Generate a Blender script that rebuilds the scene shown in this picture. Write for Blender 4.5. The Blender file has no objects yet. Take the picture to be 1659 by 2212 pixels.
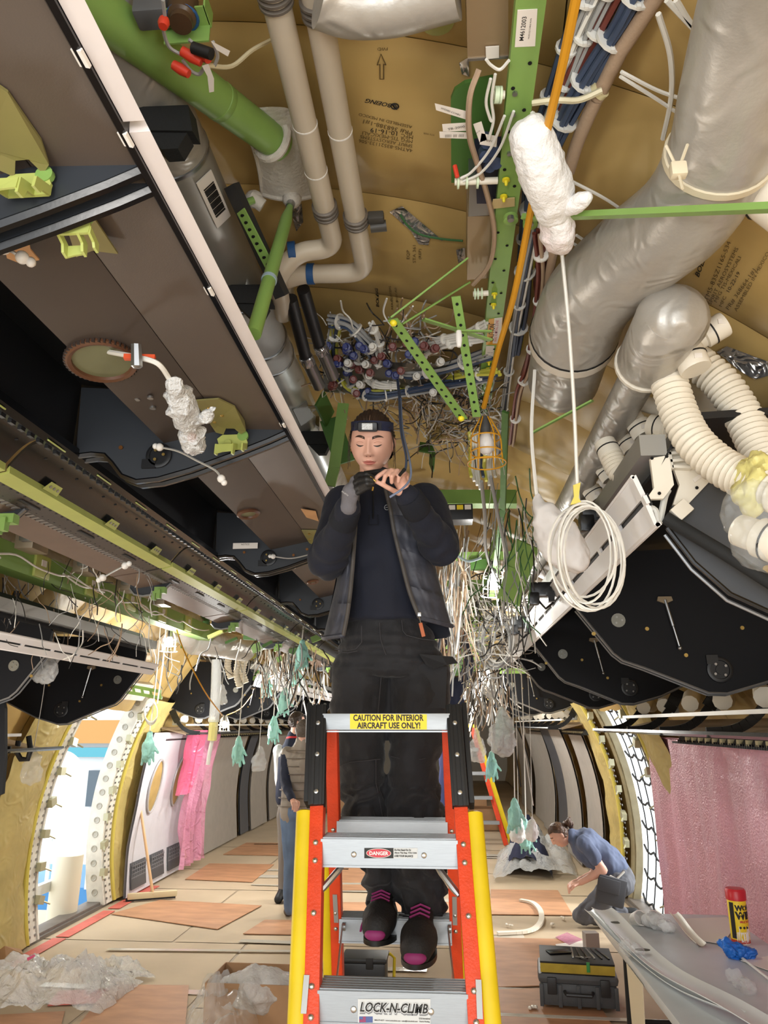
import bpy, bmesh, math, random
import numpy as np
from math import sin, cos, pi, radians, sqrt, atan2, tan
from mathutils import Vector, Matrix, noise as mnoise

# ---------------------------------------------------------------- camera
IMW, IMH, F = 1659.0, 2212.0, 1600.0
CAM_H = 1.81
PITCH = math.atan(459.0 / F)
YAW = radians(4.67)
scn = bpy.context.scene
col = scn.collection
cam_d = bpy.data.cameras.new('camera')
cam = bpy.data.objects.new('camera', cam_d)
col.objects.link(cam)
cam.location = (0, 0, CAM_H)
cam.rotation_euler = (pi / 2 + PITCH, 0, YAW)
cam_d.sensor_fit = 'VERTICAL'
cam_d.sensor_height = 24.0
cam_d.lens = 24.0 * F / IMH
cam_d.clip_start = 0.02
cam_d.clip_end = 200
scn.camera = cam

# ---------------------------------------------------------------- sky, sun, exposure
wd = bpy.data.worlds.new('hangar_daylight')
scn.world = wd
wd.use_nodes = True
bg = wd.node_tree.nodes['Background']
bg.inputs[0].default_value = (0.94, 0.975, 1.0, 1)
bg.inputs[1].default_value = 2.3
sun_d = bpy.data.lights.new('daylight', 'SUN')
sun_d.energy = 5.0
sun_d.angle = radians(12)
sun_d.color = (1.0, 0.97, 0.92)
sun = bpy.data.objects.new('daylight', sun_d)
col.objects.link(sun)
sun.location = (8, 4, 8)
sun.rotation_euler = Vector((-0.85, 0.05, -0.52)).to_track_quat('-Z', 'Y').to_euler()

def lamp(name, loc, energy, size=0.15, color=(1, 0.95, 0.88), kind='POINT', rot=None):
    d = bpy.data.lights.new(name, kind)
    d.energy = energy
    d.color = color
    if kind == 'POINT': d.shadow_soft_size = size
    else:
        d.shape = 'DISK'; d.size = size
    o = bpy.data.objects.new(name, d)
    o.location = loc
    if rot: o.rotation_euler = rot
    col.objects.link(o)
    return o

# unseen fill lights added beside and behind the photographer; the caged lamps in view carry their own light
lamp('fill_light', (-0.5, -0.9, 1.9), 60, 0.25)
lamp('fill_light', (1.0, -0.6, 1.2), 45, 0.25)
lamp('fill_light', (-2.6, 3.2, 1.3), 45, 0.2)

vs = scn.view_settings
scn.display_settings.display_device = 'sRGB'
vs.view_transform = 'Standard'
vs.look = 'None'
vs.gamma = 1.0
vs.use_curve_mapping = False
vs.exposure = 0.14

# pixel of the 1659x2212 frame -> point of the place at a known distance
CP, SP, CY, SY = cos(PITCH), sin(PITCH), cos(YAW), sin(YAW)
def ray(px, py):
    u = (px - IMW / 2) / F; v = (IMH / 2 - py) / F
    fw = CP - v * SP; up = SP + v * CP
    return Vector((u * CY - fw * SY, fw * CY + u * SY, up))
def at(px, py, Y=None, X=None, Z=None):
    d = ray(px, py)
    if Y is not None: s = Y / d.y
    elif X is not None: s = X / d.x
    else: s = (Z - CAM_H) / d.z
    return Vector((d.x * s, d.y * s, CAM_H + d.z * s))

# ---------------------------------------------------------------- helpers
rnd = random.Random(11)
WL = {}          # world location of parents
def V(*a): return Vector(a)
def tag(o, label=None, cat=None, group=None, kind=None):
    if label: o['label'] = label
    if cat: o['category'] = cat
    if group: o['group'] = group
    if kind: o['kind'] = kind
    return o
def thing(name, label, cat, loc=(0, 0, 0), group=None, kind=None):
    o = bpy.data.objects.new(name, None)
    o.empty_display_size = 0.05
    col.objects.link(o)
    o.location = loc
    WL[o.name] = Vector(loc)
    return tag(o, label, cat, group, kind)
def copy_tree(o, parent=None):
    c = o.copy(); col.objects.link(c)
    if parent is not None: c.parent = parent
    WL[c.name] = WL.get(o.name, Vector((0, 0, 0)))
    for ch in list(o.children): copy_tree(ch, c)
    return c
def catmull(pts, n=6):
    P = [Vector(p) for p in pts]
    if len(P) < 3: return P
    out = []
    Q = [P[0] * 2 - P[1]] + P + [P[-1] * 2 - P[-2]]
    for i in range(1, len(Q) - 2):
        a, b, c, d = Q[i - 1], Q[i], Q[i + 1], Q[i + 2]
        for k in range(n):
            t = k / n
            out.append(0.5 * ((2 * b) + (c - a) * t + (2 * a - 5 * b + 4 * c - d) * t * t + (3 * b - a - 3 * c + d) * t ** 3))
    out.append(P[-1])
    return out
def frame(d):
    d = d.normalized()
    up = Vector((0, 0, 1)) if abs(d.z) < 0.9 else Vector((1, 0, 0))
    x = d.cross(up).normalized()
    return x, x.cross(d).normalized(), d

class MB:
    def __init__(s): s.v = []; s.f = []; s.m = []; s.mi = 0
    def add(s, vs, fs):
        b = len(s.v)
        s.v += [Vector(p) for p in vs]
        for f in fs: s.f.append(tuple(b + i for i in f)); s.m.append(s.mi)
        return s
    def box(s, c, size, rot=None, bev=0.0):
        c = Vector(c); x, y, z = size[0] / 2, size[1] / 2, size[2] / 2
        if bev <= 0:
            vs = [Vector((a * x, b * y, d * z)) for d in (-1, 1) for b in (-1, 1) for a in (-1, 1)]
            fs = [(0, 2, 3, 1), (4, 5, 7, 6), (0, 1, 5, 4), (2, 6, 7, 3), (0, 4, 6, 2), (1, 3, 7, 5)]
        else:
            bm = bmesh.new()
            bmesh.ops.create_cube(bm, size=1)
            for v in bm.verts: v.co = Vector((v.co.x * 2 * x, v.co.y * 2 * y, v.co.z * 2 * z))
            bmesh.ops.bevel(bm, geom=bm.edges[:], offset=bev, segments=2, affect='EDGES', profile=.6)
            bm.verts.index_update()
            vs = [v.co.copy() for v in bm.verts]; fs = [tuple(v.index for v in f.verts) for f in bm.faces]
            bm.free()
        if rot is not None: vs = [rot @ v for v in vs]
        return s.add([c + v for v in vs], fs)
    def bar(s, p0, p1, w, h, up=(0, 0, 1), bev=0.0):
        p0, p1 = Vector(p0), Vector(p1); d = p1 - p0; L = d.length; d = d / L
        u = Vector(up); x = d.cross(u)
        if x.length < 1e-4: x = d.cross(Vector((1, 0, 0)))
        x.normalize(); u = x.cross(d)
        R = Matrix((x, d, u)).transposed()
        return s.box((p0 + p1) / 2, (w, L, h), R, bev)
    def tube(s, pts, r, n=8, caps=True, closed=False, squash=1.0):
        P = [Vector(p) for p in pts]; m = len(P)
        if m < 2: return s
        rr = r if isinstance(r, (list, tuple)) else [r] * m
        X = None; vs = []
        for i, p in enumerate(P):
            if closed: d = P[(i + 1) % m] - P[i - 1]
            else: d = P[min(i + 1, m - 1)] - P[max(i - 1, 0)]
            if d.length < 1e-9: d = Vector((0, 0, 1))
            d.normalize()
            if X is None: X = frame(d)[0]
            X = X - d * X.dot(d)
            if X.length < 1e-6: X = frame(d)[0]
            X.normalize(); Yv = d.cross(X)
            for k in range(n):
                a = 2 * pi * k / n
                vs.append(p + X * (rr[i] * cos(a)) + Yv * (rr[i] * sin(a) * squash))
        fs = []
        for i in range(m if closed else m - 1):
            j = (i + 1) % m
            for k in range(n):
                l = (k + 1) % n
                fs.append((i * n + k, i * n + l, j * n + l, j * n + k))
        if caps and not closed:
            fs.append(tuple(range(n - 1, -1, -1))); fs.append(tuple((m - 1) * n + k for k in range(n)))
        return s.add(vs, fs)
    def wire(s, pts, r, n=5, sub=5): return s.tube(catmull(pts, sub), r, n)
    def lathe(s, p, axis, prof, n=20, caps=True):
        x, y, d = frame(Vector(axis)); p = Vector(p)
        vs = []
        for t, r in prof:
            for k in range(n):
                a = 2 * pi * k / n
                vs.append(p + d * t + x * (r * cos(a)) + y * (r * sin(a)))
        fs = []
        for i in range(len(prof) - 1):
            for k in range(n):
                l = (k + 1) % n
                fs.append((i * n + k, i * n + l, (i + 1) * n + l, (i + 1) * n + k))
        if caps:
            fs.append(tuple(range(n - 1, -1, -1))); fs.append(tuple((len(prof) - 1) * n + k for k in range(n)))
        return s.add(vs, fs)
    def disk(s, p, axis, r, t, n=16): return s.lathe(p, axis, [(0, r), (t, r)], n)
    def prism(s, poly, vec):
        P = [Vector(p) for p in poly]; vec = Vector(vec); n = len(P)
        vs = P + [p + vec for p in P]
        fs = [tuple(range(n - 1, -1, -1)), tuple(range(n, 2 * n))]
        for i in range(n):
            j = (i + 1) % n
            fs.append((i, j, n + j, n + i))
        return s.add(vs, fs)
    def grid(s, G, thick=None):
        a, b = len(G), len(G[0])
        vs = [p for row in G for p in row]
        fs = [(i * b + j, i * b + j + 1, (i + 1) * b + j + 1, (i + 1) * b + j) for i in range(a - 1) for j in range(b - 1)]
        return s.add(vs, fs)
    def ball(s, c, r, sc=(1, 1, 1), n=12, rot=None):
        c = Vector(c); vs = []; fs = []; m = max(4, n // 2 + 1)
        for i in range(m + 1):
            th = pi * i / m
            for k in range(n):
                a = 2 * pi * k / n
                q = Vector((r * sc[0] * sin(th) * cos(a), r * sc[1] * sin(th) * sin(a), r * sc[2] * cos(th)))
                if rot is not None: q = rot @ q
                vs.append(c + q)
        for i in range(m):
            for k in range(n):
                l = (k + 1) % n
                fs.append((i * n + k, (i + 1) * n + k, (i + 1) * n + l, i * n + l))
        return s.add(vs, fs)
    def cone(s, a, b, ra, rb, n=12, sq=1.0, flat=None):
        """round cone from a to b"""
        a, b = Vector(a), Vector(b); d = b - a; L = d.length
        if L < 1e-6: return s.ball(a, ra, n=n)
        x, y, d = frame(d)
        if flat is not None:
            x = Vector(flat) - d * Vector(flat).dot(d); x.normalize(); y = d.cross(x)
        vs = []; fs = []
        prof = [(-ra * cos(t), ra * max(sin(t), .02)) for t in np.linspace(0, pi / 2, 5)] + [(L + rb * sin(t), rb * max(cos(t), .02)) for t in np.linspace(0, pi / 2, 5)]
        for t, r in prof:
            for k in range(n):
                g = 2 * pi * k / n
                vs.append(a + d * t + x * (r * cos(g)) + y * (r * sin(g) * sq))
        for i in range(len(prof) - 1):
            for k in range(n):
                l = (k + 1) % n
                fs.append((i * n + k, i * n + l, (i + 1) * n + l, (i + 1) * n + k))
        fs.append(tuple(range(n - 1, -1, -1))); fs.append(tuple((len(prof) - 1) * n + k for k in range(n)))
        return s.add(vs, fs)
    def loft(s, rings, n=20):
        """rings: (center, half-width vector, half-depth vector)"""
        vs = []; fs = []
        for c, a, b in rings:
            c, a, b = Vector(c), Vector(a), Vector(b)
            for k in range(n):
                g = 2 * pi * k / n
                vs.append(c + a * cos(g) + b * sin(g))
        for i in range(len(rings) - 1):
            for k in range(n):
                l = (k + 1) % n
                fs.append((i * n + k, i * n + l, (i + 1) * n + l, (i + 1) * n + k))
        fs.append(tuple(range(n - 1, -1, -1))); fs.append(tuple((len(rings) - 1) * n + k for k in range(n)))
        return s.add(vs, fs)
    def mesh(s, name):
        me = bpy.data.meshes.new(name)
        me.from_pydata([tuple(v) for v in s.v], [], s.f)
        return me
    def build(s, name, mat, parent=None, smooth=True, kind=None, angle=40, fix=True):
        return obj_from(s.mesh(name), name, mat, parent, smooth, kind, angle, fix, s.m)

def obj_from(me, name, mat, parent=None, smooth=True, kind=None, angle=40, fix=True, mi=None):
    mats = mat if isinstance(mat, (list, tuple)) else [mat]
    for m in mats: me.materials.append(m)
    if mi is not None and len(mats) > 1: me.polygons.foreach_set('material_index', mi)
    n = len(me.vertices)
    co = np.empty(n * 3, dtype=np.float32); me.vertices.foreach_get('co', co); co = co.reshape(-1, 3)
    if parent is not None: org = WL.get(parent.name, Vector((0, 0, 0)))
    elif n: org = Vector((float((co[:, 0].min() + co[:, 0].max()) / 2), float((co[:, 1].min() + co[:, 1].max()) / 2), float(co[:, 2].min())))
    else: org = Vector((0, 0, 0))
    co -= np.array(org, dtype=np.float32)
    me.vertices.foreach_set('co', co.ravel())
    if fix:
        bm = bmesh.new(); bm.from_mesh(me)
        bmesh.ops.recalc_face_normals(bm, faces=bm.faces[:])
        bm.to_mesh(me); bm.free()
    if smooth:
        me.polygons.foreach_set('use_smooth', [True] * len(me.polygons))
        me.set_sharp_from_angle(angle=radians(angle))
    me.update()
    o = bpy.data.objects.new(name, me)
    col.objects.link(o)
    if parent is not None:
        o.parent = parent; WL[o.name] = org
    else:
        o.location = org; WL[o.name] = org
    if kind: o['kind'] = kind
    return o

def remesh(mb, voxel, smooth=4, disp=None):
    """melt the overlapping shapes of mb into one continuous skin; returns a mesh in world space"""
    me = mb.mesh('tmp')
    bm = bmesh.new(); bm.from_mesh(me); bmesh.ops.recalc_face_normals(bm, faces=bm.faces[:]); bm.to_mesh(me); bm.free()
    o = bpy.data.objects.new('tmp', me); col.objects.link(o)
    r = o.modifiers.new('r', 'REMESH'); r.mode = 'VOXEL'; r.voxel_size = voxel; r.adaptivity = 0
    if smooth:
        m = o.modifiers.new('s', 'SMOOTH'); m.iterations = smooth; m.factor = .5
    dg = bpy.context.evaluated_depsgraph_get(); dg.update()
    out = bpy.data.meshes.new_from_object(o.evaluated_get(dg))
    bpy.data.objects.remove(o); bpy.data.meshes.remove(me)
    if disp:
        n = len(out.vertices)
        no = np.empty(n * 3, dtype=np.float32); out.vertices.foreach_get('normal', no); no = no.reshape(-1, 3)
        co = np.empty(n * 3, dtype=np.float32); out.vertices.foreach_get('co', co); co = co.reshape(-1, 3)
        d = np.array([disp(Vector(p)) for p in co], dtype=np.float32)
        out.vertices.foreach_set('co', (co + no * d[:, None]).ravel())
    return out

_font_cache = {}
def glyphs(body, size=1.0, shear=0.0, align='CENTER', bold=0.0, sx=1.0):
    """flat triangles of a line of lettering: (verts 2d, faces)"""
    key = (body, size, shear, align, bold, sx)
    if key in _font_cache: return _font_cache[key]
    c = bpy.data.curves.new('t', 'FONT'); c.body = body; c.size = size; c.shear = shear
    c.align_x = align; c.align_y = 'CENTER'; c.offset = bold; c.resolution_u = 2
    c.space_line = 1.0
    o = bpy.data.objects.new('t', c); col.objects.link(o)
    dg = bpy.context.evaluated_depsgraph_get(); dg.update()
    me = bpy.data.meshes.new_from_object(o.evaluated_get(dg))
    vs = [(v.co.x * sx, v.co.y) for v in me.vertices]; fs = [tuple(p.vertices) for p in me.polygons]
    bpy.data.objects.remove(o); bpy.data.curves.remove(c); bpy.data.meshes.remove(me)
    _font_cache[key] = (vs, fs)
    return vs, fs
def lettering(body, p, xd, yd, size, mat, parent, name='lettering', bold=0.0, shear=0.0, align='CENTER', sx=1.0):
    p, xd, yd = Vector(p), Vector(xd).normalized(), Vector(yd).normalized()
    vs, fs = glyphs(body, size, shear, align, bold, sx)
    mb = MB(); mb.add([p + xd * a + yd * b for a, b in vs], fs)
    return mb.build(name, mat, parent, smooth=False, fix=False)

def fbm(p, s=1.0, o=3):
    return mnoise.fractal(Vector(p) * s, 1.0, 2.0, o)

# ---------------------------------------------------------------- materials
def lin(h):
    h = h.lstrip('#')
    out = []
    for i in (0, 2, 4):
        c = int(h[i:i + 2], 16) / 255
        out.append(c / 12.92 if c <= .04045 else ((c + .055) / 1.055) ** 2.4)
    return tuple(out)
MATS = {}
def mat(name, c, rough=.5, metal=0.0, var=0.0, vscale=8.0, bump=0.0, bscale=40.0, bdist=.004, coat=0.0, spec=.5,
        alpha=1.0, emit=0.0, stretch=None, wr=0.0, wscale=6.0, c2=None, sheen=0.0, trans=0.0):
    if name in MATS: return MATS[name]
    m = bpy.data.materials.new(name); m.use_nodes = True
    nt = m.node_tree; N = nt.nodes; L = nt.links
    b = N['Principled BSDF']
    rgb = lin(c) if isinstance(c, str) else c
    b.inputs['Base Color'].default_value = (*rgb, 1)
    b.inputs['Roughness'].default_value = rough
    b.inputs['Metallic'].default_value = metal
    b.inputs['Coat Weight'].default_value = coat
    b.inputs['Specular IOR Level'].default_value = spec
    b.inputs['Sheen Weight'].default_value = sheen
    b.inputs['Transmission Weight'].default_value = trans
    if emit:
        b.inputs['Emission Color'].default_value = (*rgb, 1); b.inputs['Emission Strength'].default_value = emit
    tc = N.new('ShaderNodeTexCoord'); vec = tc.outputs['Object']
    if stretch:
        mp = N.new('ShaderNodeMapping'); mp.inputs['Scale'].default_value = stretch
        L.new(vec, mp.inputs['Vector']); vec = mp.outputs['Vector']
    if var or c2:
        n = N.new('ShaderNodeTexNoise'); n.inputs['Scale'].default_value = vscale; n.inputs['Detail'].default_value = 5
        L.new(vec, n.inputs['Vector'])
        r = N.new('ShaderNodeMix'); r.data_type = 'RGBA'
        a2 = lin(c2) if c2 else tuple(max(0, x * (1 - var)) for x in rgb)
        r.inputs['A'].default_value = (*a2, 1)
        r.inputs['B'].default_value = (*(rgb if c2 else tuple(min(1, x * (1 + var)) for x in rgb)), 1)
        mr = N.new('ShaderNodeMapRange'); mr.inputs['From Min'].default_value = .35; mr.inputs['From Max'].default_value = .65
        L.new(n.outputs['Fac'], mr.inputs['Value']); L.new(mr.outputs['Result'], r.inputs['Factor'])
        L.new(r.outputs['Result'], b.inputs['Base Color'])
    nrm = None
    if wr:
        n = N.new('ShaderNodeTexNoise'); n.inputs['Scale'].default_value = wscale; n.inputs['Detail'].default_value = 3
        n.inputs['Distortion'].default_value = 1.6
        try: n.noise_type = 'RIDGED_MULTIFRACTAL'; n.normalize = True
        except Exception: pass
        L.new(vec, n.inputs['Vector'])
        bp = N.new('ShaderNodeBump'); bp.inputs['Strength'].default_value = wr; bp.inputs['Distance'].default_value = .03
        L.new(n.outputs['Fac'], bp.inputs['Height']); nrm = bp.outputs['Normal']
    if bump:
        n = N.new('ShaderNodeTexNoise'); n.inputs['Scale'].default_value = bscale; n.inputs['Detail'].default_value = 4
        L.new(vec, n.inputs['Vector'])
        bp = N.new('ShaderNodeBump'); bp.inputs['Strength'].default_value = bump; bp.inputs['Distance'].default_value = bdist
        L.new(n.outputs['Fac'], bp.inputs['Height'])
        if nrm: L.new(nrm, bp.inputs['Normal'])
        nrm = bp.outputs['Normal']
    if nrm: L.new(nrm, b.inputs['Normal'])
    if alpha < 1:
        out = N['Material Output']
        t = N.new('ShaderNodeBsdfTransparent'); t.inputs[0].default_value = (.97, .98, .98, 1)
        mx = N.new('ShaderNodeMixShader'); mx.inputs[0].default_value = alpha
        L.new(t.outputs[0], mx.inputs[1]); L.new(b.outputs[0], mx.inputs[2]); L.new(mx.outputs[0], out.inputs['Surface'])
    MATS[name] = m
    return m

GOLD = mat('insulation_gold', '#bda065', .42, var=.14, vscale=2.2, wr=.3, wscale=2.6, bump=.1, bscale=60, spec=.35)
GOLD2 = mat('insulation_edge', '#b9a76a', .45, var=.12, vscale=5, wr=.5, wscale=7)
SILVER = mat('silver_film', '#b7b3ac', .36, .35, var=.07, vscale=4, wr=.35, wscale=9, bump=.15, bscale=90)
FOIL = mat('crinkled_foil', '#c9c9cb', .24, .85, wr=.9, wscale=16)
ALU = mat('brushed_aluminium', '#9da1a4', .4, .7, var=.05, vscale=30, stretch=(1, 30, 30), bump=.05, bscale=60)
STEEL = mat('steel', '#a9aaab', .3, .9)
GREEN = mat('green_primer', '#83a757', .45, var=.06, vscale=6, bump=.05, bscale=120)
DGREEN = mat('dark_green_primer', '#4f7a38', .5, var=.08, vscale=8)
LGREEN = mat('yellow_green_primer', '#b4bd68', .42, var=.05, vscale=9)
BROWN = mat('bin_shell_brown', '#584d45', .5, var=.08, vscale=3, bump=.06, bscale=300)
BLACKP = mat('bin_black', '#17181b', .42, var=.1, vscale=5, bump=.04, bscale=200)
DARKP = mat('bin_dark_panel', '#131418', .62, var=.06, vscale=3, bump=.05, bscale=350, spec=.22)
NAVYP = mat('bin_end_panel', '#30343a', .46, var=.1, vscale=3)
BLACKG = mat('black_gloss', '#101114', .22, bump=.03, bscale=90)
BLACK = mat('black_rubber', '#141415', .6, bump=.1, bscale=150)
FOAMB = mat('black_foam', '#1c1e20', .8, bump=.4, bscale=90)
WHITE = mat('white_plastic', '#e9e6e1', .4, var=.02, vscale=4)
WARMW = mat('warm_white_plastic', '#e6dfd0', .42, var=.03, vscale=6)
CREAM = mat('cream_hose', '#e4dccb', .5, var=.04, vscale=8)
WPAINT = mat('white_paint', '#e8e6e6', .45, var=.02, vscale=3)
LILAC = mat('white_edge_trim', '#e6dfde', .5, var=.02)
GREYDUCT = mat('grey_duct', '#c5b9a6', .45, var=.04, vscale=6)
TAPEB = mat('blue_strap', '#1f4f86', .6, bump=.2, bscale=200)
FELT = mat('white_felt', '#d8d2c7', .9, var=.06, vscale=10, bump=.6, bscale=70, bdist=.008)
FOAMW = mat('white_foam', '#f0efee', .8, bump=.6, bscale=120, bdist=.006)
CLEAR = mat('clear_film', '#f2f4f6', .12, alpha=.26, wr=.9, wscale=9, spec=1.0)
BUBBLE = mat('bubble_wrap', '#f2f5f6', .16, alpha=.5, bump=.9, bscale=60, bdist=.012, wr=.5, wscale=6, spec=.9)
PINKF = mat('pink_film', '#e79cbc', .12, alpha=.58, wr=.9, wscale=7, bump=1.0, bscale=50, bdist=.01, spec=.9)
PINKS = mat('pink_bag', '#ee6f95', .3, alpha=.75, wr=.8, wscale=9)
CARD = mat('cardboard', '#a98563', .85, var=.06, vscale=5, bump=.1, bscale=120)
CARDD = mat('cardboard_dark', '#8a6a4b', .85, var=.08, vscale=5)
PAPER = mat('kraft_paper', '#bba98f', .75, var=.08, vscale=1.5, bump=.12, bscale=20)
BOARD = mat('brown_fibreboard', '#b98a66', .6, var=.14, vscale=3, stretch=(1, 3, 1), bump=.06, bscale=80)
ORANGE = mat('orange_fibreglass', '#d9451f', .45, var=.07, vscale=25, bump=.5, bscale=160, bdist=.002)
YELLOW = mat('yellow_bumper', '#dcc012', .5, var=.07, vscale=9, bump=.06, bscale=50)
WIREW = mat('white_wire', '#e3e1da', .45)
WIREG = mat('grey_wire', '#9fa0a0', .5)
WIREB = mat('blue_wire', '#3c4a63', .5)
WIREP = mat('purple_wire', '#5b4a66', .5)
WIREY = mat('yellow_wire', '#dbd75a', .5)
WIRER = mat('red_brown_wire', '#6e3329', .5)
BEIGEH = mat('beige_sleeve', '#ab927a', .7, bump=.3, bscale=150, stretch=(1, 1, 1))
CORDO = mat('orange_cord', '#d99a1e', .5)
RED = mat('red_plastic', '#c43a26', .4)
REDS = mat('red_strip', '#d06a5c', .6, var=.1)
YELP = mat('yellow_plug', '#ead92c', .4)
TEAL = mat('aqua_glove', '#a6e2d8', .5, alpha=.9, wr=.4, wscale=15)
LABEL = mat('label_paper', '#ece6de', .6)
INK = mat('ink_black', '#1b1a18', .6)
INKB = mat('stamp_ink', '#5f4d2b', .7)
INKY = mat('label_yellow', '#f1d322', .5)
INKO = mat('label_amber', '#dfa02c', .5)
INKR = mat('label_red', '#c2283b', .5)
BULB = mat('lit_bulb', (1.0, .97, .9), .4, emit=28)
OFFB = mat('frosted_bulb', '#e9e6e2', .35)

# ---------------------------------------------------------------- the fuselage: floor, ceiling, walls, doors
XC, ZC, RAD = -0.865, 0.70, 2.90
BAY = 0.61
def shell(th, y, inset=0.0):
    r = RAD - inset
    return Vector((XC + r * sin(th), y, ZC + r * cos(th)))
def pillow(th, y):
    f = ((y - .24) / BAY) % 1.0
    g = (th / radians(19)) % 1.0
    s = sin(pi * f) ** .6
    q = .78 + .22 * sin(pi * g) ** .5
    n = fbm((th * 5.2, y * 1.7, 3.1), 1.0, 3)
    k = abs(fbm((th * 9 + 7, y * 2.6, 1.7), 1.0, 3))
    return .012 + .060 * s * q + .030 * n * s - .035 * k * s
def on_shell(px, py, inset=0.0):
    d = ray(px, py); r = RAD - inset
    ox, oz = -XC, CAM_H - ZC
    a = d.x * d.x + d.z * d.z; b = 2 * (ox * d.x + oz * d.z); c = ox * ox + oz * oz - r * r
    t = (-b + sqrt(b * b - 4 * a * c)) / (2 * a)
    p = Vector((d.x * t, d.y * t, CAM_H + d.z * t))
    th = atan2(p.x - XC, p.z - ZC)
    return th, p.y, p
def on_blanket(px, py, lift=.006):
    inset = .07
    for _ in range(4):
        th, y, p = on_shell(px, py, inset)
        inset = pillow(th, y) + lift
    return shell(th, y, inset)
def wall_x(z, side, inset=0.0):
    return XC + side * sqrt(max(0, (RAD - inset) ** 2 - (z - ZC) ** 2))

# floor with paper sheets taped over it
YN, YF = -1.2, 27.0
fm = MB(); fm.box((-.86, (YN + YF) / 2, -.05), (5.9, YF - YN, .1))
floor = fm.build('floor', mat('floor_panel', '#a8977f', .6, var=.08, vscale=1.2), kind='structure', smooth=False)
random.seed(5)
ys = -1.1; row = 0
while ys < 24:
    L_ = (1.5, 2.1, 1.2, 1.8)[row % 4] if ys < 12 else 2.6
    for k, (x0, x1) in enumerate([((-3.60, -1.75), (-1.75, .35), (.35, 1.92)), ((-3.60, -2.4), (-2.4, -.6), (-.6, 1.92))][row % 2]):
        o_ = rnd.uniform(-.05, .05)
        g = []
        nx, ny = 5, 5
        for i in range(nx):
            r_ = []
            for j in range(ny):
                x = x0 + .012 + (x1 - x0 - .024) * i / (nx - 1); y = ys + .012 + (L_ - .024) * j / (ny - 1)
                r_.append(V(x, y, .003 + .004 * abs(fbm((x * 3, y * 3, 1)))))
            g.append(r_)
        MB().grid(g).build('paper_sheet', PAPER, floor, fix=False)
    for k in range(4):
        xa = rnd.uniform(-3.3, .2); ln = rnd.uniform(.7, 2.2)
        MB().box((xa + ln / 2, ys + rnd.uniform(-.05, L_), .011 + .002 * k), (ln, rnd.choice((.05, .09, .16)), .002), Matrix.Rotation(rnd.uniform(-.06, .06), 3, 'Z')).build(
            'tape_strip', mat('clear_tape', '#d8d2c4', .14, bump=.5, bscale=30, spec=1.0), floor, smooth=False)
    ys += L_; row += 1

# crown: one quilted insulation blanket per bay, in three strips
ceiling = MB()
ceil_skin = []
for i in range(41):
    th = radians(-64 + 128 * i / 40)
    ceil_skin.append([shell(th, YN), shell(th, YF)])
ceiling = MB().grid(ceil_skin).build('ceiling', mat('skin_inside', '#8f7a4c', .6), kind='structure', fix=False)
def blanket(parent, t0, t1, y0, y1, nt, ny, name='insulation_blanket', m=GOLD):
    G = []
    for i in range(nt + 1):
        th = t0 + (t1 - t0) * i / nt; rw = []
        for j in range(ny + 1):
            y = y0 + (y1 - y0) * j / ny
            e = 1.0
            rw.append(shell(th, y, pillow(th, y)))
        G.append(rw)
    return MB().grid(G).build(name, m, parent, fix=False, angle=80)
A = radians
y = BAY * -2 + .24
while y < 24.3:
    near = -.1 < y < 7.2
    for t0, t1 in ((-64, -36), (-36, -6), (-6, 24), (24, 46), (46, 64)):
        if not near and t0 != -64: continue
        if near: blanket(ceiling, A(t0) + .0006, A(t1) - .0006, y + .001, y + BAY - .001, 26, 18)
        else: blanket(ceiling, A(-64), A(64), y + .006, y + BAY - .006, 40, 8)
    y += BAY

LD0, LD1, RD0, RD1 = 6.86, 8.17, 7.15, 8.75     # the two door openings along the cabin
def wall(name, side, gaps):
    segs = []; y = YN
    for a, b in gaps: segs.append((y, a)); y = b
    segs.append((y, YF))
    g = MB()
    for a, b in segs:
        G = [[shell(side * radians(62 + 42.2 * i / 16), a), shell(side * radians(62 + 42.2 * i / 16), b)] for i in range(17)]
        g.grid(G)
    w = g.build(name, mat('skin_inside', '#8f7a4c', .6), kind='structure', fix=False)
    for a, b in segs:
        y = a
        while y < b - .02:
            y2 = min(b, y + (BAY if y < 12 else BAY * 3))
            nt = 22 if -1 < y < 12 else 8
            blanket(w, side * radians(62), side * radians(103.6), y + .006, y2 - .006, nt, 8 if y < 12 else 4)
            y = y2
    return w
wall_left = wall('wall_left', -1, [(LD0, LD1)])
wall_right = wall('wall_right', 1, [(RD0, RD1)])
G = []
for i in range(25):
    th = radians(-104.2 + 208.4 * i / 24); a_ = shell(th, YF - .5)
    G.append([a_, V(a_.x, a_.y, 0)])
MB().grid(G).build('wall_far', mat('far_wall', '#cfcabc', .6), kind='structure', fix=False)

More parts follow.
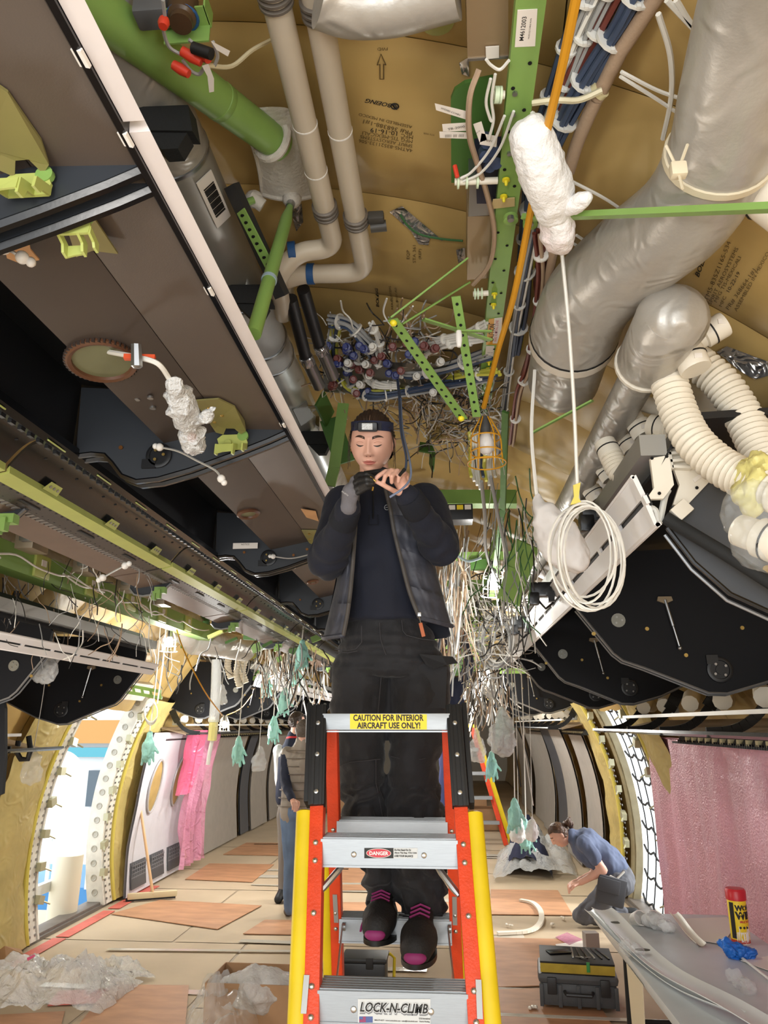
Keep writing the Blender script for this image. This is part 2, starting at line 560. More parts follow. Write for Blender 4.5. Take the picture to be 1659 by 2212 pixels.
# door surrounds: riveted frame flange, yellow piped insulation edge, sill
def arc_strip(mb, side, y0, y1, i0, i1, a0=60, a1=104, n=26):
    """a curved bar between y0..y1 and insets i0..i1"""
    P = []
    for k in range(n + 1):
        th = side * radians(a0 + (a1 - a0) * k / n)
        P += [shell(th, y0, i0), shell(th, y1, i0), shell(th, y1, i1), shell(th, y0, i1)]
    fs = []
    for k in range(n):
        for q in range(4):
            r = (q + 1) % 4
            fs.append((4 * k + q, 4 * k + r, 4 * k + 4 + r, 4 * k + 4 + q))
    fs += [(0, 1, 2, 3), (4 * n + 3, 4 * n + 2, 4 * n + 1, 4 * n)]
    mb.add(P, fs)
FRAMEW = mat('frame_white', '#d9d6cb', .5, var=.08, vscale=14, bump=.2, bscale=40)
for side, y0, y1, nm in ((-1, LD0, LD1, 'door_1'), (1, RD0, RD1, 'door_2')):
    m = MB()
    arc_strip(m, side, y0 - .03, y0 + .03, -.06, .14)
    arc_strip(m, side, y1 - .03, y1 + .03, -.03 if side < 0 else -.01, .14 if side < 0 else .06)
    arc_strip(m, side, y0, y1, -.05, .10, 57, 61, 3)
    fr = m.build(nm, FRAMEW if side < 0 else mat('frame_tan', '#9c9275', .55, var=.1), kind='structure')
    if side < 0:
        h_ = MB()
        for k in range(15):
            th = side * radians(62 + 2.8 * k); p = shell(th, y1 - .031, .055)
            h_.lathe(p, (0, -1, 0), [(0, .034), (.006, .030), (.004, .022), (-.002, .016)], 12)
        h_.build('lightening_cup', mat('cup_grey', '#b0ada2', .5, .2), fr, kind='stuff')
    for yy, s in ((y0, -1), (y1, 1)):
        m = MB(); arc_strip(m, side, min(yy, yy + s * .17), max(yy, yy + s * .17), .10 if side < 0 or s < 0 else .05, .14 if side < 0 or s < 0 else .07); m.build('frame_flange', FRAMEW if side < 0 else mat('frame_tan', '#9c9275', .55, var=.1), fr)
        r_ = MB()
        for k in range(34):
            th = side * radians(62 + 41 * k / 33)
            for q in (.04, .13):
                p = shell(th, yy + s * q, .14)
                r_.disk(p, shell(th, 0, 1) - shell(th, 0, 0), .012, .008, 6)
        r_.build('rivet', STEEL, fr, kind='stuff')
        pts = [shell(side * radians(60 + 44 * k / 24), yy + s * .19, .15) for k in range(25)]
        m = MB().tube(pts, .022, 7); m.build('piping', mat('yellow_piping', '#d3c35a', .5), fr)
        m = MB()
        G = []
        for k in range(30):
            th = side * radians(60 + 44 * k / 29)
            G.append([shell(th, yy + s * (.2 + .62 * j / 6), .15 + .05 * sin(pi * j / 6) + .03 * fbm((th * 9, j * .6, 2 + s))) for j in range(7)])
        m.grid(G); m.build('frame_blanket', GOLD2, fr, fix=False)
        # loose brackets along the flange
        m = MB()
        for k in range(7):
            th = side * radians(64 + 5.6 * k)
            p = shell(th, yy - s * .02, .16)
            m.box(p, (.05, .09, .07), Matrix.Rotation(rnd.uniform(-.4, .4), 3, 'X'))
            m.tube([p, p + V(-side * .05, -s * .1, -.05)], .008, 5)
        m.build('bracket', mat('zinc', '#b5b295', .45, .5), fr, kind='stuff')
    m = MB(); x = wall_x(0.02, side)
    m.box((x - side * .02, (y0 + y1) / 2, .03), (.16, y1 - y0 + .1, .06), bev=.01)
    m.box((x - side * .1, (y0 + y1) / 2, .02), (.05, y1 - y0 + .2, .03))
    m.build('sill', mat('sill_grey', '#77706a', .5, .4, var=.1), fr)

# red edge strip on the floor by the left door
for a, b in ((6.2, 7.0), (7.05, 8.0), (8.1, 9.2), (5.0, 5.5)):
    MB().box((-3.42, (a + b) / 2, .012), (.12, b - a, .004)).build('red_strip', REDS, floor, smooth=False)
MB().box((-2.55, 5.62, .012), (.36, .28, .004), Matrix.Rotation(.25, 3, 'Z')).build('red_strip', REDS, floor, smooth=False)

# ---- what is seen outside the left door
HW = mat('hangar_white', '#e4e6e8', .6)
hang = thing('hangar_wall', 'bright hangar wall with grey windows and orange band seen through the left door', 'wall', (-22, 26, -5))
m = MB(); m.box((-26, 34, 4), (30, .3, 18)); m.build('panel', HW, hang, smooth=False)
for k in range(7):
    MB().box((-34 + k * 3.2, 33.7, -.9), (2.2, .2, 1.5)).build('window', mat('hangar_glass', '#4f5c66', .2), hang, smooth=False)
MB().box((-27, 33.6, 1.5), (28, .2, 1.0)).build('orange_band', mat('orange_band', '#b98a4e', .6), hang, smooth=False)
MB().box((-27, 33.6, .62), (28, .2, .4)).build('blue_band', mat('blue_band', '#4f98a8', .6), hang, smooth=False)
tag(MB().box((-15, 20, -5.1), (40, 44, .2)).build('apron', mat('hangar_floor', '#b9bcbd', .5), smooth=False), kind='structure')['kind'] = 'structure'
# engine nacelle / wing shapes and a blue lift
nac = MB(); nac.lathe((-15.2, 22.5, -.2), V(.25, 1, 0), [(-6, 1.2), (-5.6, 1.5), (-3, 1.75), (0, 1.8), (3, 1.6), (5, 1.1)], 40)
tag(nac.build('engine_cowl', mat('cowl_white', '#f2f4f6', .3)), 'white rounded engine cowl outside the left doorway', 'engine cowl')
wg = MB(); wg.prism([(-8.8, 12.2, -.62), (-15, 11.2, -.35), (-15, 15.5, -.25), (-8.8, 14.4, -.5)], (0, 0, .25))
tag(wg.build('wing', mat('cowl_white', '#f2f4f6', .3), smooth=False), 'pale wing slab outside the left doorway above the blue lift', 'wing')
lf = thing('scissor_lift', 'blue lift platform with rails outside the left doorway', 'lift', (-10.5, 16.5, -5))
BLU = mat('lift_blue', '#3f7fb4', .45)
MB().box((-9.8, 15.8, -1.75), (4.5, 3, .55)).build('deck', BLU, lf, smooth=False)
MB().box((-9.8, 15.8, -4.3), (4.2, 2.6, .8)).build('base', BLU, lf, smooth=False)
m = MB()
for k in range(4):
    m.bar((-11.8, 14.4, -4.2 + k * .6), (-7.8, 14.4, -3.6 + k * .6), .15, .15); m.bar((-7.8, 14.4, -4.2 + k * .6), (-11.8, 14.4, -3.6 + k * .6), .15, .15)
m.build('scissor_arms', BLU, lf, smooth=False)
m = MB()
for k in range(6): m.bar((-12 + k * .88, 14.3, -1.5), (-12 + k * .88, 14.3, -.5), .06, .06)
m.bar((-12, 14.3, -.5), (-7.5, 14.3, -.5), .07, .07); m.bar((-12, 14.3, -1), (-7.5, 14.3, -1), .05, .05)
m.build('guard_rail', mat('rail_white', '#d9dcd8', .5), lf, smooth=False); lf.location.y += 2.2
MB().box((-3.9, 7.5, .3), (.06, 1.25, .09)).build('guard_bar', mat('rail_white', '#d9dcd8', .5), bpy.data.objects['door_1'], smooth=False)
MB().box((-5.2, 7.6, -.25), (2.6, 2.2, .2)).build('stair_landing', mat('landing', '#c9bda6', .6), smooth=False)
tag(bpy.data.objects['stair_landing'], 'beige landing platform just outside the left doorway', 'platform')
rl = MB(); c_ = at(152, 1960, Z=0.02)
rl.lathe((-3.78, 7.72, -.15), V(.02, 0, 1), [(0, .13), (.005, .14), (.72, .14), (.725, .13)], 24)
tag(rl.build('film_roll', mat('film_roll', '#ddd6c0', .5)), 'upright cream roll of film standing in the left doorway', 'roll')
# outside the right door: bright landing wall, cargo net across it
MB().box((3.4, 8, -.25), (2.4, 2.6, .2)).build('entry_landing', mat('landing2', '#d9d8d4', .6), smooth=False)
tag(bpy.data.objects['entry_landing'], 'pale landing platform just outside the right doorway', 'platform')
net = thing('safety_net', 'black strap safety net hung across the bright right doorway', 'net', (1.95, 7.9, 0))
NET = mat('net_strap', '#1d1e20', .8)
def dp(y, z, sag=0): return V(wall_x(z, 1, -.02), y, z)
for i in range(9):
    z = .12 + i * .235
    pts = []
    for k in range(13):
        t = k / 12; zz = z - .05 * abs(sin(pi * t * 4)) - .03 * sin(pi * t)
        pts.append(dp(RD0 + .05 + (RD1 - RD0 - .1) * t, max(.03, zz)))
    MB().tube(pts, .011, 5).build('strap', NET, net)
for i in range(5):
    yv = RD0 + .2 + i * (RD1 - RD0 - .4) / 4
    MB().tube([dp(yv + .02 * sin(k), .04 + 2.0 * k / 14) for k in range(15)], .007, 5).build('strap', NET, net)

# ---------------------------------------------------------------- centre overhead bins (left of the picture), stripped of their doors
def zc(dz): return CAM_H + dz
CY0, CY1 = -.6, 16.0
bins = thing('center_bin_row', 'long brown and black overhead bin shell hanging along the left, doors removed', 'overhead bin', (-1.2, 6, zc(.74)))
def rail(name, prof, y0, y1, m, parent, **k):
    """profile [(x, dz)] swept along the cabin"""
    return MB().prism([(x, y0, zc(d)) for x, d in prof], (0, y1 - y0, 0)).build(name, m, parent, **k)
SEAMS = [-.6, 1.03, 2.20, 3.72, 5.25, 6.8, 8.35, 9.9, 11.5, 13.0, 14.5, 16.0]
for i in range(len(SEAMS) - 1):
    a, b = SEAMS[i] + .012, SEAMS[i + 1] - .012
    rail('upper_panel', [(-.492, .905), (-.685, .915), (-.685, .945), (-.492, .93)], a, b, BROWN, bins, smooth=False)
    rail('sloped_panel', [(-.687, .914), (-.889, .872), (-.894, .90), (-.687, .94)], a, b, mat('bin_shell_brown_dark', '#463d38', .5, var=.06, vscale=3), bins, smooth=False)
    rail('back_panel', [(-.889, .875), (-.96, 1.06), (-1.2, 1.10), (-1.205, .865), (-1.225, .865), (-1.225, 1.13), (-.94, 1.09), (-.90, .90)], a, b, BLACKP, bins, smooth=False)
    # the other side: curved glossy bucket back, green extrusion, perforated and slotted panel, brown panel
    pr = [(-1.235 - .20 * t, .845 + .075 * sin(pi * t) - .03 * t) for t in [k / 10 for k in range(11)]]
    rail('bucket_back', pr + [(x - .0, d + .012) for x, d in reversed(pr)], a, b, BLACKG, bins, angle=50)
    rail('green_extrusion', [(-1.424, .80), (-1.426, .825), (-1.436, .825), (-1.436, .806), (-1.482, .796), (-1.482, .786)], a, b, LGREEN, bins, smooth=False)
    rail('perforated_panel', [(-1.482, .79), (-1.566, .774), (-1.566, .79), (-1.482, .81)], a, b, mat('bin_dark_brown', '#3d3733', .45, var=.05), bins, smooth=False)
    rail('outer_panel', [(-1.592, .770), (-1.74, .748), (-1.74, .762), (-1.592, .785)], a, b, mat('bin_shell_tan', '#6a584c', .5, var=.06), bins, smooth=False)
    # slots row and vent holes of the perforated panel (geometry, one part per panel)
    if b < 9:
        s = MB(); n = int((b - a) / .034)
        for k in range(n):
            yk = a + .03 + k * .034
            s.prism([(-1.564, yk, zc(.773)), (-1.594, yk, zc(.769)), (-1.594, yk + .016, zc(.769)), (-1.564, yk + .016, zc(.773))], (0, 0, .016))
        s.build('slot_rib', mat('slot_grey', '#77726d', .5), bins, smooth=False, kind='stuff')
        h = MB()
        for k in range(int((b - a) / .045)):
            yk = a + .04 + k * .045
            for xx, dd in ((-1.496, .786), (-1.552, .7765)):
                h.disk((xx, yk, zc(dd)), (0, 0, 1), .005, .006, 6)
        h.build('vent_hole', BLACK, bins, kind='stuff')
        for k in range(3):
            yk = a + (b - a) * (.2 + .3 * k)
            MB().box((-1.524, yk, zc(.7815)), (.022, .13, .006), Matrix.Rotation(radians(9.6), 3, 'Y'), .002).build('slot_cover', mat('slot_dark', '#1e1b19', .6), bins, smooth=False)
        # latch tabs and screws on the green extrusion
        nt = max(2, int((b - a) / .42))
        for k in range(nt):
            yk = a + (b - a) * (k + .5) / nt
            m = MB(); m.prism([(-1.420, yk - .05, zc(.81)), (-1.420, yk + .05, zc(.81)), (-1.399, yk + .04, zc(.834)), (-1.399, yk - .04, zc(.834))], (.004, 0, .004))
            t = m.build('tab', LGREEN, bins, smooth=False)
            m = MB()
            for q in (-.025, 0, .025): m.disk((-1.408, yk + q, zc(.826)), (.6, 0, -.5), .006, .006, 8)
            m.build('screw', STEEL, t, kind='stuff')
        m = MB()
        for k in range(int((b - a) / .11)):
            yk = a + .06 + k * .11
            m.disk((-1.34, yk, zc(.868)), (-.2, 0, 1), .006, .004, 8); m.disk((-1.285, yk + .05, zc(.884)), (0, 0, 1), .005, .004, 8)
        m.build('bucket_hole', mat('hole_black', '#020202', .9), bins, kind='stuff')
# long black centre bar with a fine rack along it
rail('center_bar', [(-1.170, .835), (-1.19, .822), (-1.225, .83), (-1.23, .85), (-1.185, .87), (-1.170, .86)], CY0, CY1, BLACKG, bins, smooth=False)
m = MB()
for k in range(150): m.box((-1.207, .9 + k * .05, zc(.822)), (.012, .022, .012), bev=0)
m.build('rack_tooth', BLACKP, bins, kind='stuff')
m = MB()
for k in range(22): m.box((-1.181, .4 + k * .33, zc(.826)), (.010, .10, .004), Matrix.Rotation(.5, 3, 'Y'))
m.build('worn_edge', LGREEN, bins, kind='stuff')
# black edge seal beside the white trim
rail('edge_seal', [(-.481, .893), (-.490, .888), (-.498, .90), (-.490, .935), (-.481, .93)], CY0, CY1, BLACKG, bins, smooth=False)

def partition(y, face_m, parent):
    P = [(-.49, .905), (-.55, .878), (-.66, .835), (-.80, .785), (-.90, .758), (-.97, .752), (-1.02, .772), (-1.055, .815), (-1.085, .845), (-1.13, .850), (-1.18, .845), (-1.19, 1.08), (-.95, 1.06), (-.90, .90), (-.69, .93), (-.49, .925)]
    p = MB().prism([(x, y - .030, zc(d)) for x, d in P], (0, .016, 0)).build('partition', face_m, parent, smooth=False)
    MB().prism([(x, y + .014, zc(d)) for x, d in P], (0, .016, 0)).build('partition', face_m, parent, smooth=False)
    lip = [(x, y - .022, zc(d) - .004) for x, d in P[:11]]
    MB().tube(lip, .011, 6).build('lip', BLACKG, p)
    lip = [(x, y + .024, zc(d) - .004) for x, d in P[:11]]
    MB().tube(lip, .011, 6).build('lip', BLACKG, p)
    # detent disk
    m = MB(); c = V(-.90, y - .034, zc(.828))
    m.lathe(c, (0, -1, 0), [(0, .042), (.006, .042), (.008, .036), (.008, .030), (.004, .029)], 20); m.box(c + V(-.03, -.004, -.028), (.045, .008, .03))
    d = m.build('detent', BLACKP, p)
    m = MB()
    for a in (0, 2.1, 4.2): m.disk(c + V(.018 * cos(a), -.009, .018 * sin(a)), (0, -1, 0), .005, .004, 8)
    m.build('rivet', mat('brass', '#b59a5a', .35, .8), p, kind='stuff')
    m = MB()
    for q in ((-1.03, .86), (-.77, .84), (-.70, .87)): m.disk((q[0], y - .032, zc(q[1])), (0, -1, 0), .007, .004, 10)
    m.build('bolt', mat('bronze', '#8a5c32', .4, .7), p, kind='stuff')
    return p
for y in SEAMS[1:-1]: partition(y, NAVYP, bins)
def far_partition(y, parent):
    P = [(-1.55, .775), (-1.58, .745), (-1.64, .715), (-1.71, .705), (-1.76, .715), (-1.79, .75), (-1.79, .9), (-1.55, .85)]
    p = MB().prism([(x, y - .01, zc(d)) for x, d in P], (0, .02, 0)).build('partition', NAVYP, parent, smooth=False)
    m = MB().tube([(x, y - .012, zc(d) - .003) for x, d in P[:6]], .007, 5).build('lip', STEEL, p)
    m = MB(); m.box((-1.60, y - .03, zc(.73)), (.06, .04, .035)); m.box((-1.60, y - .05, zc(.705)), (.02, .03, .05)); m.box((-1.635, y - .03, zc(.70)), (.02, .03, .05))
    m.build('latch', GREEN, p, smooth=False)
for y in SEAMS[1:9]: far_partition(y + .35, bins)

# white trim rail along the aisle edge, in lengths
for i, (a, b) in enumerate(((-.6, at(282, 262, Z=zc(.90)).y), (at(282, 262, Z=zc(.90)).y + .022, 4.2), (4.22, 8.0), (8.02, 16))):
    t = rail('edge_trim', [(-.4455, .90), (-.480, .90), (-.481, .915), (-.481, .945), (-.468, .945)], a, b, LILAC, None, smooth=False)
    tag(t, ['white edge trim of the left bins, nearest length at the top left corner', 'white edge trim of the left bins, long middle length past the first joint', 'white edge trim of the left bins, length behind the woman at the ladder', 'white edge trim of the left bins, farthest length down the cabin'][i], 'trim', 'white trims of the centre bins')
for yy in (.78, .93, 1.36, 2.1): MB().box((-.487, yy, zc(.893)), (.016, .028, .006), Matrix.Rotation(.3, 3, 'Y')).build('trim_clip', WHITE, bins, smooth=False)

# latch brackets: an olive plate above a yellow-green hook
OLIVE = mat('olive_plate', '#8d8654', .4, .25, var=.05)
def latch(yp, px, py, label, plate=True, sc=1.0, side=-1):
    """olive plate under the panel in front of partition yp, hook on the partition face"""
    yb = yp + side * .036; c = at(px, py, Y=yb); x = c.x
    t = thing('latch_bracket', label, 'bracket', c, 'bin latch brackets')
    if plate:
        zp = pz(x) - .004
        Q = [(-.045, -.25), (.02, -.25), (.05, -.20), (.05, -.10), (.044, -.06), (.026, -.045), (.012, -.07), (-.012, -.07), (-.026, -.045), (-.044, -.06), (-.05, -.10)]
        p = MB().prism([V(x + a * sc, yp + b * sc, pz(x + a * sc) - .003 - .02 * max(0, b + .1) / .06) for a, b in Q], (0, 0, -.005)).build('plate', OLIVE, t, smooth=False)
        m = MB()
        for a, b in ((-.034, -.11), (.034, -.11), (-.02, -.2), (.0, -.15)): m.ball((x + a * sc, yp + b * sc, pz(x + a * sc) - .012), .007, (1, 1, .6), 8)
        m.build('rivet', mat('brass', '#b59a5a', .35, .8), p, kind='stuff')
    m = MB(); r = lambda a, b, d: c + V(a, side * b, d) * sc
    m.prism([r(-.045, .004, .022), r(-.03, .004, .034), r(.035, .004, .034), r(.045, .004, .01), r(.042, .004, -.012), r(-.034, .004, -.012)], (0, side * .006, 0))
    for a, h in ((-.036, .05), (.012, .05), (.04, .034)): m.prism([r(a, .006, .006), r(a, .052, -.01), r(a, .055, -.012 - h * .6), r(a, .036, -.012 - h * .55), r(a, .03, -.02), r(a, .006, -.012)], (.005, 0, 0))
    m.prism([r(-.036, .05, -.012), r(.014, .05, -.012), r(.014, .053, -.034), r(-.012, .053, -.036), r(-.036, .053, -.042)], (0, side * .004, 0)); m.disk(r(-.01, .01, .006), (0, side, 0), .010 * sc, .008, 10)
    h = m.build('hook', LGREEN, t, smooth=False)
    MB().disk(r(.03, .002, .03), (0, side, 0), .016 * sc, .01, 14).build('lug', GREEN, h)
    return t
def pz(x): return zc(.906 + (-.492 - x) * .047) if x > -.687 else zc(.914 - (-.687 - x) * .208)
latch(1.03, 62, 418, 'olive plate and yellow-green latch at the left edge on the nearest bin', True, .95)
latch(1.03, 152, 492, 'yellow-green latch just behind the nearest bin partition', False, .75, 1)
latch(2.20, 503, 965, 'olive plate and latch beside the bubble wrapped cable end', True, 1.1)
latch(3.72, 690, 1200, 'olive plate and latch close to the woman’s elbow', True, 1.1)
m = MB(); a_ = [at(q, w, Z=zc(.897)) for q, w in ((150, 505), (205, 470), (255, 545), (200, 538), (165, 552))]
tag(m.prism(a_, (0, 0, -.004)).build('access_plate', OLIVE, smooth=False), 'bare olive plate lying flat on the brown panel beside the second latch', 'plate')

# rimmed cable holes
RIM = mat('rim_brown', '#5b3a26', .45)
def cable_hole(px, py, r, label):
    c = at(px, py, Z=zc(.893))
    if c.x > -.71: c.z = zc(.905)
    t = thing('cable_hole', label, 'grommet', c, 'rimmed cable holes')
    pts = [V(c.x + r * cos(a), c.y + r * 1.25 * sin(a), pz(c.x + r * cos(a)) - .004) for a in [2 * pi * k / 26 for k in range(26)]]
    MB().tube(pts, .010, 6, closed=True).build('rim', RIM, t)
    MB().prism([c + (p - c) * .97 for p in pts], (0, 0, .004)).build('backing', mat('hole_backing', '#6e6f52', .5, var=.1), t, smooth=False)
    if r > .05:
        m = MB()
        for k in range(44):
            a = 2 * pi * k / 44; m.box(V(c.x + r * 1.07 * cos(a), c.y + r * 1.33 * sin(a), pz(c.x + r * 1.07 * cos(a)) - .005), (.008, .008, .01))
        m.build('teeth', mat('rim_dark', '#2d211a', .6), t, smooth=False, kind='stuff')
    return c
hc = cable_hole(222, 768, .075, 'large toothed cable hole with a white wire hanging out')
cable_hole(537, 1103, .04, 'small rimmed cable hole beside the second partition')
cable_hole(676, 1252, .03, 'small rimmed cable hole close to the woman’s elbow')

# white wire with orange tie leading to a bubble wrapped end
pts = [hc + V(-.01, .01, .02)] + [at(x, y, Z=zc(d)) for x, y, d in ((262, 765, .85), (300, 772, .82), (340, 785, .80), (362, 812, .79), (372, 835, .78))]
t = thing('wrapped_cable', 'white cable from the toothed hole ending in a bubble wrapped bundle', 'cable', pts[-1])
MB().wire(pts, .0065, 7).build('wire', WIREW, t)
c = at(300, 770, Z=zc(.818)); m = MB(); m.bar(c + V(-.035, 0, 0), c + V(.035, .01, 0), .012, .012); m.build('orange_tie', mat('tie_orange', '#d8522a', .5), t)
MB().lathe(c + V(0, -.02, .02), (0, .3, -1), [(0, .012), (.05, .014), (.055, .008)], 8).build('connector', STEEL, t)
def lumpy(cs, rs, seed, amt=.25, voxel=.008, sc=38):
    m = MB()
    P = catmull(cs, 4); R = [p.x for p in catmull([V(r, 0, 0) for r in rs], 4)]
    for i in range(len(P) - 1): m.cone(P[i], P[i + 1], R[i], R[i + 1], 10)
    return remesh(m, voxel, 1, lambda p: amt * .05 * fbm((p.x + seed, p.y, p.z), sc, 3))
q = [at(x, y, Z=zc(d)) for x, y, d in ((376, 830, .78), (390, 870, .765), (405, 910, .755), (412, 925, .75), (415, 945, .74), (420, 965, .735))]
obj_from(lumpy(q, (.022, .036, .030, .016, .036, .026), 1), 'bubble_wrap', mat('bubble_dense', '#f1f3f4', .15, alpha=.72, bump=1, bscale=110, bdist=.012, spec=1.0), t)
obj_from(lumpy([q[3], at(445, 900, Z=zc(.75)), at(465, 882, Z=zc(.755))], (.010, .013, .006), 4), 'wrap_tail', MATS['bubble_dense'], t)
MB().ball(q[4] + V(0, 0, .0), .014, n=10).build('red_cap', mat('red_tape', '#e0543e', .5), t)

# thin cable with two white knobs, hanging across the partition
def knob_cable(pts, label, r=.0035, grp='thin restraint cables with white knobs'):
    t = thing('knob_cable', label, 'cable', pts[-1], grp)
    MB().wire(pts, r, 5).build('wire', mat('cable_grey', '#b9bab8', .4, .4), t)
    for e, d in ((pts[0], pts[1]), (pts[-1], pts[-2])):
        m = MB(); m.ball(e, .013, n=10); m.ball(e + (e - d).normalized() * .016, .010, n=8); m.build('knob', WHITE, t)
knob_cable([at(345, 966, Y=2.12), at(385, 975, Y=2.11), at(425, 995, Y=2.1), at(465, 1016, Y=2.09), at(478, 1034, Y=2.09)], 'thin cable with white knobs across the second bin partition')
knob_cable([at(590, 1202, Y=3.6), at(630, 1206, Y=3.6), at(676, 1196, Y=3.6)], 'thin cable with white knobs across the third bin partition')
knob_cable([at(222, 1248, Y=2.5), at(250, 1232, Y=2.5), at(270, 1222, Y=2.5)], 'thin cable with one knob under the brown outer panel at left')
knob_cable([at(8, 535, Z=zc(.86)), at(28, 545, Z=zc(.85)), at(48, 556, Z=zc(.845))], 'short cable with white knobs on a tape patch at the left edge')
tpatch = mat('masking_tape', '#c79a6b', .7, var=.08)
a_ = [at(x, y, Z=zc(.872)) for x, y in ((8, 527), (60, 515), (66, 540), (85, 562), (45, 570), (15, 558))]
tag(MB().prism(a_, (0, 0, .003)).build('tape_patch', tpatch, smooth=False), 'torn tan tape patch on the brown panel at the left edge', 'tape')
a_ = [at(x, y, Z=zc(.90)) for x, y in ((650, 1100), (682, 1105), (688, 1126), (662, 1118))]
tag(MB().prism(a_, (0, 0, .003)).build('tape_patch', tpatch, smooth=False), 'torn tan tape patch on the brown panel near the woman’s cuff', 'tape')
for (x, y), w in (((530, 1179), 'second'), ((372, 1095), 'first')):
    c = at(x, y, Z=zc(.86)); 
m = MB(); c = at(530, 1179, Y=3.66); m.box(c, (.13, .004, .03)); t = m.build('placard', LABEL, smooth=False); tag(t, 'small white printed placard on the black bin back', 'label')
lettering('NOTICE', c + V(0, -.004, .006), (1, 0, 0), (0, 0, 1), .012, INK, t)
m = MB()
for x, y in ((172, 930), (478, 1175), (245, 826), (296, 860), (325, 857), (330, 879)):
    c = at(x, y, Z=zc(.885) if x < 400 and y < 900 else zc(.97)); m.disk(c, (0, 0, -1), .009, .006, 10)
m.build('small_bolt', STEEL, bins, kind='stuff')

# ------------ green frames, boxes and ducts over the left aisle
fl = thing('green_floor_beam', 'long green beam with lighter green pads above the left aisle', 'beam', (-2.3, 4.5, zc(.86)))
rail('web', [(-2.28, .93), (-2.30, .93), (-2.30, .80), (-2.40, .80), (-2.40, .79), (-2.28, .79)], 1.6, 7.5, GREEN, fl, smooth=False)
for k in range(8):
    y = 2.1 + k * .62
    p = MB().box((-2.275, y, zc(.86)), (.02, .16, .13), None, .006).build('pad', LGREEN, fl)
    MB().box((-2.262, y, zc(.88)), (.004, .05, .035)).build('placard', LABEL, p, smooth=False)
for k in range(6):
    y = 2.4 + k * .62
    t = thing('power_box', 'grey electronics box with a blue connector above the left aisle, %s of the row' % ('nearest', 'second', 'third', 'fourth', 'fifth', 'farthest')[k], 'electronics box', (-2.17, y, zc(.88)), 'boxes above the left aisle')
    MB().box((-2.16, y, zc(.95)), (.10, .16, .15), None, .006).build('body', mat('box_tan', '#9c8d78', .4, .4), t)
    MB().box((-2.13, y - .10, zc(.96)), (.07, .04, .11), None, .004).build('face', STEEL, t)
    MB().lathe((-2.13, y - .12, zc(.97)), (.2, -1, 0), [(0, .022), (.04, .022), (.045, .016)], 10).build('connector', mat('conn_blue', '#26264d', .4), t)
t = MB()
t.tube([(-2.5, 1.2 + .1 * k, zc(.98) + .01 * sin(k)) for k in range(64)], .09, 14)
tag(t.build('side_duct', SILVER), 'silver duct running behind the green beam above the left aisle', 'duct')
for k in range(4):
    y0 = 1.9 + k * 1.1
    pts = [(-2.22 + .03 * rnd.uniform(-1, 1), y0 + j * .2, zc(.83 + .02 * sin(j * 2.2 + k))) for j in range(9)]
    tag(MB().wire(pts, .006, 5, 4).build('loom_wire', WIREW), ['pale loom wire above left aisle, nearest run', 'pale loom wire above left aisle, second run', 'pale loom wire above left aisle, third run', 'pale loom wire above left aisle, farthest run'][k], 'wire', 'loom wires over the left aisle')

# ---------------------------------------------------------------- overhead: ducts, pipes, rods, beams, bundles
# grey ECS pipes that run along the crown and turn left
def pipe(x, dz, y0, path, label, bands, r=.032):
    e = [V(x, y0, zc(dz))] + path
    t = thing('air_pipe', label, 'pipe', (x, y0, zc(dz)), 'grey overhead air pipes')
    pts = [e[0]] + [e[0] + (e[1] - e[0]) * k for k in (.5, .97)]
    full = [e[0], e[1]]
    P = [e[0]]
    # rounded corners
    for i in range(1, len(e) - 1):
        a, b, c = e[i - 1], e[i], e[i + 1]; k = min(.075, (a - b).length * .45, (c - b).length * .45)
        p0 = b + (a - b).normalized() * k; p1 = b + (c - b).normalized() * k
        for q in range(9):
            u = q / 8; P.append(p0 * (1 - u) ** 2 + b * 2 * u * (1 - u) + p1 * u * u)
    P.append(e[-1])
    MB().tube(P, r, 20).build('tube', GREYDUCT, t, angle=50)
    for y in bands:
        m = MB()
        for q in (-.016, 0, .016): m.lathe((x, y + q, zc(dz)), (0, 1, 0), [(-.006, r + .001), (-.003, r + .007), (.003, r + .007), (.006, r + .001)], 22)
        m.build('clamp', mat('clamp_grey', '#6f675e', .4, .3), t)
    return t, P
pa_e = at(722, 535, Z=zc(1.50)); xa = pa_e.x
pb_e = at(790, 590, Z=zc(1.50)); xb = pb_e.x
ya, yb = pa_e.y, pb_e.y
ea = [V(xa, ya, zc(1.5)), at(640, 545, Y=ya - .005), at(598, 600, Y=ya + .03), at(612, 680, Y=ya + .35)]
eb = [V(xb, yb, zc(1.5)), at(655, 592, Y=yb + .0), at(612, 606, Y=yb + .03), at(622, 650, Y=yb + .35)]
ta, _ = pipe(xa, 1.5, .5, ea, 'grey air pipe nearer the green rod, elbow with blue strap', (at(600, 12, Z=zc(1.47)).y, at(722, 470, Z=zc(1.47)).y))
tb, _ = pipe(xb, 1.5, .5, eb, 'grey air pipe right of its twin, lower elbow with blue strap', (at(685, 40, Z=zc(1.47)).y, at(783, 490, Z=zc(1.47)).y))
for t, e, px in ((ta, ea, (632, 540)), (tb, eb, (672, 590))):
    a, b = e[0], e[1]; d = (b - a).normalized(); c = at(*px, Y=a.y)
    c = a + d * (c - a).dot(d)
    MB().lathe(c - d * .012, d, [(0, .033), (.001, .036), (.024, .036), (.025, .033)], 22).build('blue_strap', TAPEB, t)
for px in ((707, 385), (690, 285), (760, 300)):
    p = at(*px, Z=zc(1.47)); tt, xx = (ta, xa) if px[0] < 730 else (tb, xb)
    MB().lathe((xx, p.y, zc(1.5)), (0, 1, 0), [(0, .0322), (.0, .0332), (.004, .0332), (.004, .0322)], 22).build('seam_band', WHITE, tt)
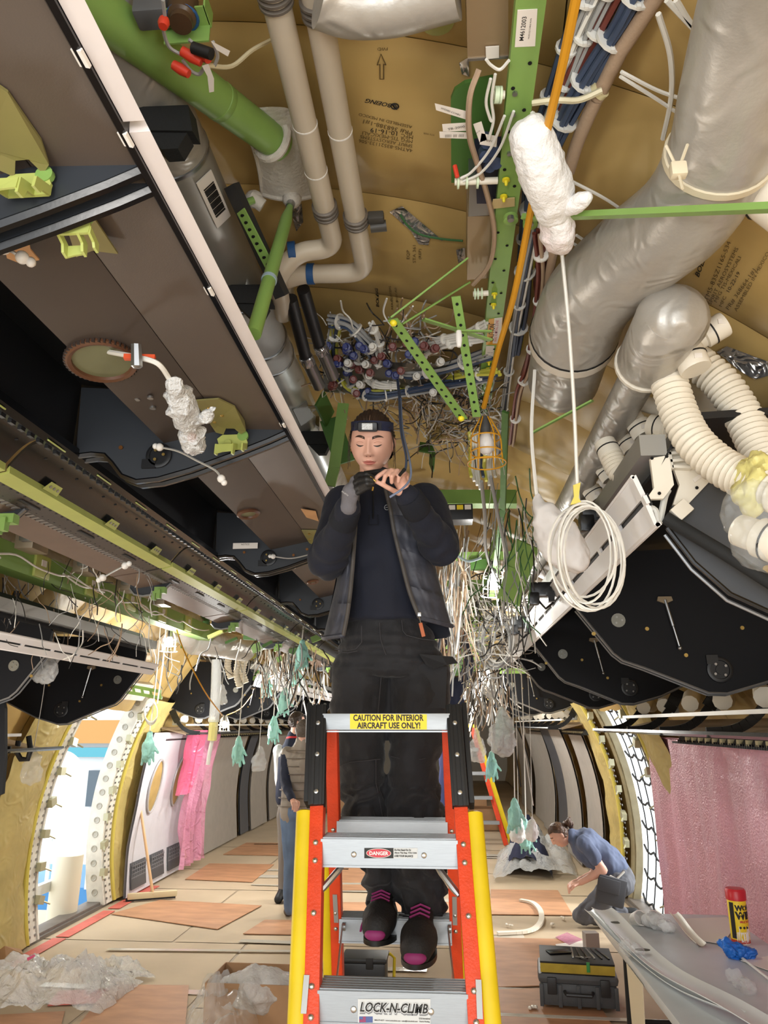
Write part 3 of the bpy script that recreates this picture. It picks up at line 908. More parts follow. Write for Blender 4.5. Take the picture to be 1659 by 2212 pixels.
m = MB(); p = at(812, 470, Z=zc(1.5)); m.box(p, (.05, .03, .03), None, .006); m.lathe(p + V(.01, .03, -.01), (1, 0, .1), [(-.03, .016), (.02, .018)], 10)
tag(m.build('pipe_bracket', mat('bracket_dark', '#45433f', .5)), 'dark bracket holding the right grey pipe near its elbow', 'bracket')
# two black-and-foil hoses below the elbows
for k, (a, b, c) in enumerate((((655, 625), (690, 745), (720, 815)), ((628, 645), (660, 770), (690, 835)))):
    t = thing('black_hose', 'black hose with silver foil ends, %s of the pair below the elbows' % ('right' if k == 0 else 'left'), 'hose', at(*a, Y=2.35), 'black hoses below the pipe elbows')
    P = [at(*a, Y=2.3), at((a[0] + b[0]) / 2, (a[1] + b[1]) / 2, Y=2.45), at(*b, Y=2.6), at(*c, Y=2.75)]
    MB().tube(catmull(P[:3], 5), .024, 14).build('sleeve', mat('hose_black', '#1d1c1e', .5), t)
    MB().tube([P[2], P[2] + (P[3] - P[2]) * .25], .028, 14).build('foil', FOIL, t)
    MB().tube([P[2] + (P[3] - P[2]) * .25, P[3]], .026, 14).build('tail', STEEL, t)
# silver duct beside the white trim
sx, sz, sr = -.747, zc(1.58), .105
sd = thing('silver_duct', 'long silver air duct running beside the white trim of the left bins', 'duct', (sx, 3, sz))
ys_ = [-.4, at(380, 230, X=sx).y, at(520, 555, X=sx).y, at(570, 655, X=sx).y, at(585, 735, X=sx).y, at(700, 985, X=sx).y, 6.5]
mats_ = [SILVER, mat('duct_grey', '#a9a79f', .38, .45, var=.05), mat('duct_wrap', '#c5c6c4', .6, var=.05, bump=.3, bscale=20), mat('duct_wrap', '#c5c6c4'), mat('duct_bright', '#ced3d2', .32, .45, bump=.1, bscale=80), SILVER]
for i in range(6):
    MB().tube([(sx, ys_[i], sz), (sx, ys_[i + 1], sz)], sr - .003 * (i in (2,)), 28).build(['foil_section', 'smooth_section', 'wrapped_section', 'joint_section', 'bright_section', 'far_section'][i], mats_[i], sd)
    MB().lathe((sx, ys_[i], sz), (0, 1, 0), [(-.008, sr), (-.006, sr + .004), (.006, sr + .004), (.008, sr)], 28).build('band', STEEL, sd)
p = at(437, 350, X=sx + .04); MB().box((sx + .086, p.y, sz - .068), (.004, .2, .06), Matrix.Rotation(radians(42), 3, 'Y')).build('placard', LABEL, sd, smooth=False)
p = at(645, 880, X=sx + .04); MB().box((sx + .066, p.y, sz - .083), (.08, .2, .003), Matrix.Rotation(radians(-38), 3, 'Y')).build('placard', mat('label_grey', '#a8adad', .6), sd, smooth=False)
p = at(437, 345, X=sx + .04); m = MB()
for k in range(14): m.box((sx + .089, p.y - .06 + k * .009, sz - .069), (.003, .003 + .003 * (k % 3), .04), Matrix.Rotation(radians(42), 3, 'Y'))
m.build('bar_code', INK, sd, smooth=False, kind='stuff')
# black foam clamps that grip the duct
for k, (px, py) in enumerate(((362, 275), (545, 645), (688, 950))):
    c = at(px, py, Z=zc(1.44))
    t = thing('duct_clamp', ['black foam duct clamp nearest the top left corner', 'black foam duct clamp beside the thin green rod', 'black foam duct clamp level with the woman’s face'][k], 'clamp', c, 'black duct clamps')
    MB().prism([c + V(-.09, -.03, .04), c + V(.06, -.03, .035), c + V(.075, -.025, -.04), c + V(-.08, -.03, -.03)], (0, .06, .014)).build('pad', FOAMB, t, smooth=False)
    MB().prism([c + V(-.05, -.02, -.03), c + V(.06, -.02, -.04), c + V(.04, -.02, -.085), c + V(.0, -.02, -.085)], (0, .05, .006)).build('foot', FOAMB, t, smooth=False)
# clear plastic film around the near foil
m = MB(); G = []
for i in range(12):
    y = .80 + i * .025
    G.append([V(sx + .02 + (.125 + .02 * fbm((i * .4, j * .7, 4))) * cos(radians(-60 + j * 20)), y + .03 * fbm((i, j * .5, 7)), sz - .01 + (.125 + .03 * fbm((i * .5, j, 9))) * sin(radians(-60 + j * 20))) for j in range(8)])
tag(m.grid(G).build('plastic_film', CLEAR, fix=False), 'crumpled clear film around the silver duct at the top left', 'plastic film')
# big green tie rod with its felt boot
a, b = at(200, 15, Z=zc(1.48)), at(604, 314, Z=zc(1.62))
t = thing('green_tie_rod', 'thick green tie rod entering a white felt boot', 'tie rod', b)
MB().tube([a + (a - b) * .4, a, b], [.054, .053, .046], 24).build('rod', GREEN, t)
MB().lathe(a + (b - a) * .60, b - a, [(0, .048), (.002, .0502), (.02, .0497), (.022, .048)], 24).build('joint', GREEN, t)
boot = thing('felt_boot', 'white felt boot around the end of the thick green tie rod', 'boot', at(605, 330, Z=zc(1.64)))
G = []
cs = [[(520, 252), (548, 234), (615, 232), (640, 250)], [(540, 300), (575, 280), (640, 285), (652, 300)], [(558, 360), (590, 350), (640, 350), (664, 358)], [(566, 420), (600, 428), (640, 430), (672, 424)]]
for i, rw in enumerate(cs): G.append([at(x, y, Z=zc(1.655 - .025 * (j in (1, 2)))) for j, (x, y) in enumerate(rw)])
HH = []
for i in range(4): HH.append(catmull(G[i], 5))
HH = [catmull([HH[i][j] for i in range(4)], 6) for j in range(len(HH[0]))]
MB().grid(HH).build('pad', FELT, boot, fix=False)
MB().tube(catmull([HH[0][k] for k in range(0, 19, 3)], 3), .006, 6).build('piping', FELT, boot)
MB().tube([HH[k][-1] for k in range(len(HH))], .008, 6).build('piping', FELT, boot)
d = (b - a).normalized(); fx, fy, _ = frame(d)
MB().tube([b - d * .035 + (fx * cos(q) + fy * sin(q)) * .054 for q in np.linspace(0, 2 * pi, 22)[:-1]], .012, 7, closed=True).build('cuff', FELT, boot)
# thin green rod
a, b = at(628, 440, Z=zc(1.60)), at(548, 722, Z=zc(.985))
t = thing('thin_green_rod', 'thin green rod with a grey clip running down to the left bins', 'tie rod', b)
u = (b - a)
MB().tube([a, a + u * .06, a + u * .14, a + u * .8, b], [.008, .012, .0185, .02, .02], 16).build('rod', GREEN, t)
MB().tube([a - u * .03, a + u * .03], .014, 12).build('end_fitting', STEEL, t)
MB().lathe(a + u * .62, u, [(0, .0205), (.0, .0225), (.012, .0225), (.012, .0205)], 16).build('clip', mat('clip_blue_grey', '#9fb4c2', .4), t)
MB().ball(a - u * .04, .032, (1, 1, .8), 12).build('felt_cap', FELT, t)
m = MB(); m.ball(at(548, 430, Z=zc(1.6)), .03, (1, .8, 1), 12); m.tube([at(540, 425, Z=zc(1.6)), at(568, 445, Z=zc(1.58))], .022, 10)
tag(m.build('felt_stub', FELT), 'white felt cap on the frame left of the felt boot', 'cap')
m = MB().tube([at(512, 445, Z=zc(1.55)), at(548, 432, Z=zc(1.58))], .012, 10)
tag(m.build('short_green_link', GREEN), 'short green link left of the felt boot', 'link')
# green perforated angle and dark strut below
t = thing('perforated_angle', 'green perforated angle strip behind the thin green rod', 'bracket', at(545, 520, Z=zc(1.4)))
a, b = at(520, 455, Z=zc(1.45)), at(590, 590, Z=zc(1.30))
MB().bar(a, b, .035, .004, (0, 0, 1)).build('strip', GREEN, t, smooth=False)
m = MB()
for k in range(9): m.disk(a + (b - a) * (k + .5) / 9 + V(0, 0, -.004), (0, 0, -1), .006, .003, 8)
m.build('hole', mat('hole_black', '#020202', .9), t, kind='stuff')
tag(MB().bar(at(500, 400, Z=zc(1.55)), at(610, 640, Z=zc(1.3)), .04, .03, (0, 0, 1)).build('dark_strut', mat('strut_dark', '#2e2f31', .5), smooth=False), 'dark strut lying behind the thin green rod', 'strut')

# connector cluster at the top left
t = thing('connector_cluster', 'brown connector in a green bracket with red caps hanging below', 'connector', at(395, 45, Z=zc(1.4)))
c = at(395, 40, Z=zc(1.45))
MB().lathe(c + V(0, 0, .05), (0, -.1, -1), [(0, .03), (.03, .033), (.055, .03), (.06, .024), (.075, .024)], 18).build('body', mat('conn_brown', '#4d3a29', .35), t)
MB().tube([c + V(.03 * cos(q), .03 * sin(q), .002) for q in np.linspace(0, 2 * pi, 20)[:-1]], .005, 6, closed=True).build('blue_ring', TAPEB, t)
m = MB(); m.box(c + V(.0, .03, -.01), (.10, .004, .045)); m.box(c + V(0, .01, .012), (.10, .05, .004)); m.box(c + V(.05, .01, .03), (.004, .05, .04)); m.build('bracket', GREEN, t, smooth=False)
m = MB().box(c + V(-.07, .0, .04), (.07, .05, .08), None, .008); m.build('housing', mat('housing_grey', '#5f6062', .5), t)
for (x0, y0, x1, y1) in ((355, 42, 352, 58), (393, 110, 435, 135), (375, 140, 408, 160), (436, 116, 450, 128)):
    p0, p1 = at(x0, y0, Z=zc(1.36)), at(x1, y1, Z=zc(1.34)); MB().tube([p0, p0 + (p1 - p0) * .5, p1], [.010, .012, .009], 10).build('red_cap', mat('cap_red', '#d6402a', .45), t)
m = MB(); p = at(437, 110, Z=zc(1.34)); m.tube([p + V(-.02, 0, .01), p + V(.02, 0, -.01)], .012, 10); m.build('black_cap', BLACK, t)
for pts in (((352, 0), (356, 40), (352, 60), (365, 100), (395, 120)), ((408, 85), (425, 100), (440, 118)), ((395, 130), (412, 152), (430, 160), (442, 145)), ((460, 90), (470, 120), (462, 145))):
    MB().wire([at(x, y, Z=zc(1.36)) for x, y in pts], .004, 5).build('wire', WIREG, t)
a_ = [at(x, y, Z=zc(1.33)) for x, y in ((436, 142), (450, 138), (462, 170), (462, 198), (452, 200), (448, 165))]
MB().prism(a_, (0, .001, .001)).build('tag', LABEL, t, smooth=False)
a_ = [at(x, y, Z=zc(1.34)) for x, y in ((455, 88), (497, 110), (492, 122), (468, 108))]
MB().prism(a_, (0, .001, .001)).build('tag', LABEL, t, smooth=False)
tag(MB().wire([at(x, y, Z=zc(z)) for x, y, z in ((448, 142, 1.34), (500, 143, 1.42), (545, 108, 1.52), (590, 84, 1.6))], .005, 6).build('clear_tube', mat('tube_cream', '#d8cfae', .4)), 'pale flexible tube running right from the red capped connectors', 'tube')

# top-centre foil duct and gold box
m = MB().tube(catmull([at(690, -10, Z=zc(1.42)), at(760, 12, Z=zc(1.42)), at(850, 8, Z=zc(1.42)), at(930, -14, Z=zc(1.42)), at(985, -30, Z=zc(1.42))], 6), .06, 20)
tag(m.build('foil_duct', SILVER), 'foil wrapped duct crossing the top edge of the view', 'duct')
def box_thing(name, label, cat, q, dz0, dz1, m, grp=None):
    P = [at(x, y, Z=zc(dz0)) for x, y in q]
    t = thing(name, label, cat, P[0], grp)
    MB().prism([p for p in P], (0, 0, dz1 - dz0)).build('body', m, t, smooth=False)
    return t, P
TANBOX = mat('tan_box', '#a38c6d', .35, .35, var=.04)
t, P = box_thing('equipment_box', 'tan metal box at the top of the view beside the green beam', 'box', ((1006, -60), (1098, -60), (1098, 122), (1010, 128)), 1.40, 1.56, TANBOX)
MB().bar(P[3] + V(0, 0, .0), P[2] + V(0, 0, 0), .006, .006).build('rim', STEEL, t, smooth=False)
a_ = [at(x, y, Z=zc(1.395)) for x, y in ((1049, 102), (1078, 100), (1078, 125), (1050, 128))]
MB().prism(a_, (0, 0, .002)).build('placard', LABEL, t, smooth=False)
t, P = box_thing('equipment_box', 'tan metal box with steel top section halfway along the green beam', 'box', ((1010, 468), (1070, 466), (1066, 600), (1009, 605)), 1.38, 1.50, TANBOX)
MB().prism([at(x, y, Z=zc(1.375)) for x, y in ((1014, 400), (1078, 400), (1074, 464), (1012, 468))], (0, 0, .12)).build('steel_top', STEEL, t, smooth=False)
MB().prism([at(x, y, Z=zc(1.372)) for x, y in ((1026, 335), (1085, 330), (1078, 440), (1030, 440))], (0, 0, .05)).build('dark_face', mat('dark_blue_face', '#23233a', .4), t, smooth=False)
m = MB()
for x, y in ((1050, 300), (1062, 318), (1046, 330), (1070, 345), (1056, 352)):
    m.lathe(at(x, y, Z=zc(1.36)), (.1, -.4, -1), [(-.01, .014), (.02, .016), (.022, .01)], 10)
m.build('connectors', mat('conn_navy', '#3a4a6c', .4), t, kind='stuff')
t = thing('green_shear_plate', 'dark green rounded plate behind the white label tags', 'plate', at(1010, 300, Z=zc(1.5)))
a_ = [at(x, y, Z=zc(1.46)) for x, y in ((975, 395), (974, 215), (982, 195), (1004, 180), (1065, 168), (1070, 395))]
MB().prism(a_, (0, 0, .01)).build('plate', DGREEN, t, smooth=False)

# main green beam
def bx(r, dz): return -r * dz * -1
gdz = 1.34
gx0, gx1 = .122 * gdz, .166 * gdz
beam = thing('green_beam', 'long light green perforated beam with yellow plugs, right of centre', 'beam', (gx0, 2, zc(gdz)))
gy0, gy1 = .6, at(1048, 895, Z=zc(gdz)).y
MB().prism([(gx0, gy0, zc(gdz)), (gx1, gy0, zc(gdz)), (gx1, gy0, zc(gdz + .07)), (gx1 - .005, gy0, zc(gdz + .07)), (gx1 - .005, gy0, zc(gdz + .005)), (gx0 + .005, gy0, zc(gdz + .005)), (gx0 + .005, gy0, zc(gdz + .03)), (gx0, gy0, zc(gdz + .03))], (0, gy1 - gy0, 0)).build('channel', GREEN, beam, smooth=False)
for px, py in ((1093, 387), (1088, 423), (1068, 634), (1066, 657), (1056, 780), (1055, 795), (1120, 60)):
    if py < 100: continue
    c = at(px, py, Z=zc(gdz - .002)); c.x = min(max(c.x, gx0 + .012), gx1 - .012)
    MB().lathe(c, (0, .15, -1), [(0, .010), (.005, .010), (.006, .005), (.016, .004), (.018, .002)], 10).build('plug', YELP, beam)
m = MB(); lab_y = at(1140, 112, Z=zc(gdz)).y
for k in range(34):
    yy = .95 + k * .062
    if yy > lab_y: m.disk((gx0 + .012 + .03 * (k % 2), yy, zc(gdz) - .0005), (0, 0, -1), .0045, .0015, 8)
m.build('hole', mat('hole_black', '#020202', .9), beam, kind='stuff')
m = MB()
for px, py in ((1112, 200), (1108, 245), (1100, 330)): m.disk(at(px, py, Z=zc(gdz)), (0, 0, -1), .006, .006, 8)
m.build('bolt', STEEL, beam, kind='stuff')
def face_label(parent, q, m, dz, name='placard', th=.0012):
    P = [at(x, y, Z=zc(dz)) for x, y in q]
    return MB().prism(P, (0, 0, th)).build(name, m, parent, smooth=False), P
def px_text(body, p0, p1, hpx, dz, m, parent, bold=0.0, sx=1.0):
    """text whose centre baseline runs from p0 to p1 (pixels) on a horizontal face"""
    a, b = at(*p0, Z=zc(dz)), at(*p1, Z=zc(dz)); c = (a + b) / 2; xd = (b - a).normalized()
    yd = Vector((0, 0, -1)).cross(xd)
    vs, fs = glyphs(body, 1.0, 0, 'CENTER', bold, sx)
    w = max(v[0] for v in vs) - min(v[0] for v in vs); h_ = max(v[1] for v in vs) - min(v[1] for v in vs)
    s = (b - a).length / w
    mb = MB(); mb.add([c + xd * v[0] * s + yd * (v[1] - (max(q[1] for q in vs) + min(q[1] for q in vs)) / 2) * s * hpx for v in vs], fs)
    return mb.build('lettering', m, parent, smooth=False, fix=False)
p, _ = face_label(beam, ((1118, 22), (1161, 20), (1156, 100), (1112, 102)), LABEL, gdz - .0016)
px_text('M4612003', (1126, 88), (1133, 36), 1.0, gdz - .002, INK, p, .01)
px_text('MODULE CABLE RUN', (1142, 84), (1147, 40), .9, gdz - .002, INK, p)
p, _ = face_label(beam, ((1056, 690), (1086, 686), (1082, 745), (1050, 745)), INKO, gdz - .0016)
px_text('CAUTION', (1060, 738), (1064, 700), 1.0, gdz - .002, INK, p, .01)
p2, _ = face_label(beam, ((1068, 688), (1085, 686), (1081, 742), (1064, 742)), LABEL, gdz - .0018)
px_text('WIRE ROUTING ZONE', (1070, 738), (1074, 692), 1.0, gdz - .0021, INKR, p2)
p, _ = face_label(beam, ((1050, 748), (1068, 748), (1066, 770), (1048, 770)), LABEL, gdz - .0016)
px_text('M87108', (1053, 762), (1064, 762), 1.3, gdz - .002, INK, p)
a_ = [at(x, y, Z=zc(gdz - .006)) for x, y in ((1065, 432), (1112, 428), (1112, 446), (1060, 452))]
MB().prism(a_, (0, 0, .003)).build('tape_wrap', mat('tan_tape', '#c3ad7c', .6), beam, smooth=False)
# toggle bracket and the thin green rod to the right
m = MB()
t = thing('cross_rod', 'thin light green rod running right from the beam to the edge of the view', 'rod', at(1130, 470, Z=zc(1.28)))
a, b = at(1132, 470, Z=zc(1.26)), at(1760, 444, Y=1.17)
MB().bar(a, b, .02, .014, (0, 0, 1)).build('rod', GREEN, t, smooth=False)
m = MB()
for q in ((1103, 468), (1145, 478)): m.lathe(at(*q, Z=zc(1.315)), (0, 0, -1), [(0, .02), (.014, .02), (.018, .014)], 14)
m.build('pivot', GREEN, t)
m = MB()
for q in ((1103, 468), (1145, 478)): m.lathe(at(*q, Z=zc(1.300)), (0, 0, -1), [(0, .009), (.012, .009)], 8)
m.build('bolt', STEEL, t, kind='stuff')
# big bracket arms near the centre
def strap(px0, px1, dz0, dz1, w, name, label, holes=10, plugs=True):
    a, b = at(*px0, Z=zc(dz0)), at(*px1, Z=zc(dz1)); t = thing(name, label, 'bracket', a, 'green support arms in the centre')
    MB().bar(a, b, w, .005, (0, .3, -1)).build('arm', GREEN, t, smooth=False)
    if holes:
        u = (b - a); x = u.cross(V(0, .3, -1)).normalized(); nrm = x.cross(u).normalized()
        if nrm.z > 0: nrm = -nrm
        m = MB()
        for k in range(holes): m.disk(a + u * (k + .7) / (holes + .4) + nrm * .002, nrm, .005, .002, 8)
        m.build('hole', MATS['hole_black'], t, kind='stuff')
        if plugs:
            for k in (0.02, .98): MB().lathe(a + u * k + nrm * .003, nrm, [(0, .011), (.006, .011), (.012, .005)], 10).build('plug', YELP, t)
    return t
strap((848, 690), (1000, 905), 1.15, .98, .035, 'support_arm', 'long perforated green arm slanting down behind the woman’s head', 14)
strap((1008, 560), (842, 688), 1.36, 1.16, .03, 'support_arm', 'green arm slanting from the box to the arm joint', 0)
strap((1010, 612), (865, 702), 1.36, 1.17, .032, 'support_arm', 'second green arm below and parallel to the upper arm', 0)
strap((985, 640), (1030, 900), 1.25, 1.0, .028, 'support_arm', 'green perforated strip hanging left of the beam', 12, False)
strap((915, 690), (1060, 735), 1.22, 1.2, .025, 'support_arm', 'short green strip crossing behind the white plug', 0)
strap((985, 715), (1060, 716), 1.16, 1.18, .018, 'support_arm', 'flat green tab level with the white plug', 0)
m = MB(); c = at(991, 715, Z=zc(1.14)); m.lathe(c, (0, .1, -1), [(0, .008), (.012, .01), (.03, .010), (.05, .007), (.052, .003)], 10)
tag(m.build('white_plug', WHITE), 'white plastic plug hanging from a green tab near the beam', 'plug')
strap((1150, 935), (1280, 865), .95, 1.0, .02, 'support_arm', 'thin green arm below the end of the wide silver duct', 0)
# standoff with three rings
def standoff(px0, px1, dz, label):
    a, b = at(*px0, Z=zc(dz)), at(*px1, Z=zc(dz)); t = thing('standoff', label, 'standoff', a, 'white ringed standoffs')
    MB().tube([a, b], .009, 10).build('post', WARMW, t)
    for k in (.05, .25, .5): MB().lathe(a + (b - a) * k, b - a, [(0, .009), (.001, .018), (.006, .018), (.007, .009)], 14).build('ring', mat('ring_mint', '#cfe0c0', .4), t)
standoff((982, 393), (1075, 390), 1.33, 'white standoff with pale rings pointing left from the beam at mid height')
standoff((1022, 635), (1055, 633), 1.33, 'white standoff with pale rings left of the beam near the caution label')
standoff((1066, 205), (1090, 205), 1.34, 'short white standoff left of the beam near the label tags')
MB()
c = at(986, 374, Z=zc(1.33)); tag(MB().lathe(c, (.2, .2, -1), [(-.02, .006), (.01, .006), (.012, .004)], 8).build('red_cap', mat('cap_red', '#d6402a')), 'small red cap above the ringed standoff', 'cap')
# white cable tags
for k, (q, txt) in enumerate(((((939, 223), (1008, 240), (1006, 258), (942, 238)), 'W5280 CONN'), (((955, 268), (1016, 264), (1016, 282), (957, 285)), 'TB-2000'), (((949, 284), (1014, 286), (1014, 300), (950, 298)), '||||| ||| ||||'), (((1022, 268), (1040, 262), (1052, 302), (1036, 308)), 'D40120'), (((1040, 288), (1075, 294), (1072, 318), (1036, 312)), 'P0318'))):
    P = [at(x, y, Z=zc(1.33)) for x, y in q]
    t = tag(MB().prism(P, (0, .0008, .0008)).build('cable_tag', LABEL, smooth=False), ['white printed cable tag, highest of the tags left of the beam', 'white printed cable tag, second of the tags left of the beam', 'white bar coded cable tag, lowest of the tags left of the beam', 'white cable tag tilted beside the dark connectors', 'white cable tag lying below the tilted tag'][k], 'tag', 'white cable tags by the green beam')
    px_text(txt, ((q[0][0] * .8 + q[1][0] * .2), (q[0][1] + q[3][1]) / 2 + 3), ((q[1][0] * .8 + q[0][0] * .2), (q[1][1] + q[2][1]) / 2), .8, 1.327, INK, t)
def wires(label, pts, r, m, name='wire', cat='wire', grp=None, sub=6, n=6):
    return tag(MB().wire(pts, r, n, sub).build(name, m), label, cat, grp)
Z = lambda L: [at(x, y, Z=zc(d)) for x, y, d in L]
wires('beige sleeve cable hanging past the label tags to the tan box', Z(((1035, 150, 1.36), (1015, 210, 1.33), (1014, 290, 1.32), (1030, 350, 1.33), (1052, 420, 1.33), (1068, 500, 1.33), (1058, 570, 1.33), (1022, 615, 1.34))), .007, BEIGEH, 'sleeved_cable', 'cable')
MB()
for k, L in enumerate((((1090, 250), (1060, 320), (1020, 370), (995, 385)), ((1110, 240), (1080, 320), (1040, 372), (1000, 392)), ((1060, 170), (1050, 220), (1058, 255), (1062, 262)), ((1070, 160), (1062, 215), (1066, 260), (1056, 300)), ((1100, 130), (1080, 150), (1060, 140), (1050, 128)))):
    wires('white loop wire by the tags left of the beam, run %s' % ['on the far left', 'second from left', 'near the upper standoff', 'just right of that one', 'under the tan box'][k], Z([(x, y, 1.325) for x, y in L]), .0035, WIREW, grp='loop wires by the tags')
# orange cord that carries the caged lamp
wires('orange cord running along the beam down to the unlit caged lamp', Z(((1252, -40, 1.22), (1215, 140, 1.23), (1180, 290, 1.24), (1148, 450, 1.24), (1110, 640, 1.22), (1075, 760, 1.2), (1045, 880, 1.12))), .0095, CORDO, 'orange_cord', 'cord', n=8)

# bundles of wires right of the beam
def bundle(label, pts, mats, rw, n, ties, sub=6, spread=1.0, group='wire bundles right of the beam'):
    P = catmull(pts, sub); t = thing('wire_bundle', label, 'wire bundle', P[0], group)
    R = rw * sqrt(n) * 1.05 * spread
    for k in range(n):
        a = 2.4 * k; rr = R * sqrt((k + .5) / n); ph = rnd.uniform(0, 6)
        Q = []
        for i, p in enumerate(P):
            d = (P[min(i + 1, len(P) - 1)] - P[max(i - 1, 0)]); fx, fy, _ = frame(d)
            w = .25 * R * sin(i * .5 + ph)
            Q.append(p + fx * (rr * cos(a) + w * .5) + fy * (rr * sin(a) + w * .5))
        MB().tube(Q, rw, 5).build('strand', mats[k % len(mats)], t)
    for k in range(ties):
        i = int((k + .6) * (len(P) - 1) / ties); d = P[min(i + 1, len(P) - 1)] - P[max(i - 1, 0)]
        m = MB(); m.lathe(P[i] - d.normalized() * .003, d, [(0, R + rw * .5), (0, R + rw * 1.5), (.006, R + rw * 1.5), (.006, R + rw * .5)], 12); m.box(P[i] + V(.0, -.004, -R - rw), (.008, .006, .008))
        m.build('tie', WIREW, t)
    return t
bundle('bundle of purple and dark wires nearest the beam', Z(((1290, -60, 1.42), (1240, 60, 1.42), (1195, 190, 1.42), (1160, 300, 1.42), (1140, 420, 1.42), (1130, 560, 1.42))), [WIREP, WIREB, WIREG], .006, 7, 6)
bundle('bundle of grey and white wires beside the purple one', Z(((1330, -60, 1.41), (1270, 60, 1.41), (1220, 180, 1.41), (1180, 280, 1.41), (1150, 420, 1.4))), [WIREG, WIREW, WIREG], .006, 6, 5)
bundle('reddish brown cable run between the white and blue bundles', Z(((1360, -60, 1.40), (1290, 70, 1.40), (1230, 180, 1.40), (1195, 270, 1.40), (1160, 400, 1.40), (1158, 560, 1.40), (1165, 700, 1.38), (1130, 820, 1.36))), [WIRER], .0085, 2, 4)
bundle('navy blue bundle with yellow edge wires crossing to the right top', Z(((1400, -60, 1.38), (1350, 40, 1.38), (1290, 130, 1.38), (1240, 220, 1.38), (1200, 300, 1.38), (1160, 390, 1.38), (1140, 520, 1.38), (1128, 650, 1.38), (1112, 760, 1.36))), [WIREB, WIREB, WIREB, WIREY, WIREB], .0075, 9, 8)
bundle('brown red wires hanging below the foam wrapped cable', Z(((1165, 500, 1.30), (1170, 600, 1.30), (1160, 700, 1.28), (1140, 800, 1.26), (1122, 850, 1.24), (1106, 960, 1.2))), [WIRER, WIRER, BEIGEH], .006, 5, 5)
bundle('grey wires running down the right flank of the beam', Z(((1190, 330, 1.36), (1140, 560, 1.36), (1108, 740, 1.36), (1092, 860, 1.34), (1078, 980, 1.28))), [WIREG, WIREW, WIREB, WIREG], .005, 8, 4)
tag(MB().tube(Z(((1440, -40, 1.36), (1340, 110, 1.36), (1290, 210, 1.36))), .017, 10).build('sleeve_tube', BEIGEH), 'beige ribbed sleeve tube from the top edge to its pale band', 'sleeve')
tag(MB().tube(catmull(Z(((1288, 212, 1.36), (1250, 300, 1.36), (1228, 370, 1.35))), 5), .017, 10).build('sleeve_tube', BEIGEH), 'beige ribbed sleeve tube between the pale band and the foam wrap', 'sleeve')
tag(MB().wire(Z(((1196, 540, 1.3), (1185, 600, 1.3), (1170, 700, 1.28), (1160, 740, 1.26))), .014, 9).build('sleeve_tube', BEIGEH), 'beige ribbed sleeve tube hanging below the foam wrap', 'sleeve')
c = Z(((1318, 190, 1.34),))[0]; tag(MB().lathe(at(1300, 190, Z=zc(1.36)), (-.5, .7, 0), [(0, .018), (0, .022), (.012, .022), (.012, .018)], 14).build('band', mat('band_cream', '#ddd2a4', .4)), 'pale cream band around the beige sleeve', 'band')
wires('pale tube bridging the beam and the beige sleeve', Z(((1150, 222, 1.34), (1200, 216, 1.33), (1250, 216, 1.33), (1300, 195, 1.34))), .007, mat('tube_cream', '#d8cfae'), 'clear_tube', 'tube')
for k, L in enumerate((((1440, 0), (1530, 100), (1578, 188)), ((1525, 0), (1560, 60), (1566, 110)), ((1460, 0), (1500, 60), (1562, 105)), ((1422, 30), (1448, 120), (1450, 210), (1432, 300)), ((1342, 155), (1420, 195), (1488, 218)), ((1340, 165), (1420, 215), (1502, 270)), ((1236, 392), (1300, 425), (1342, 452)), ((1245, 508), (1280, 530), (1326, 552)), ((1232, 522), (1280, 550), (1324, 568)))):
    wires(['stiff white tie tail, longest of those at the upper right', 'thick white tie tail ending near the wide silver duct', 'white tie tail joining the thick one at its tip', 'long white tie tail curving straight down', 'upper of two parallel tie tails pointing right', 'lower of two parallel tie tails pointing right', 'thin tie tail behind the foam wrapped cable', 'upper thin tie tail at the foam knot', 'lower thin tie tail at the foam knot'][k], Z([(x, y, 1.30) for x, y in L]), .0058 if k < 4 else .0042, WIREW, 'tie_tail', 'cable tie', 'white tie tails at the upper right')
# foam wrapped cable end
t = thing('foam_wrapped_cable', 'white foam wrapped cable end with a pink tinged knot beside the beam', 'cable', at(1200, 530, Z=zc(1.16)))
q = Z(((1150, 300, 1.24), (1165, 350, 1.22), (1185, 400, 1.2), (1195, 440, 1.19), (1200, 465, 1.18)))
obj_from(lumpy(q, (.050, .058, .055, .050, .034), 3, .12, .007, 24), 'foam_sleeve', FOAMW, t)
q2 = Z(((1200, 462, 1.18), (1202, 480, 1.175), (1206, 505, 1.17), (1208, 522, 1.165)))
obj_from(lumpy(q2, (.030, .040, .046, .036), 8, .15, .006, 24), 'knot', mat('foam_pinkish', '#ecdcdc', .8, c2='#f0efee', vscale=14, bump=.6, bscale=120, bdist=.006), t)
obj_from(lumpy(Z(((1215, 462, 1.17), (1240, 445, 1.16), (1262, 432, 1.15))), (.016, .022, .018), 5, .1, .005, 24), 'tail', FOAMW, t)
MB().lathe(q[-1] + V(0, -.01, .006), q2[0] - q[-1] + V(0, 0, -.02), [(0, .034), (.0, .037), (.010, .037), (.010, .034)], 14).build('tape_band', mat('tape_clear_w', '#f4f3f0', .3), t)
MB().wire(Z(((1150, 245, 1.3), (1158, 262, 1.27), (1166, 290, 1.25))), .006, 6).build('wire', WIREW, t)

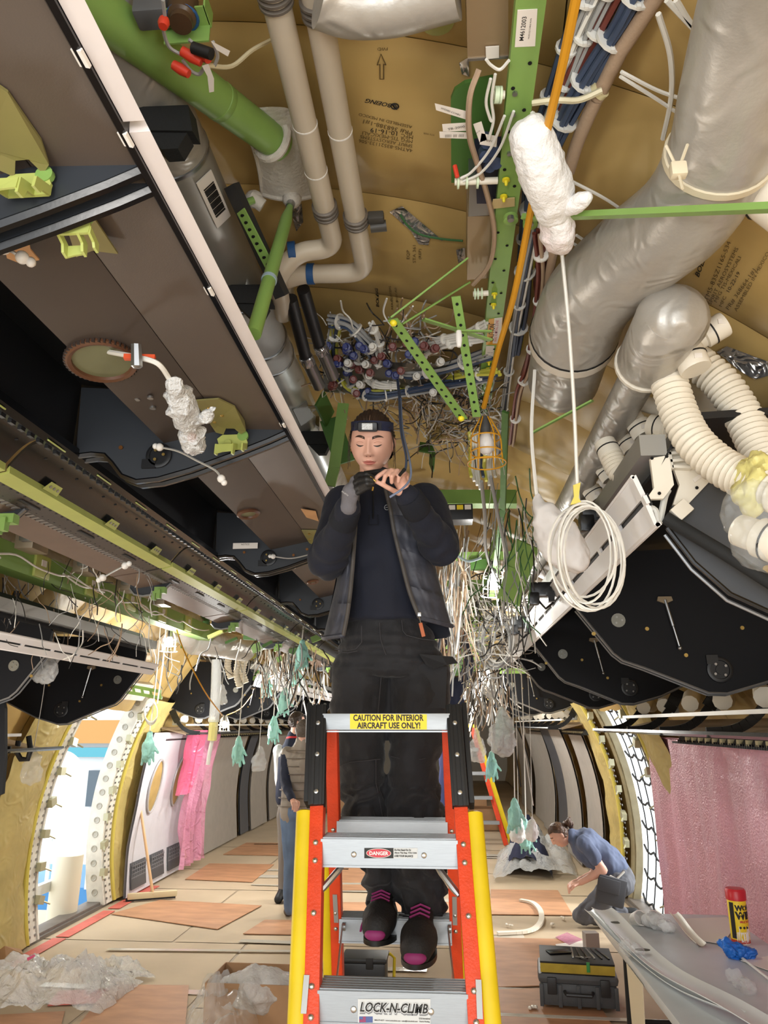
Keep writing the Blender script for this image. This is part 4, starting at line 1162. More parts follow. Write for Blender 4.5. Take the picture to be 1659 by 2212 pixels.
# ---- wide silver ducts on the right
D = thing('wide_silver_duct', 'widest silver film duct bending twice at the upper right', 'duct', at(1240, 740, Y=2.1))
dp_ = [at(1720, -260, Y=.8), at(1640, -20, Y=1.12), at(1592, 180, Y=1.36), at(1555, 330, Y=1.54), at(1480, 460, Y=1.70), at(1360, 560, Y=1.86), at(1272, 645, Y=2.0), at(1240, 720, Y=2.12)]
dr_ = []
for i, p in enumerate(dp_):
    for _ in range(60):
        d_ = p - V(0, 0, CAM_H); r_ = (132, 122, 117, 112, 106, 101, 97, 94)[i] / F * (d_.y * CY * CP - d_.x * SY * CP + d_.z * SP)
        if (p.x - XC) ** 2 + (p.z - ZC) ** 2 < (RAD - .09 - r_) ** 2: break
        p = V(0, 0, CAM_H) + d_ * .97
    dp_[i] = p; dr_.append(V(r_, 0, 0))
P = catmull(dp_, 7); dr_ = [q_.x for q_ in catmull(dr_, 7)]
MB().tube(P, dr_, 32).build('insulation', SILVER, D, angle=60)
dz_ = P[-1].z
r0 = dr_[-1]; e0 = P[-1]; e1 = at(1215, 830, Z=e0.z)
MB().tube([e0, e0 + (e1 - e0) * .15, e0 + (e1 - e0) * .9, e1, e1 + (e1 - e0) * .06], [r0 - .01, r0 - .01, r0 - .012, r0 - .024, r0 * .5], 32).build('end_section', SILVER, D)
d = (e1 - e0).normalized()
MB().lathe(e0 + d * .0, d, [(0, r0 - .01), (.0, r0 + .001), (.035, r0 + .002), (.04, r0 - .008)], 32).build('collar', mat('collar_cream', '#d9d0c2', .45), D)
MB().lathe(e0 - d * .012, d, [(-.003, r0), (.0, r0 + .002), (.005, r0 + .002), (.008, r0)], 32, False).build('black_band', BLACK, D)
i = 21; d = (P[i + 1] - P[i - 1]).normalized()
r_ = dr_[i]; MB().lathe(P[i], d, [(0, r_ - .002), (.001, r_ + .005), (.016, r_ + .005), (.017, r_ - .002)], 32, False).build('tie_band', mat('tie_cream', '#d7ccb2', .5), D)
fx, fy, _ = frame(d)
m = MB()
c = at(1465, 368, Y=P[i].y - .1); m.box(c, (.03, .02, .03), None, .004)
for k in range(3): m.tube([c, c + V(-.02 + .02 * k, -.01, .05 - .1 * (k % 2))], .003, 4)
m.build('tie_knot', MATS['tie_cream'], D)
S = thing('slim_silver_duct', 'slim silver duct with capped spigots running down the right', 'duct', at(1220, 1100, Z=zc(1.0)))
sxd, sdz = .596, 1.0
pe = at(1455, 690, Z=zc(sdz)); yA = pe.y; yB = at(1395, 780, Z=zc(sdz)).y; yC = at(1190, 1190, Z=zc(sdz)).y + 1.5
MB().tube([(sxd, yA - .02, zc(sdz)), (sxd, yA + .02, zc(sdz)), (sxd, yB, zc(sdz)), (sxd, yB + .02, zc(sdz))], [.07, .088, .086, .07], 28).build('elbow_body', SILVER, S)
MB().ball((sxd + .01, yA + .02, zc(sdz + .01)), .094, (1, .9, 1), 24).build('elbow_dome', SILVER, S)
MB().tube([(sxd, yB - .02, zc(sdz)), (sxd, yC, zc(sdz))], .056, 24).build('straight_section', SILVER, S)
MB().lathe((sxd, yB + .01, zc(sdz)), (0, 1, 0), [(0, .086), (0, .09), (.012, .09), (.012, .086)], 24).build('band', WARMW, S)
MB().tube([(sxd, yA + .03, zc(sdz)), at(1400, 610, Z=zc(1.15))], .05, 16).build('branch', SILVER, S)
def spigot(c, axis, label, r=.034, L=.06, grp='capped spigots of the slim duct'):
    t = thing('spigot', label, 'spigot', c, grp); axis = Vector(axis).normalized(); c = Vector(c)
    MB().lathe(c, axis, [(-.05, r * .8), (0, r * .8), (.004, r * .98), (L, r), (L + .006, r * .96)], 22).build('cup', WARMW, t)
    MB().lathe(c + axis * L * .40, axis, [(0, r * 1.0), (0, r * 1.035), (.004, r * 1.035), (.004, r * 1.0)], 22).build('black_line', BLACK, t)
    x, y, _ = frame(axis)
    MB().box(c + axis * L * .72 + (x * 0 - y * 0) + V(-.0, -r * 1.0, -.0), (.02, .003, .014)).build('sticker', LABEL, t, smooth=False)
    return t
spigot(at(1484, 756, Z=zc(.98)), (.25, -.1, -1), 'white capped spigot below the duct elbow, facing down', .042, .06)
spigot(at(1518, 728, Z=zc(1.03)), (.9, -.3, .45), 'white capped spigot right of the elbow, pointing up right', .036, .06)
spigot(at(1375, 912, Z=zc(.97)), (.35, -.1, -.9), 'white capped spigot, first below the corrugated hose neck', .038, .05)
spigot(at(1352, 944, Z=zc(.97)), (.35, -.1, -.9), 'white capped spigot, second below the corrugated hose neck', .036, .05)
spigot(at(1302, 1010, Z=zc(.96)), (.45, -.1, -.9), 'white capped spigot between the two small hoses', .034, .05)
spigot(at(1275, 1055, Z=zc(.96)), (.45, -.1, -.9), 'white capped spigot, lowest on the slim duct', .04, .055)
spigot(at(1420, 880, Z=zc(1.02)), (.9, .0, -.3), 'white capped spigot behind the near corrugated hose', .034, .05)
spigot(at(1640, 385, Y=1.40), (.5, -.2, -.8), 'large white capped spigot cut by the right edge near the wide duct', .07, .10)
spigot(at(1640, 1160, Y=1.62), (.35, -.5, -.35), 'white capped spigot inside the clear bag at the right edge', .045, .07)
def corrugated(pts, r, label, pitch=.019, neck=None, grp='cream corrugated hoses'):
    P = catmull(pts, 14); t = thing('corrugated_hose', label, 'hose', P[0], grp)
    Ls = [0]
    for i in range(1, len(P)): Ls.append(Ls[-1] + (P[i] - P[i - 1]).length)
    n = int(Ls[-1] / pitch * 6); Q = []; R = []; j = 0
    for k in range(n + 1):
        s = Ls[-1] * k / n
        while j < len(Ls) - 2 and Ls[j + 1] < s: j += 1
        f = (s - Ls[j]) / max(1e-6, Ls[j + 1] - Ls[j]); Q.append(P[j].lerp(P[j + 1], min(1, f)))
        R.append(r * (1 + .11 * cos(2 * pi * s / pitch)))
    MB().tube(Q, R, 20).build('hose', CREAM, t, angle=75)
    d = (P[1] - P[0]).normalized()
    MB().lathe(P[0] - d * .055, d, [(0, r * .95), (0, r * 1.02), (.05, r * 1.08), (.06, r * 1.0)], 20).build('collar', WARMW, t)
    MB().lathe(P[0] - d * .03, d, [(0, r * 1.0), (0, r * 1.1), (.004, r * 1.1), (.004, r * 1.0)], 20).build('black_line', BLACK, t)
    return t
corrugated([at(x, y, Y=Y) for x, y, Y in ((1448, 835, 1.95), (1470, 900, 1.93), (1500, 955, 1.9), (1555, 1005, 1.86), (1620, 1040, 1.8), (1690, 1070, 1.72))], .046, 'near cream corrugated hose sweeping down to the right edge')
corrugated([at(x, y, Y=Y) for x, y, Y in ((1515, 790, 2.02), (1560, 830, 2.0), (1600, 890, 1.98), (1640, 970, 1.94), (1670, 1030, 1.9))], .047, 'far cream corrugated hose behind the near one')
corrugated([at(x, y, Y=Y) for x, y, Y in ((1320, 985, 2.3), (1338, 1020, 2.28), (1362, 1025, 2.26), (1385, 985, 2.24), (1420, 960, 2.22), (1460, 965, 2.2), (1480, 985, 2.2))], .034, 'small cream corrugated hose looping behind the white bracket', .013)
corrugated([at(x, y, Y=Y) for x, y, Y in ((1440, 925, 2.2), (1462, 930, 2.18), (1480, 945, 2.16))], .034, 'short cream corrugated hose beside the small loop', .013)
p = at(1640, 1030, Y=1.78)
m = lumpy([at(1640, 1015, Y=1.77), at(1632, 1050, Y=1.77), at(1628, 1080, Y=1.76)], (.048, .05, .036), 6, .35, .007, 26)
tag(obj_from(m, 'yellow_tape_wrap', mat('yellow_tape', '#e6dc8c', .4, alpha=.9, wr=.6, wscale=12)), 'translucent yellow tape around the corrugated hose at the right edge', 'tape')
# silver patches on the blanket
def foil_patch(q, label, lift=.012):
    P = [on_blanket(x, y, lift) for x, y in q]; c = sum(P, V(0, 0, 0)) / len(P)
    n = 5; m = MB(); rows = []
    for i in range(n):
        k = i / (n - 1) * 1.0
        rows.append([c + (p - c) * (1 - k) + V(0, 0, -.012 * k * abs(fbm(p * 9, 3, 2))) for p in P] )
    for r in rows: r.append(r[0])
    tag(m.grid(rows).build('foil_patch', FOIL, fix=False), label, 'patch', 'foil patches on the insulation')
foil_patch(((842, 455), (868, 446), (940, 505), (958, 520), (930, 512), (925, 530), (905, 528), (888, 500)), 'torn silver foil patch right of the grey pipes')
foil_patch(((1548, 760), (1570, 748), (1659, 780), (1659, 812), (1630, 820), (1600, 802)), 'crinkled silver foil patch at the right edge of the gold wall')
foil_patch(((985, 540), (1004, 535), (1006, 560), (990, 568)), 'small foil patch left of the tan box')
foil_patch(((992, 135), (1012, 125), (1014, 165), (998, 160)), 'small foil patch under the tan box at the top')
foil_patch(((630, 430), (652, 440), (655, 480), (640, 500), (632, 470)), 'foil strip under the felt boot')
wires('green wire lying across the foil patch', [on_blanket(x, y, .02) for x, y in ((865, 462), (880, 485), (905, 505), (950, 515), (1000, 520))], .004, mat('green_wire', '#3d6b3f', .5))
c = on_blanket(945, 45, .01); tag(MB().lathe(c, (0, .1, -1), [(0, .04), (.004, .04), (.006, .012), (.008, .012)], 18).build('pale_grommet', mat('grommet_green', '#a9ab63', .5)), 'pale green round grommet on the gold blanket at the top', 'grommet')
# stamps printed on the blankets
def stamp(body, p0, p1, ratio, label_parent, m=INKB, bold=0.0, shear=0.0, sub=1):
    vs, fs = glyphs(body, 1.0, shear, 'CENTER', bold)
    x0 = min(v[0] for v in vs); x1 = max(v[0] for v in vs); y0 = min(v[1] for v in vs); y1 = max(v[1] for v in vs)
    ux, uy = p1[0] - p0[0], p1[1] - p0[1]; L = sqrt(ux * ux + uy * uy)
    nx, ny = uy / L, -ux / L     # text "up" in the picture (for left to right text this is up)
    k = L / (x1 - x0); ratio *= .8; out = []
    for a, b in vs:
        s = (a - x0) * k; h = (b - (y0 + y1) / 2) * k * ratio
        out.append(on_blanket(p0[0] + ux / L * s + nx * h, p0[1] + uy / L * s + ny * h, .004))
    MB().add(out, fs).build('stamp', m, label_parent, smooth=False, fix=False)
stamp('FWD', (838, 104), (816, 104), 1.0, ceiling)
m = MB(); ar = [(824, 114), (815, 140), (821, 138), (821, 171), (829, 171), (829, 138), (834, 140)]
P = [on_blanket(x, y, .006) for x, y in ar]; m.tube(P, .0016, 4, closed=True); m.build('stamp', INKB, ceiling)
stamp('BOEING', (847, 229), (788, 217), 1.0, ceiling, INK, .02, .35)
m = MB()
for q in range(2):
    m.tube([on_blanket(853 + 8 * cos(a) * (1 - .4 * q), 230 + 6 * sin(a + q), .006) for a in np.linspace(0, 2 * pi, 12)[:-1]], .002, 4, closed=True)
m.build('stamp', INK, ceiling)
for body, a, b in (('ASSEMBLED IN MEXICO', (890, 275), (775, 247)), ('PR# 368388-1#1', (890, 288), (785, 262)), ('MFC', (892, 297), (866, 293)), ('10-16-19', (858, 289), (800, 281)), ('MFG TIS-MEXICALI', (891, 306), (783, 287)), ('SPIRIT AEROSYSTEMS', (891, 316), (778, 295)), ('4ATM5-83521133-506', (891, 326), (775, 304))):
    stamp(body, a, b, 1.0, ceiling, INK if '10-16' in body else INKB)
stamp('FITS WEB', (938, 292), (915, 288), 1.0, ceiling)
for body, a, b in (('EQP', (853, 52), (853, 28)), ('STA', (866, 54), (866, 28)), ('(REF)', (879, 54), (879, 20)), ('EQP', (882, 560), (882, 540)), ('STA 361', (895, 568), (895, 530)), ('(REF)', (908, 560), (908, 538)), ('AEROSYSTEMS', (848, 668), (842, 618)), ('TIS-MEXICALI', (860, 668), (854, 622))):
    stamp(body, a, b, 1.0, ceiling)
stamp('BOEING', (816, 663), (813, 622), 1.0, ceiling, INK, .02, .3)
for body, a, b in (('4ATM5-835Z1165-534', (1517, 668), (1575, 522)), ('SPIRIT AEROSYSTEMS', (1532, 658), (1592, 535)), ('MFG TIS-MEXICALI', (1545, 652), (1598, 555)), ('MFC', (1556, 662), (1566, 640)), ('10-22-19', (1572, 630), (1596, 588)), ('PR# 368664-1#1', (1571, 668), (1630, 582)), ('ASSEMBLED IN MEXICO', (1588, 672), (1659, 545))):
    stamp(body, a, b, 1.0, ceiling, INK if '10-22' in body else INKB)
stamp('BOEING', (1505, 598), (1528, 535), 1.0, ceiling, INK, .02, .3)

# ---------------------------------------------------------------- outboard bins, right and left
def outboard(side, xr, dzr, y0, y1, parts, label, hs=1.0, endpanel=False):
    """aisle valance + partitions + lower tray of one stripped outboard bin row; xr,dzr = lower edge of the valance"""
    mx = lambda x: x if side > 0 else 2 * XC - x
    q = lambda x, dz, y: V(mx(x), y, zc(dz))
    t = thing('outboard_bin_row', label, 'overhead bin', q(xr + .6, dzr, (y0 + y1) / 2))
    hh = lambda pr: [(x, dzr + (d - dzr) * hs) for x, d in pr]
    up = [(xr - .050, dzr + .140), (xr - .028, dzr + .078), (xr - .016, dzr + .084), (xr - .038, dzr + .146)]
    lo = [(xr - .022, dzr + .062), (xr - .004, dzr + .006), (xr + .004, dzr), (xr + .016, dzr + .006), (xr + .012, dzr + .014), (xr + .004, dzr + .012), (xr - .010, dzr + .068)]
    def sweep(name, pr, m, a=y0, b=y1, par=t, **k):
        return MB().prism([q(x, d, a) for x, d in pr], (0, b - a, 0)).build(name, m, par, **k)
    up, lo = hh(up), hh(lo)
    sweep('valance', up, WPAINT, smooth=False); sweep('valance', lo, WPAINT, smooth=False)
    sweep('slot_backing', hh([(xr - .020, dzr + .090), (xr - .010, dzr + .058), (xr - .002, dzr + .062), (xr - .012, dzr + .094)]), BLACK, smooth=False)
    n = int((y1 - y0) / .30)
    for k in range(n + 1):
        yy = y0 + (y1 - y0) * k / n
        MB().prism([q(x, d, yy - .014) for x, d in hh([(xr - .0295, dzr + .081), (xr - .0215, dzr + .059), (xr - .012, dzr + .063), (xr - .020, dzr + .085)])], (0, .028, 0)).build('slot_bridge', WPAINT, t, smooth=False)
    MB().tube([q(xr - .048, dzr + .140 * hs, y0), q(xr - .048, dzr + .140 * hs, y1)], .006, 6).build('bead', WPAINT, t)
    MB().tube([q(xr + .006, dzr + .006, y0), q(xr + .006, dzr + .006, y1)], .007, 6).build('bead', WPAINT, t)
    sweep('top_extrusion', [(xr - .02, dzr + .20), (xr + .05, dzr + .20), (xr + .05, dzr + .26), (xr - .02, dzr + .26)], mat('extrusion_grey', '#9b9b98', .4, .5), smooth=False)
    for i, yy in enumerate(parts):
        s = dzr - .5
        P = [(xr + .05, dzr + .02), (xr + .20, .315 + s), (xr + .24, .282 + s), (xr + .33, .25 + s), (xr + .60, .138 + s), (xr + .68, .135 + s), (xr + .86, .185 + s), (xr + 1.16, .32 + s), (xr + 1.10, .62 + s), (xr + .80, .80 + s), (xr + .12, .78 + s), (xr + .03, dzr + .16)]
        p = MB().prism([q(x, d, yy - .012) for x, d in P], (0, .024, 0)).build('partition', DARKP if i else DARKP, t, smooth=False)
        MB().tube([q(x, d - .004, yy - .014) for x, d in P[:8]], .006, 5).build('edge_trim', mat('edge_grey', '#8d8f92', .3, .6), p)
        MB().tube([q(x, d - .010, yy + .02) for x, d in P[:8]], .005, 5).build('edge_trim', MATS['edge_grey'], p)
        m = MB(); m.disk(q(xr + .235, .46 + s, yy - .013), (0, -1, 0), .032, .006, 18)
        d = m.build('round_plate', mat('plate_zinc', '#8c8d86', .4, .6), p)
        m = MB()
        for a in (0, 2, 4): m.disk(q(xr + .235, .46 + s, yy - .018) + V(.016 * cos(a), 0, .016 * sin(a)), (0, -1, 0), .005, .005, 8)
        m.build('rivet', STEEL, p, kind='stuff')
        c = q(xr + .66, .235 + s, yy - .013); m = MB()
        m.lathe(c, (0, -1, 0), [(0, .058), (.008, .056), (.010, .05), (.010, .042), (.004, .04)], 22); m.box(c + V(-side * .03, -.006, .045), (.05, .012, .04)); m.disk(c + V(0, -.004, 0), (0, -1, 0), .02, .006, 12)
        m.build('detent', BLACKP, p)
        m = MB()
        for a in (.6, 2.2, 3.8, 5.4): m.disk(c + V(.03 * cos(a), -.009, .03 * sin(a)), (0, -1, 0), .006, .004, 8)
        m.build('screw', STEEL, p, kind='stuff')
        m = MB()
        for x, d in ((xr + .36, .42), (xr + .52, .30), (xr + .78, .42), (xr + .12, .40)): m.disk(q(x, d + s, yy - .013), (0, -1, 0), .009, .006, 10)
        m.build('bolt', MATS['brass'], p, kind='stuff')
        a, b = q(xr + .45, .55 + s, yy - .03), q(xr + .49, .33 + s, yy - .04)
        m = MB(); m.tube([a, a + (b - a) * .55, a + (b - a) * .56, b], [.007, .007, .0045, .0045], 8); m.ball(b, .010, n=8); g = m.build('gas_strut', STEEL, p)
        m = MB(); m.prism([a + V(-.03, .0, .015), a + V(.03, 0, .015), a + V(.035, 0, -.004), a + V(.0, 0, -.018), a + V(-.035, 0, -.004)], (0, .012, 0)); m.build('strut_mount', mat('mount_tan', '#8a7a62', .5, .4), p, smooth=False)
    # dark roof of the stripped bin
    sweep('bin_roof', [(xr + .03, dzr + .17), (xr + .12, dzr + .30), (xr + .85, dzr + .33), (xr + .85, dzr + .35), (xr + .11, dzr + .32)], BLACKP, smooth=False)
    # lower tray: black lip, curved arms, white rods
    s = dzr - .5; xl = xr + .62; yl = y1 - .05
    ya = y0 + .9 if endpanel else y0
    sweep('tray_lip', [(xl, -.045 + s), (xl + .03, -.058 + s), (xl + .16, -.06 + s), (xl + .16, -.048 + s), (xl + .03, -.045 + s), (xl + .004, -.03 + s)], BLACKG, ya, yl, smooth=False)
    sweep('tray_panel', [(xl + .16, -.06 + s), (xl + .50, .02 + s), (xl + .50, .032 + s), (xl + .16, -.046 + s)], mat('tray_tan', '#8d7a64', .5), ya, yl, smooth=False)
    yy = ya + .05; k = 0
    while yy < yl:
        arc = [q(xl + .01 + .36 * (u ** .7), -.035 + s + .26 * u ** 2.0, yy) for u in [w / 10 for w in range(11)]]
        m = MB()
        for i in range(10): m.bar(arc[i], arc[i + 1], .014, .045 + .03 * (i > 6), (0, 0, 1))
        m.build('tray_arm', BLACKG, t, smooth=False)
        MB().box(q(xl + .33, .10 + s, yy + .04), (.07, .03, .10), None, .006).build('arm_bracket', mat('bracket_zinc', '#aeb0ae', .4, .5), t)
        yy += .78; k += 1
    sweep('white_rod', [(xl + .18, .045 + s), (xl + .205, .045 + s), (xl + .205, .065 + s), (xl + .18, .065 + s)], WARMW, ya + .1, yl - .3, smooth=False)
    # passenger service rail with clips below
    sweep('service_rail', [(xl + .40, -.12 + s), (xl + .47, -.12 + s), (xl + .47, -.05 + s), (xl + .44, -.05 + s)], NAVYP, ya, yl - .9, smooth=False)
    sweep('rail_edge', [(xl + .395, -.125 + s), (xl + .41, -.125 + s), (xl + .41, -.112 + s), (xl + .395, -.112 + s)], BLACK, ya, yl - .8, smooth=False)
    m = MB(); yy = ya + .02
    while yy < yl - .95:
        m.box(q(xl + .402, -.112 + s, yy), (.018, .012, .022)); yy += .032
    m.build('rail_ridge', BLACKG, t, kind='stuff', smooth=False)
    m = MB(); yy = ya + .1
    while yy < yl - 1.0:
        m.box(q(xl + .41, -.095 + s, yy), (.03, .035, .03)); yy += .13
    m.build('rail_clip', mat('clip_cream', '#c6bd95', .5), t, kind='stuff', smooth=False)
    # white insulated hoses packed above the tray
    for k in range(int((yl - ya) / .55)):
        y_ = ya + .25 + k * .55
        MB().tube(catmull([q(xl + .28, .12 + s, y_), q(xl + .36, .17 + s, y_ + .2), q(xl + .45, .14 + s, y_ + .42)], 4), .05, 10).build('packed_hose', CREAM, t)
    return t, q
yn = at(1425, 1138, Z=zc(.5)).y
rightbin, qr = outboard(1, .56, .5, yn, 6.45, (3.5, 5.2, 6.38), 'near right overhead bin row with white slotted valance and black partitions', endpanel=True)
outboard(1, .56, .5, 9.2, 16.0, (9.3, 11, 12.7, 14.4, 15.9), 'far right overhead bin row beyond the right doorway')
leftbin, ql = outboard(-1, .56, .372, 2.6, 5.75, (4.25, 5.68), 'near left overhead bin row with white slotted valance above the left doorway', hs=.55)
outboard(-1, .56, .44, 8.9, 16.0, (9.0, 10.7, 12.4, 14.1, 15.8), 'far left overhead bin row beyond the left doorway')

# grey end panel, white plastic end brackets and foam rod of the near right row
Yp = yn + .05
P = [at(x, y, Y=Yp) for x, y in ((1452, 1092), (1545, 1022), (1605, 985), (1730, 930), (1730, 1352), (1578, 1283), (1500, 1215), (1442, 1140))]
ep = MB().prism(P, (0, .02, 0)).build('end_panel', mat('end_panel_grey', '#44474c', .55, var=.05, bump=.06, bscale=300), rightbin, smooth=False)
MB().tube([P[7], P[6], P[5], P[4]], .006, 6).build('edge_trim', BLACKG, ep)
MB().tube([p + V(0, .03, -.012) for p in (P[7], P[6], P[5], P[4])], .005, 6).build('edge_trim', MATS['edge_grey'], ep)
MB().disk(at(1655, 1232, Y=Yp - .002), (0, -1, 0), .012, .008, 14).build('bolt', MATS['brass'], ep)
t = tag(MB().tube([at(1436, 1118, Y=Yp - .03), at(1560, 1192, Y=Yp - .05), at(1760, 1320, Y=Yp - .08)], .018, 12).build('foam_rod', FOAMB), 'black foam covered rod across the grey end panel at right', 'rod')
br = thing('end_bracket', 'white plastic end bracket with ribs at the near end of the right valance', 'bracket', at(1440, 1040, Y=Yp))
m = MB(); m.prism([at(x, y, Y=Yp - .05) for x, y in ((1405, 990), (1445, 983), (1456, 1047), (1433, 1077), (1396, 1078), (1413, 1054))], (0, .014, 0)); m.build('front_plate', WARMW, br, smooth=False)
m = MB(); m.prism([at(x, y, Y=Yp - .012) for x, y in ((1440, 970), (1497, 963), (1550, 1022), (1482, 1094), (1454, 1090), (1468, 1047))], (0, .012, 0)); bp_ = m.build('back_plate', WARMW, br, smooth=False)
for a, b in (((1443, 982), (1502, 976)), ((1446, 998), (1510, 992)), ((1450, 1010), (1492, 1012)), ((1497, 965), (1500, 1005)), ((1443, 972), (1450, 1015))):
    MB().bar(at(*a, Y=Yp - .022), at(*b, Y=Yp - .022), .008, .022, (0, -1, 0)).build('rib', WARMW, bp_, smooth=False)
MB().prism([at(x, y, Y=Yp - .015) for x, y in ((1496, 1035), (1520, 1018), (1526, 1024), (1501, 1042))], (0, .002, 0)).build('sticker', LABEL, bp_, smooth=False)
m = MB()
for x, y in ((1528, 1031), (1505, 1054), (1424, 1066), (1408, 990), (1440, 986), (1397, 1072)): m.disk(at(x, y, Y=Yp - .052 if x < 1450 else Yp - .013), (0, -1, 0), .0045, .003, 8)
m.build('screw_hole', MATS['hole_black'], br, kind='stuff')
m = MB(); m.box(at(1472, 1102, Y=Yp - .03), (.05, .02, .04), Matrix.Rotation(-.7, 3, 'Y'), .004); m.build('foot', WARMW, br)
m = MB(); m.tube(catmull([at(1395, 1095, Y=Yp - .03), at(1415, 1102, Y=Yp - .03), at(1424, 1128, Y=Yp - .03), at(1436, 1075, Y=Yp - .02), at(1444, 1058, Y=Yp - .02)], 4), .009, 8); m.build('arm', mat('light_grey_plastic', '#cfcfca', .45), br)
# clear bag over the spigot at the right edge
m = lumpy([at(1628, 1080, Y=1.62), at(1640, 1130, Y=1.62), at(1650, 1190, Y=1.62)], (.05, .07, .055), 12, .35, .01, 14)
tag(obj_from(m, 'clear_bag', mat('clear_bag_film', '#e8ecee', .12, alpha=.16, wr=.9, wscale=14, spec=1.0)), 'clear plastic bag over the spigot at the right edge', 'bag')
G = [[at(1570 + 14 * j + 4 * fbm((i, j, 2)), 1035 + 8 * i + 10 * fbm((i * .7, j * .6, 5)), Y=1.83 - .03 * abs(fbm((i * .5, j * .8, 8)))) for j in range(6)] for i in range(5)]
tag(MB().grid(G).build('clear_bag', CLEAR, fix=False), 'loose clear film hanging off the near corrugated hose', 'bag')
# coil of white cable hung by yellow tape in front of the right valance
ct = thing('cable_coil', 'big loose coil of thin white cable hung by yellow tape over the right valance', 'cable coil', at(1280, 1250, Y=2.0))
for k, (cx, cy, rx, ry, tilt) in enumerate(((1268, 1200, 62, 118, .12), (1275, 1205, 68, 112, .18), (1262, 1195, 58, 108, .08), (1280, 1200, 70, 105, .22), (1258, 1190, 74, 100, .05), (1284, 1206, 66, 108, .25), (1268, 1208, 80, 112, .15))):
    pts = []
    for j in range(30):
        a = 2 * pi * j / 30; ex, ey = rx * cos(a), ry * sin(a)
        pts.append(at(cx + ex * cos(tilt) + ey * sin(tilt) * .5, cy + ey - ex * sin(tilt) * .5, Y=1.98 + .02 * sin(a * 2 + k) + .006 * k))
    MB().tube(pts, .0034, 5, closed=True).build('loop', WIREW, ct)
MB().wire([at(1212, 530, Y=1.75), at(1228, 700, Y=1.85), at(1240, 880, Y=1.95), at(1247, 1050, Y=1.99), at(1250, 1085, Y=2.0)], .005, 6).build('string', WIREW, ct)
MB().prism([at(x, y, Y=1.975) for x, y in ((1238, 1048), (1254, 1042), (1250, 1075), (1256, 1086), (1232, 1090), (1240, 1072))], (0, .006, 0)).build('tape', mat('yellow_tape_solid', '#e0cf62', .5), ct, smooth=False)
# cloth wrapped end left of the coil, hung on a cord
t = thing('wrapped_connector', 'cloth wrapped connector bundle hung on a pale cord left of the cable coil', 'wrapped connector', at(1215, 1150, Y=2.2))
MB().wire([at(1155, 800, Y=2.25), at(1148, 930, Y=2.22), at(1156, 1040, Y=2.2), at(1160, 1075, Y=2.2)], .006, 6).build('cord', WIREW, t)
obj_from(lumpy([at(1163, 1075, Y=2.2), at(1172, 1100, Y=2.2), at(1195, 1140, Y=2.2), at(1222, 1185, Y=2.2), at(1240, 1205, Y=2.2)], (.014, .03, .055, .065, .05), 4, .3, .008, 16), 'cloth', mat('cloth_white', '#dcd8d6', .8, bump=.2, bscale=30), t)
# black latch boxes behind the valance
for k, (px, py, yy) in enumerate(((1290, 1110, 2.6), (1172, 1275, 3.6), (1125, 1345, 4.6))):
    c = at(px, py, Y=yy); m = MB(); m.box(c, (.12, .08, .07), None, .01); m.box(c + V(-.05, -.05, -.05), (.05, .05, .06), None, .008); m.box(c + V(.03, -.05, -.04), (.03, .04, .05)); m.tube([c + V(-.03, -.06, -.06), c + V(.0, -.07, -.1), c + V(.04, -.06, -.07)], .006, 5)
    tag(m.build('latch_box', BLACKG), ['black latch mechanism behind the cable coil', 'black latch mechanism further down behind the right valance', 'black latch mechanism at the far end of the right valance'][k], 'latch', 'black latch mechanisms')

# ---------------------------------------------------------------- right wall: pink curtain, brackets
t = thing('bubble_curtain', 'pink bubble wrap curtain covering the right wall behind the table', 'curtain', (1.8, 4.8, .2))
G = []
yA_, yB_ = 2.2, at(1396, 1610, X=1.74).y + .15
for i in range(70):
    y = yA_ + (yB_ - yA_) * i / 69; rw = []
    for j in range(14):
        z = 1.70 - 1.45 * j / 13
        x = 1.74 + .02 * sin(y * 9) + .014 * sin(y * 23 + z * 1.3) + .05 * fbm((y * 1.1, z * .5, 3)) + .03 * (j / 13)
        rw.append(V(min(x, wall_x(z, 1, .1)), y + .03 * fbm((z * 1.5, 2, 8)) * (i > 60), z))
    G.append(rw)
MB().grid(G).build('sheet', mat('pink_bubble', '#e0a0b4', .28, bump=1.0, bscale=75, bdist=.012, wr=.35, wscale=5, spec=.9, var=.08, vscale=2), t, fix=False)
MB().tube([(1.735, yA_, 1.705), (1.735, yB_, 1.705)], .008, 6).build('hem', MATS['pink_bubble'], t)

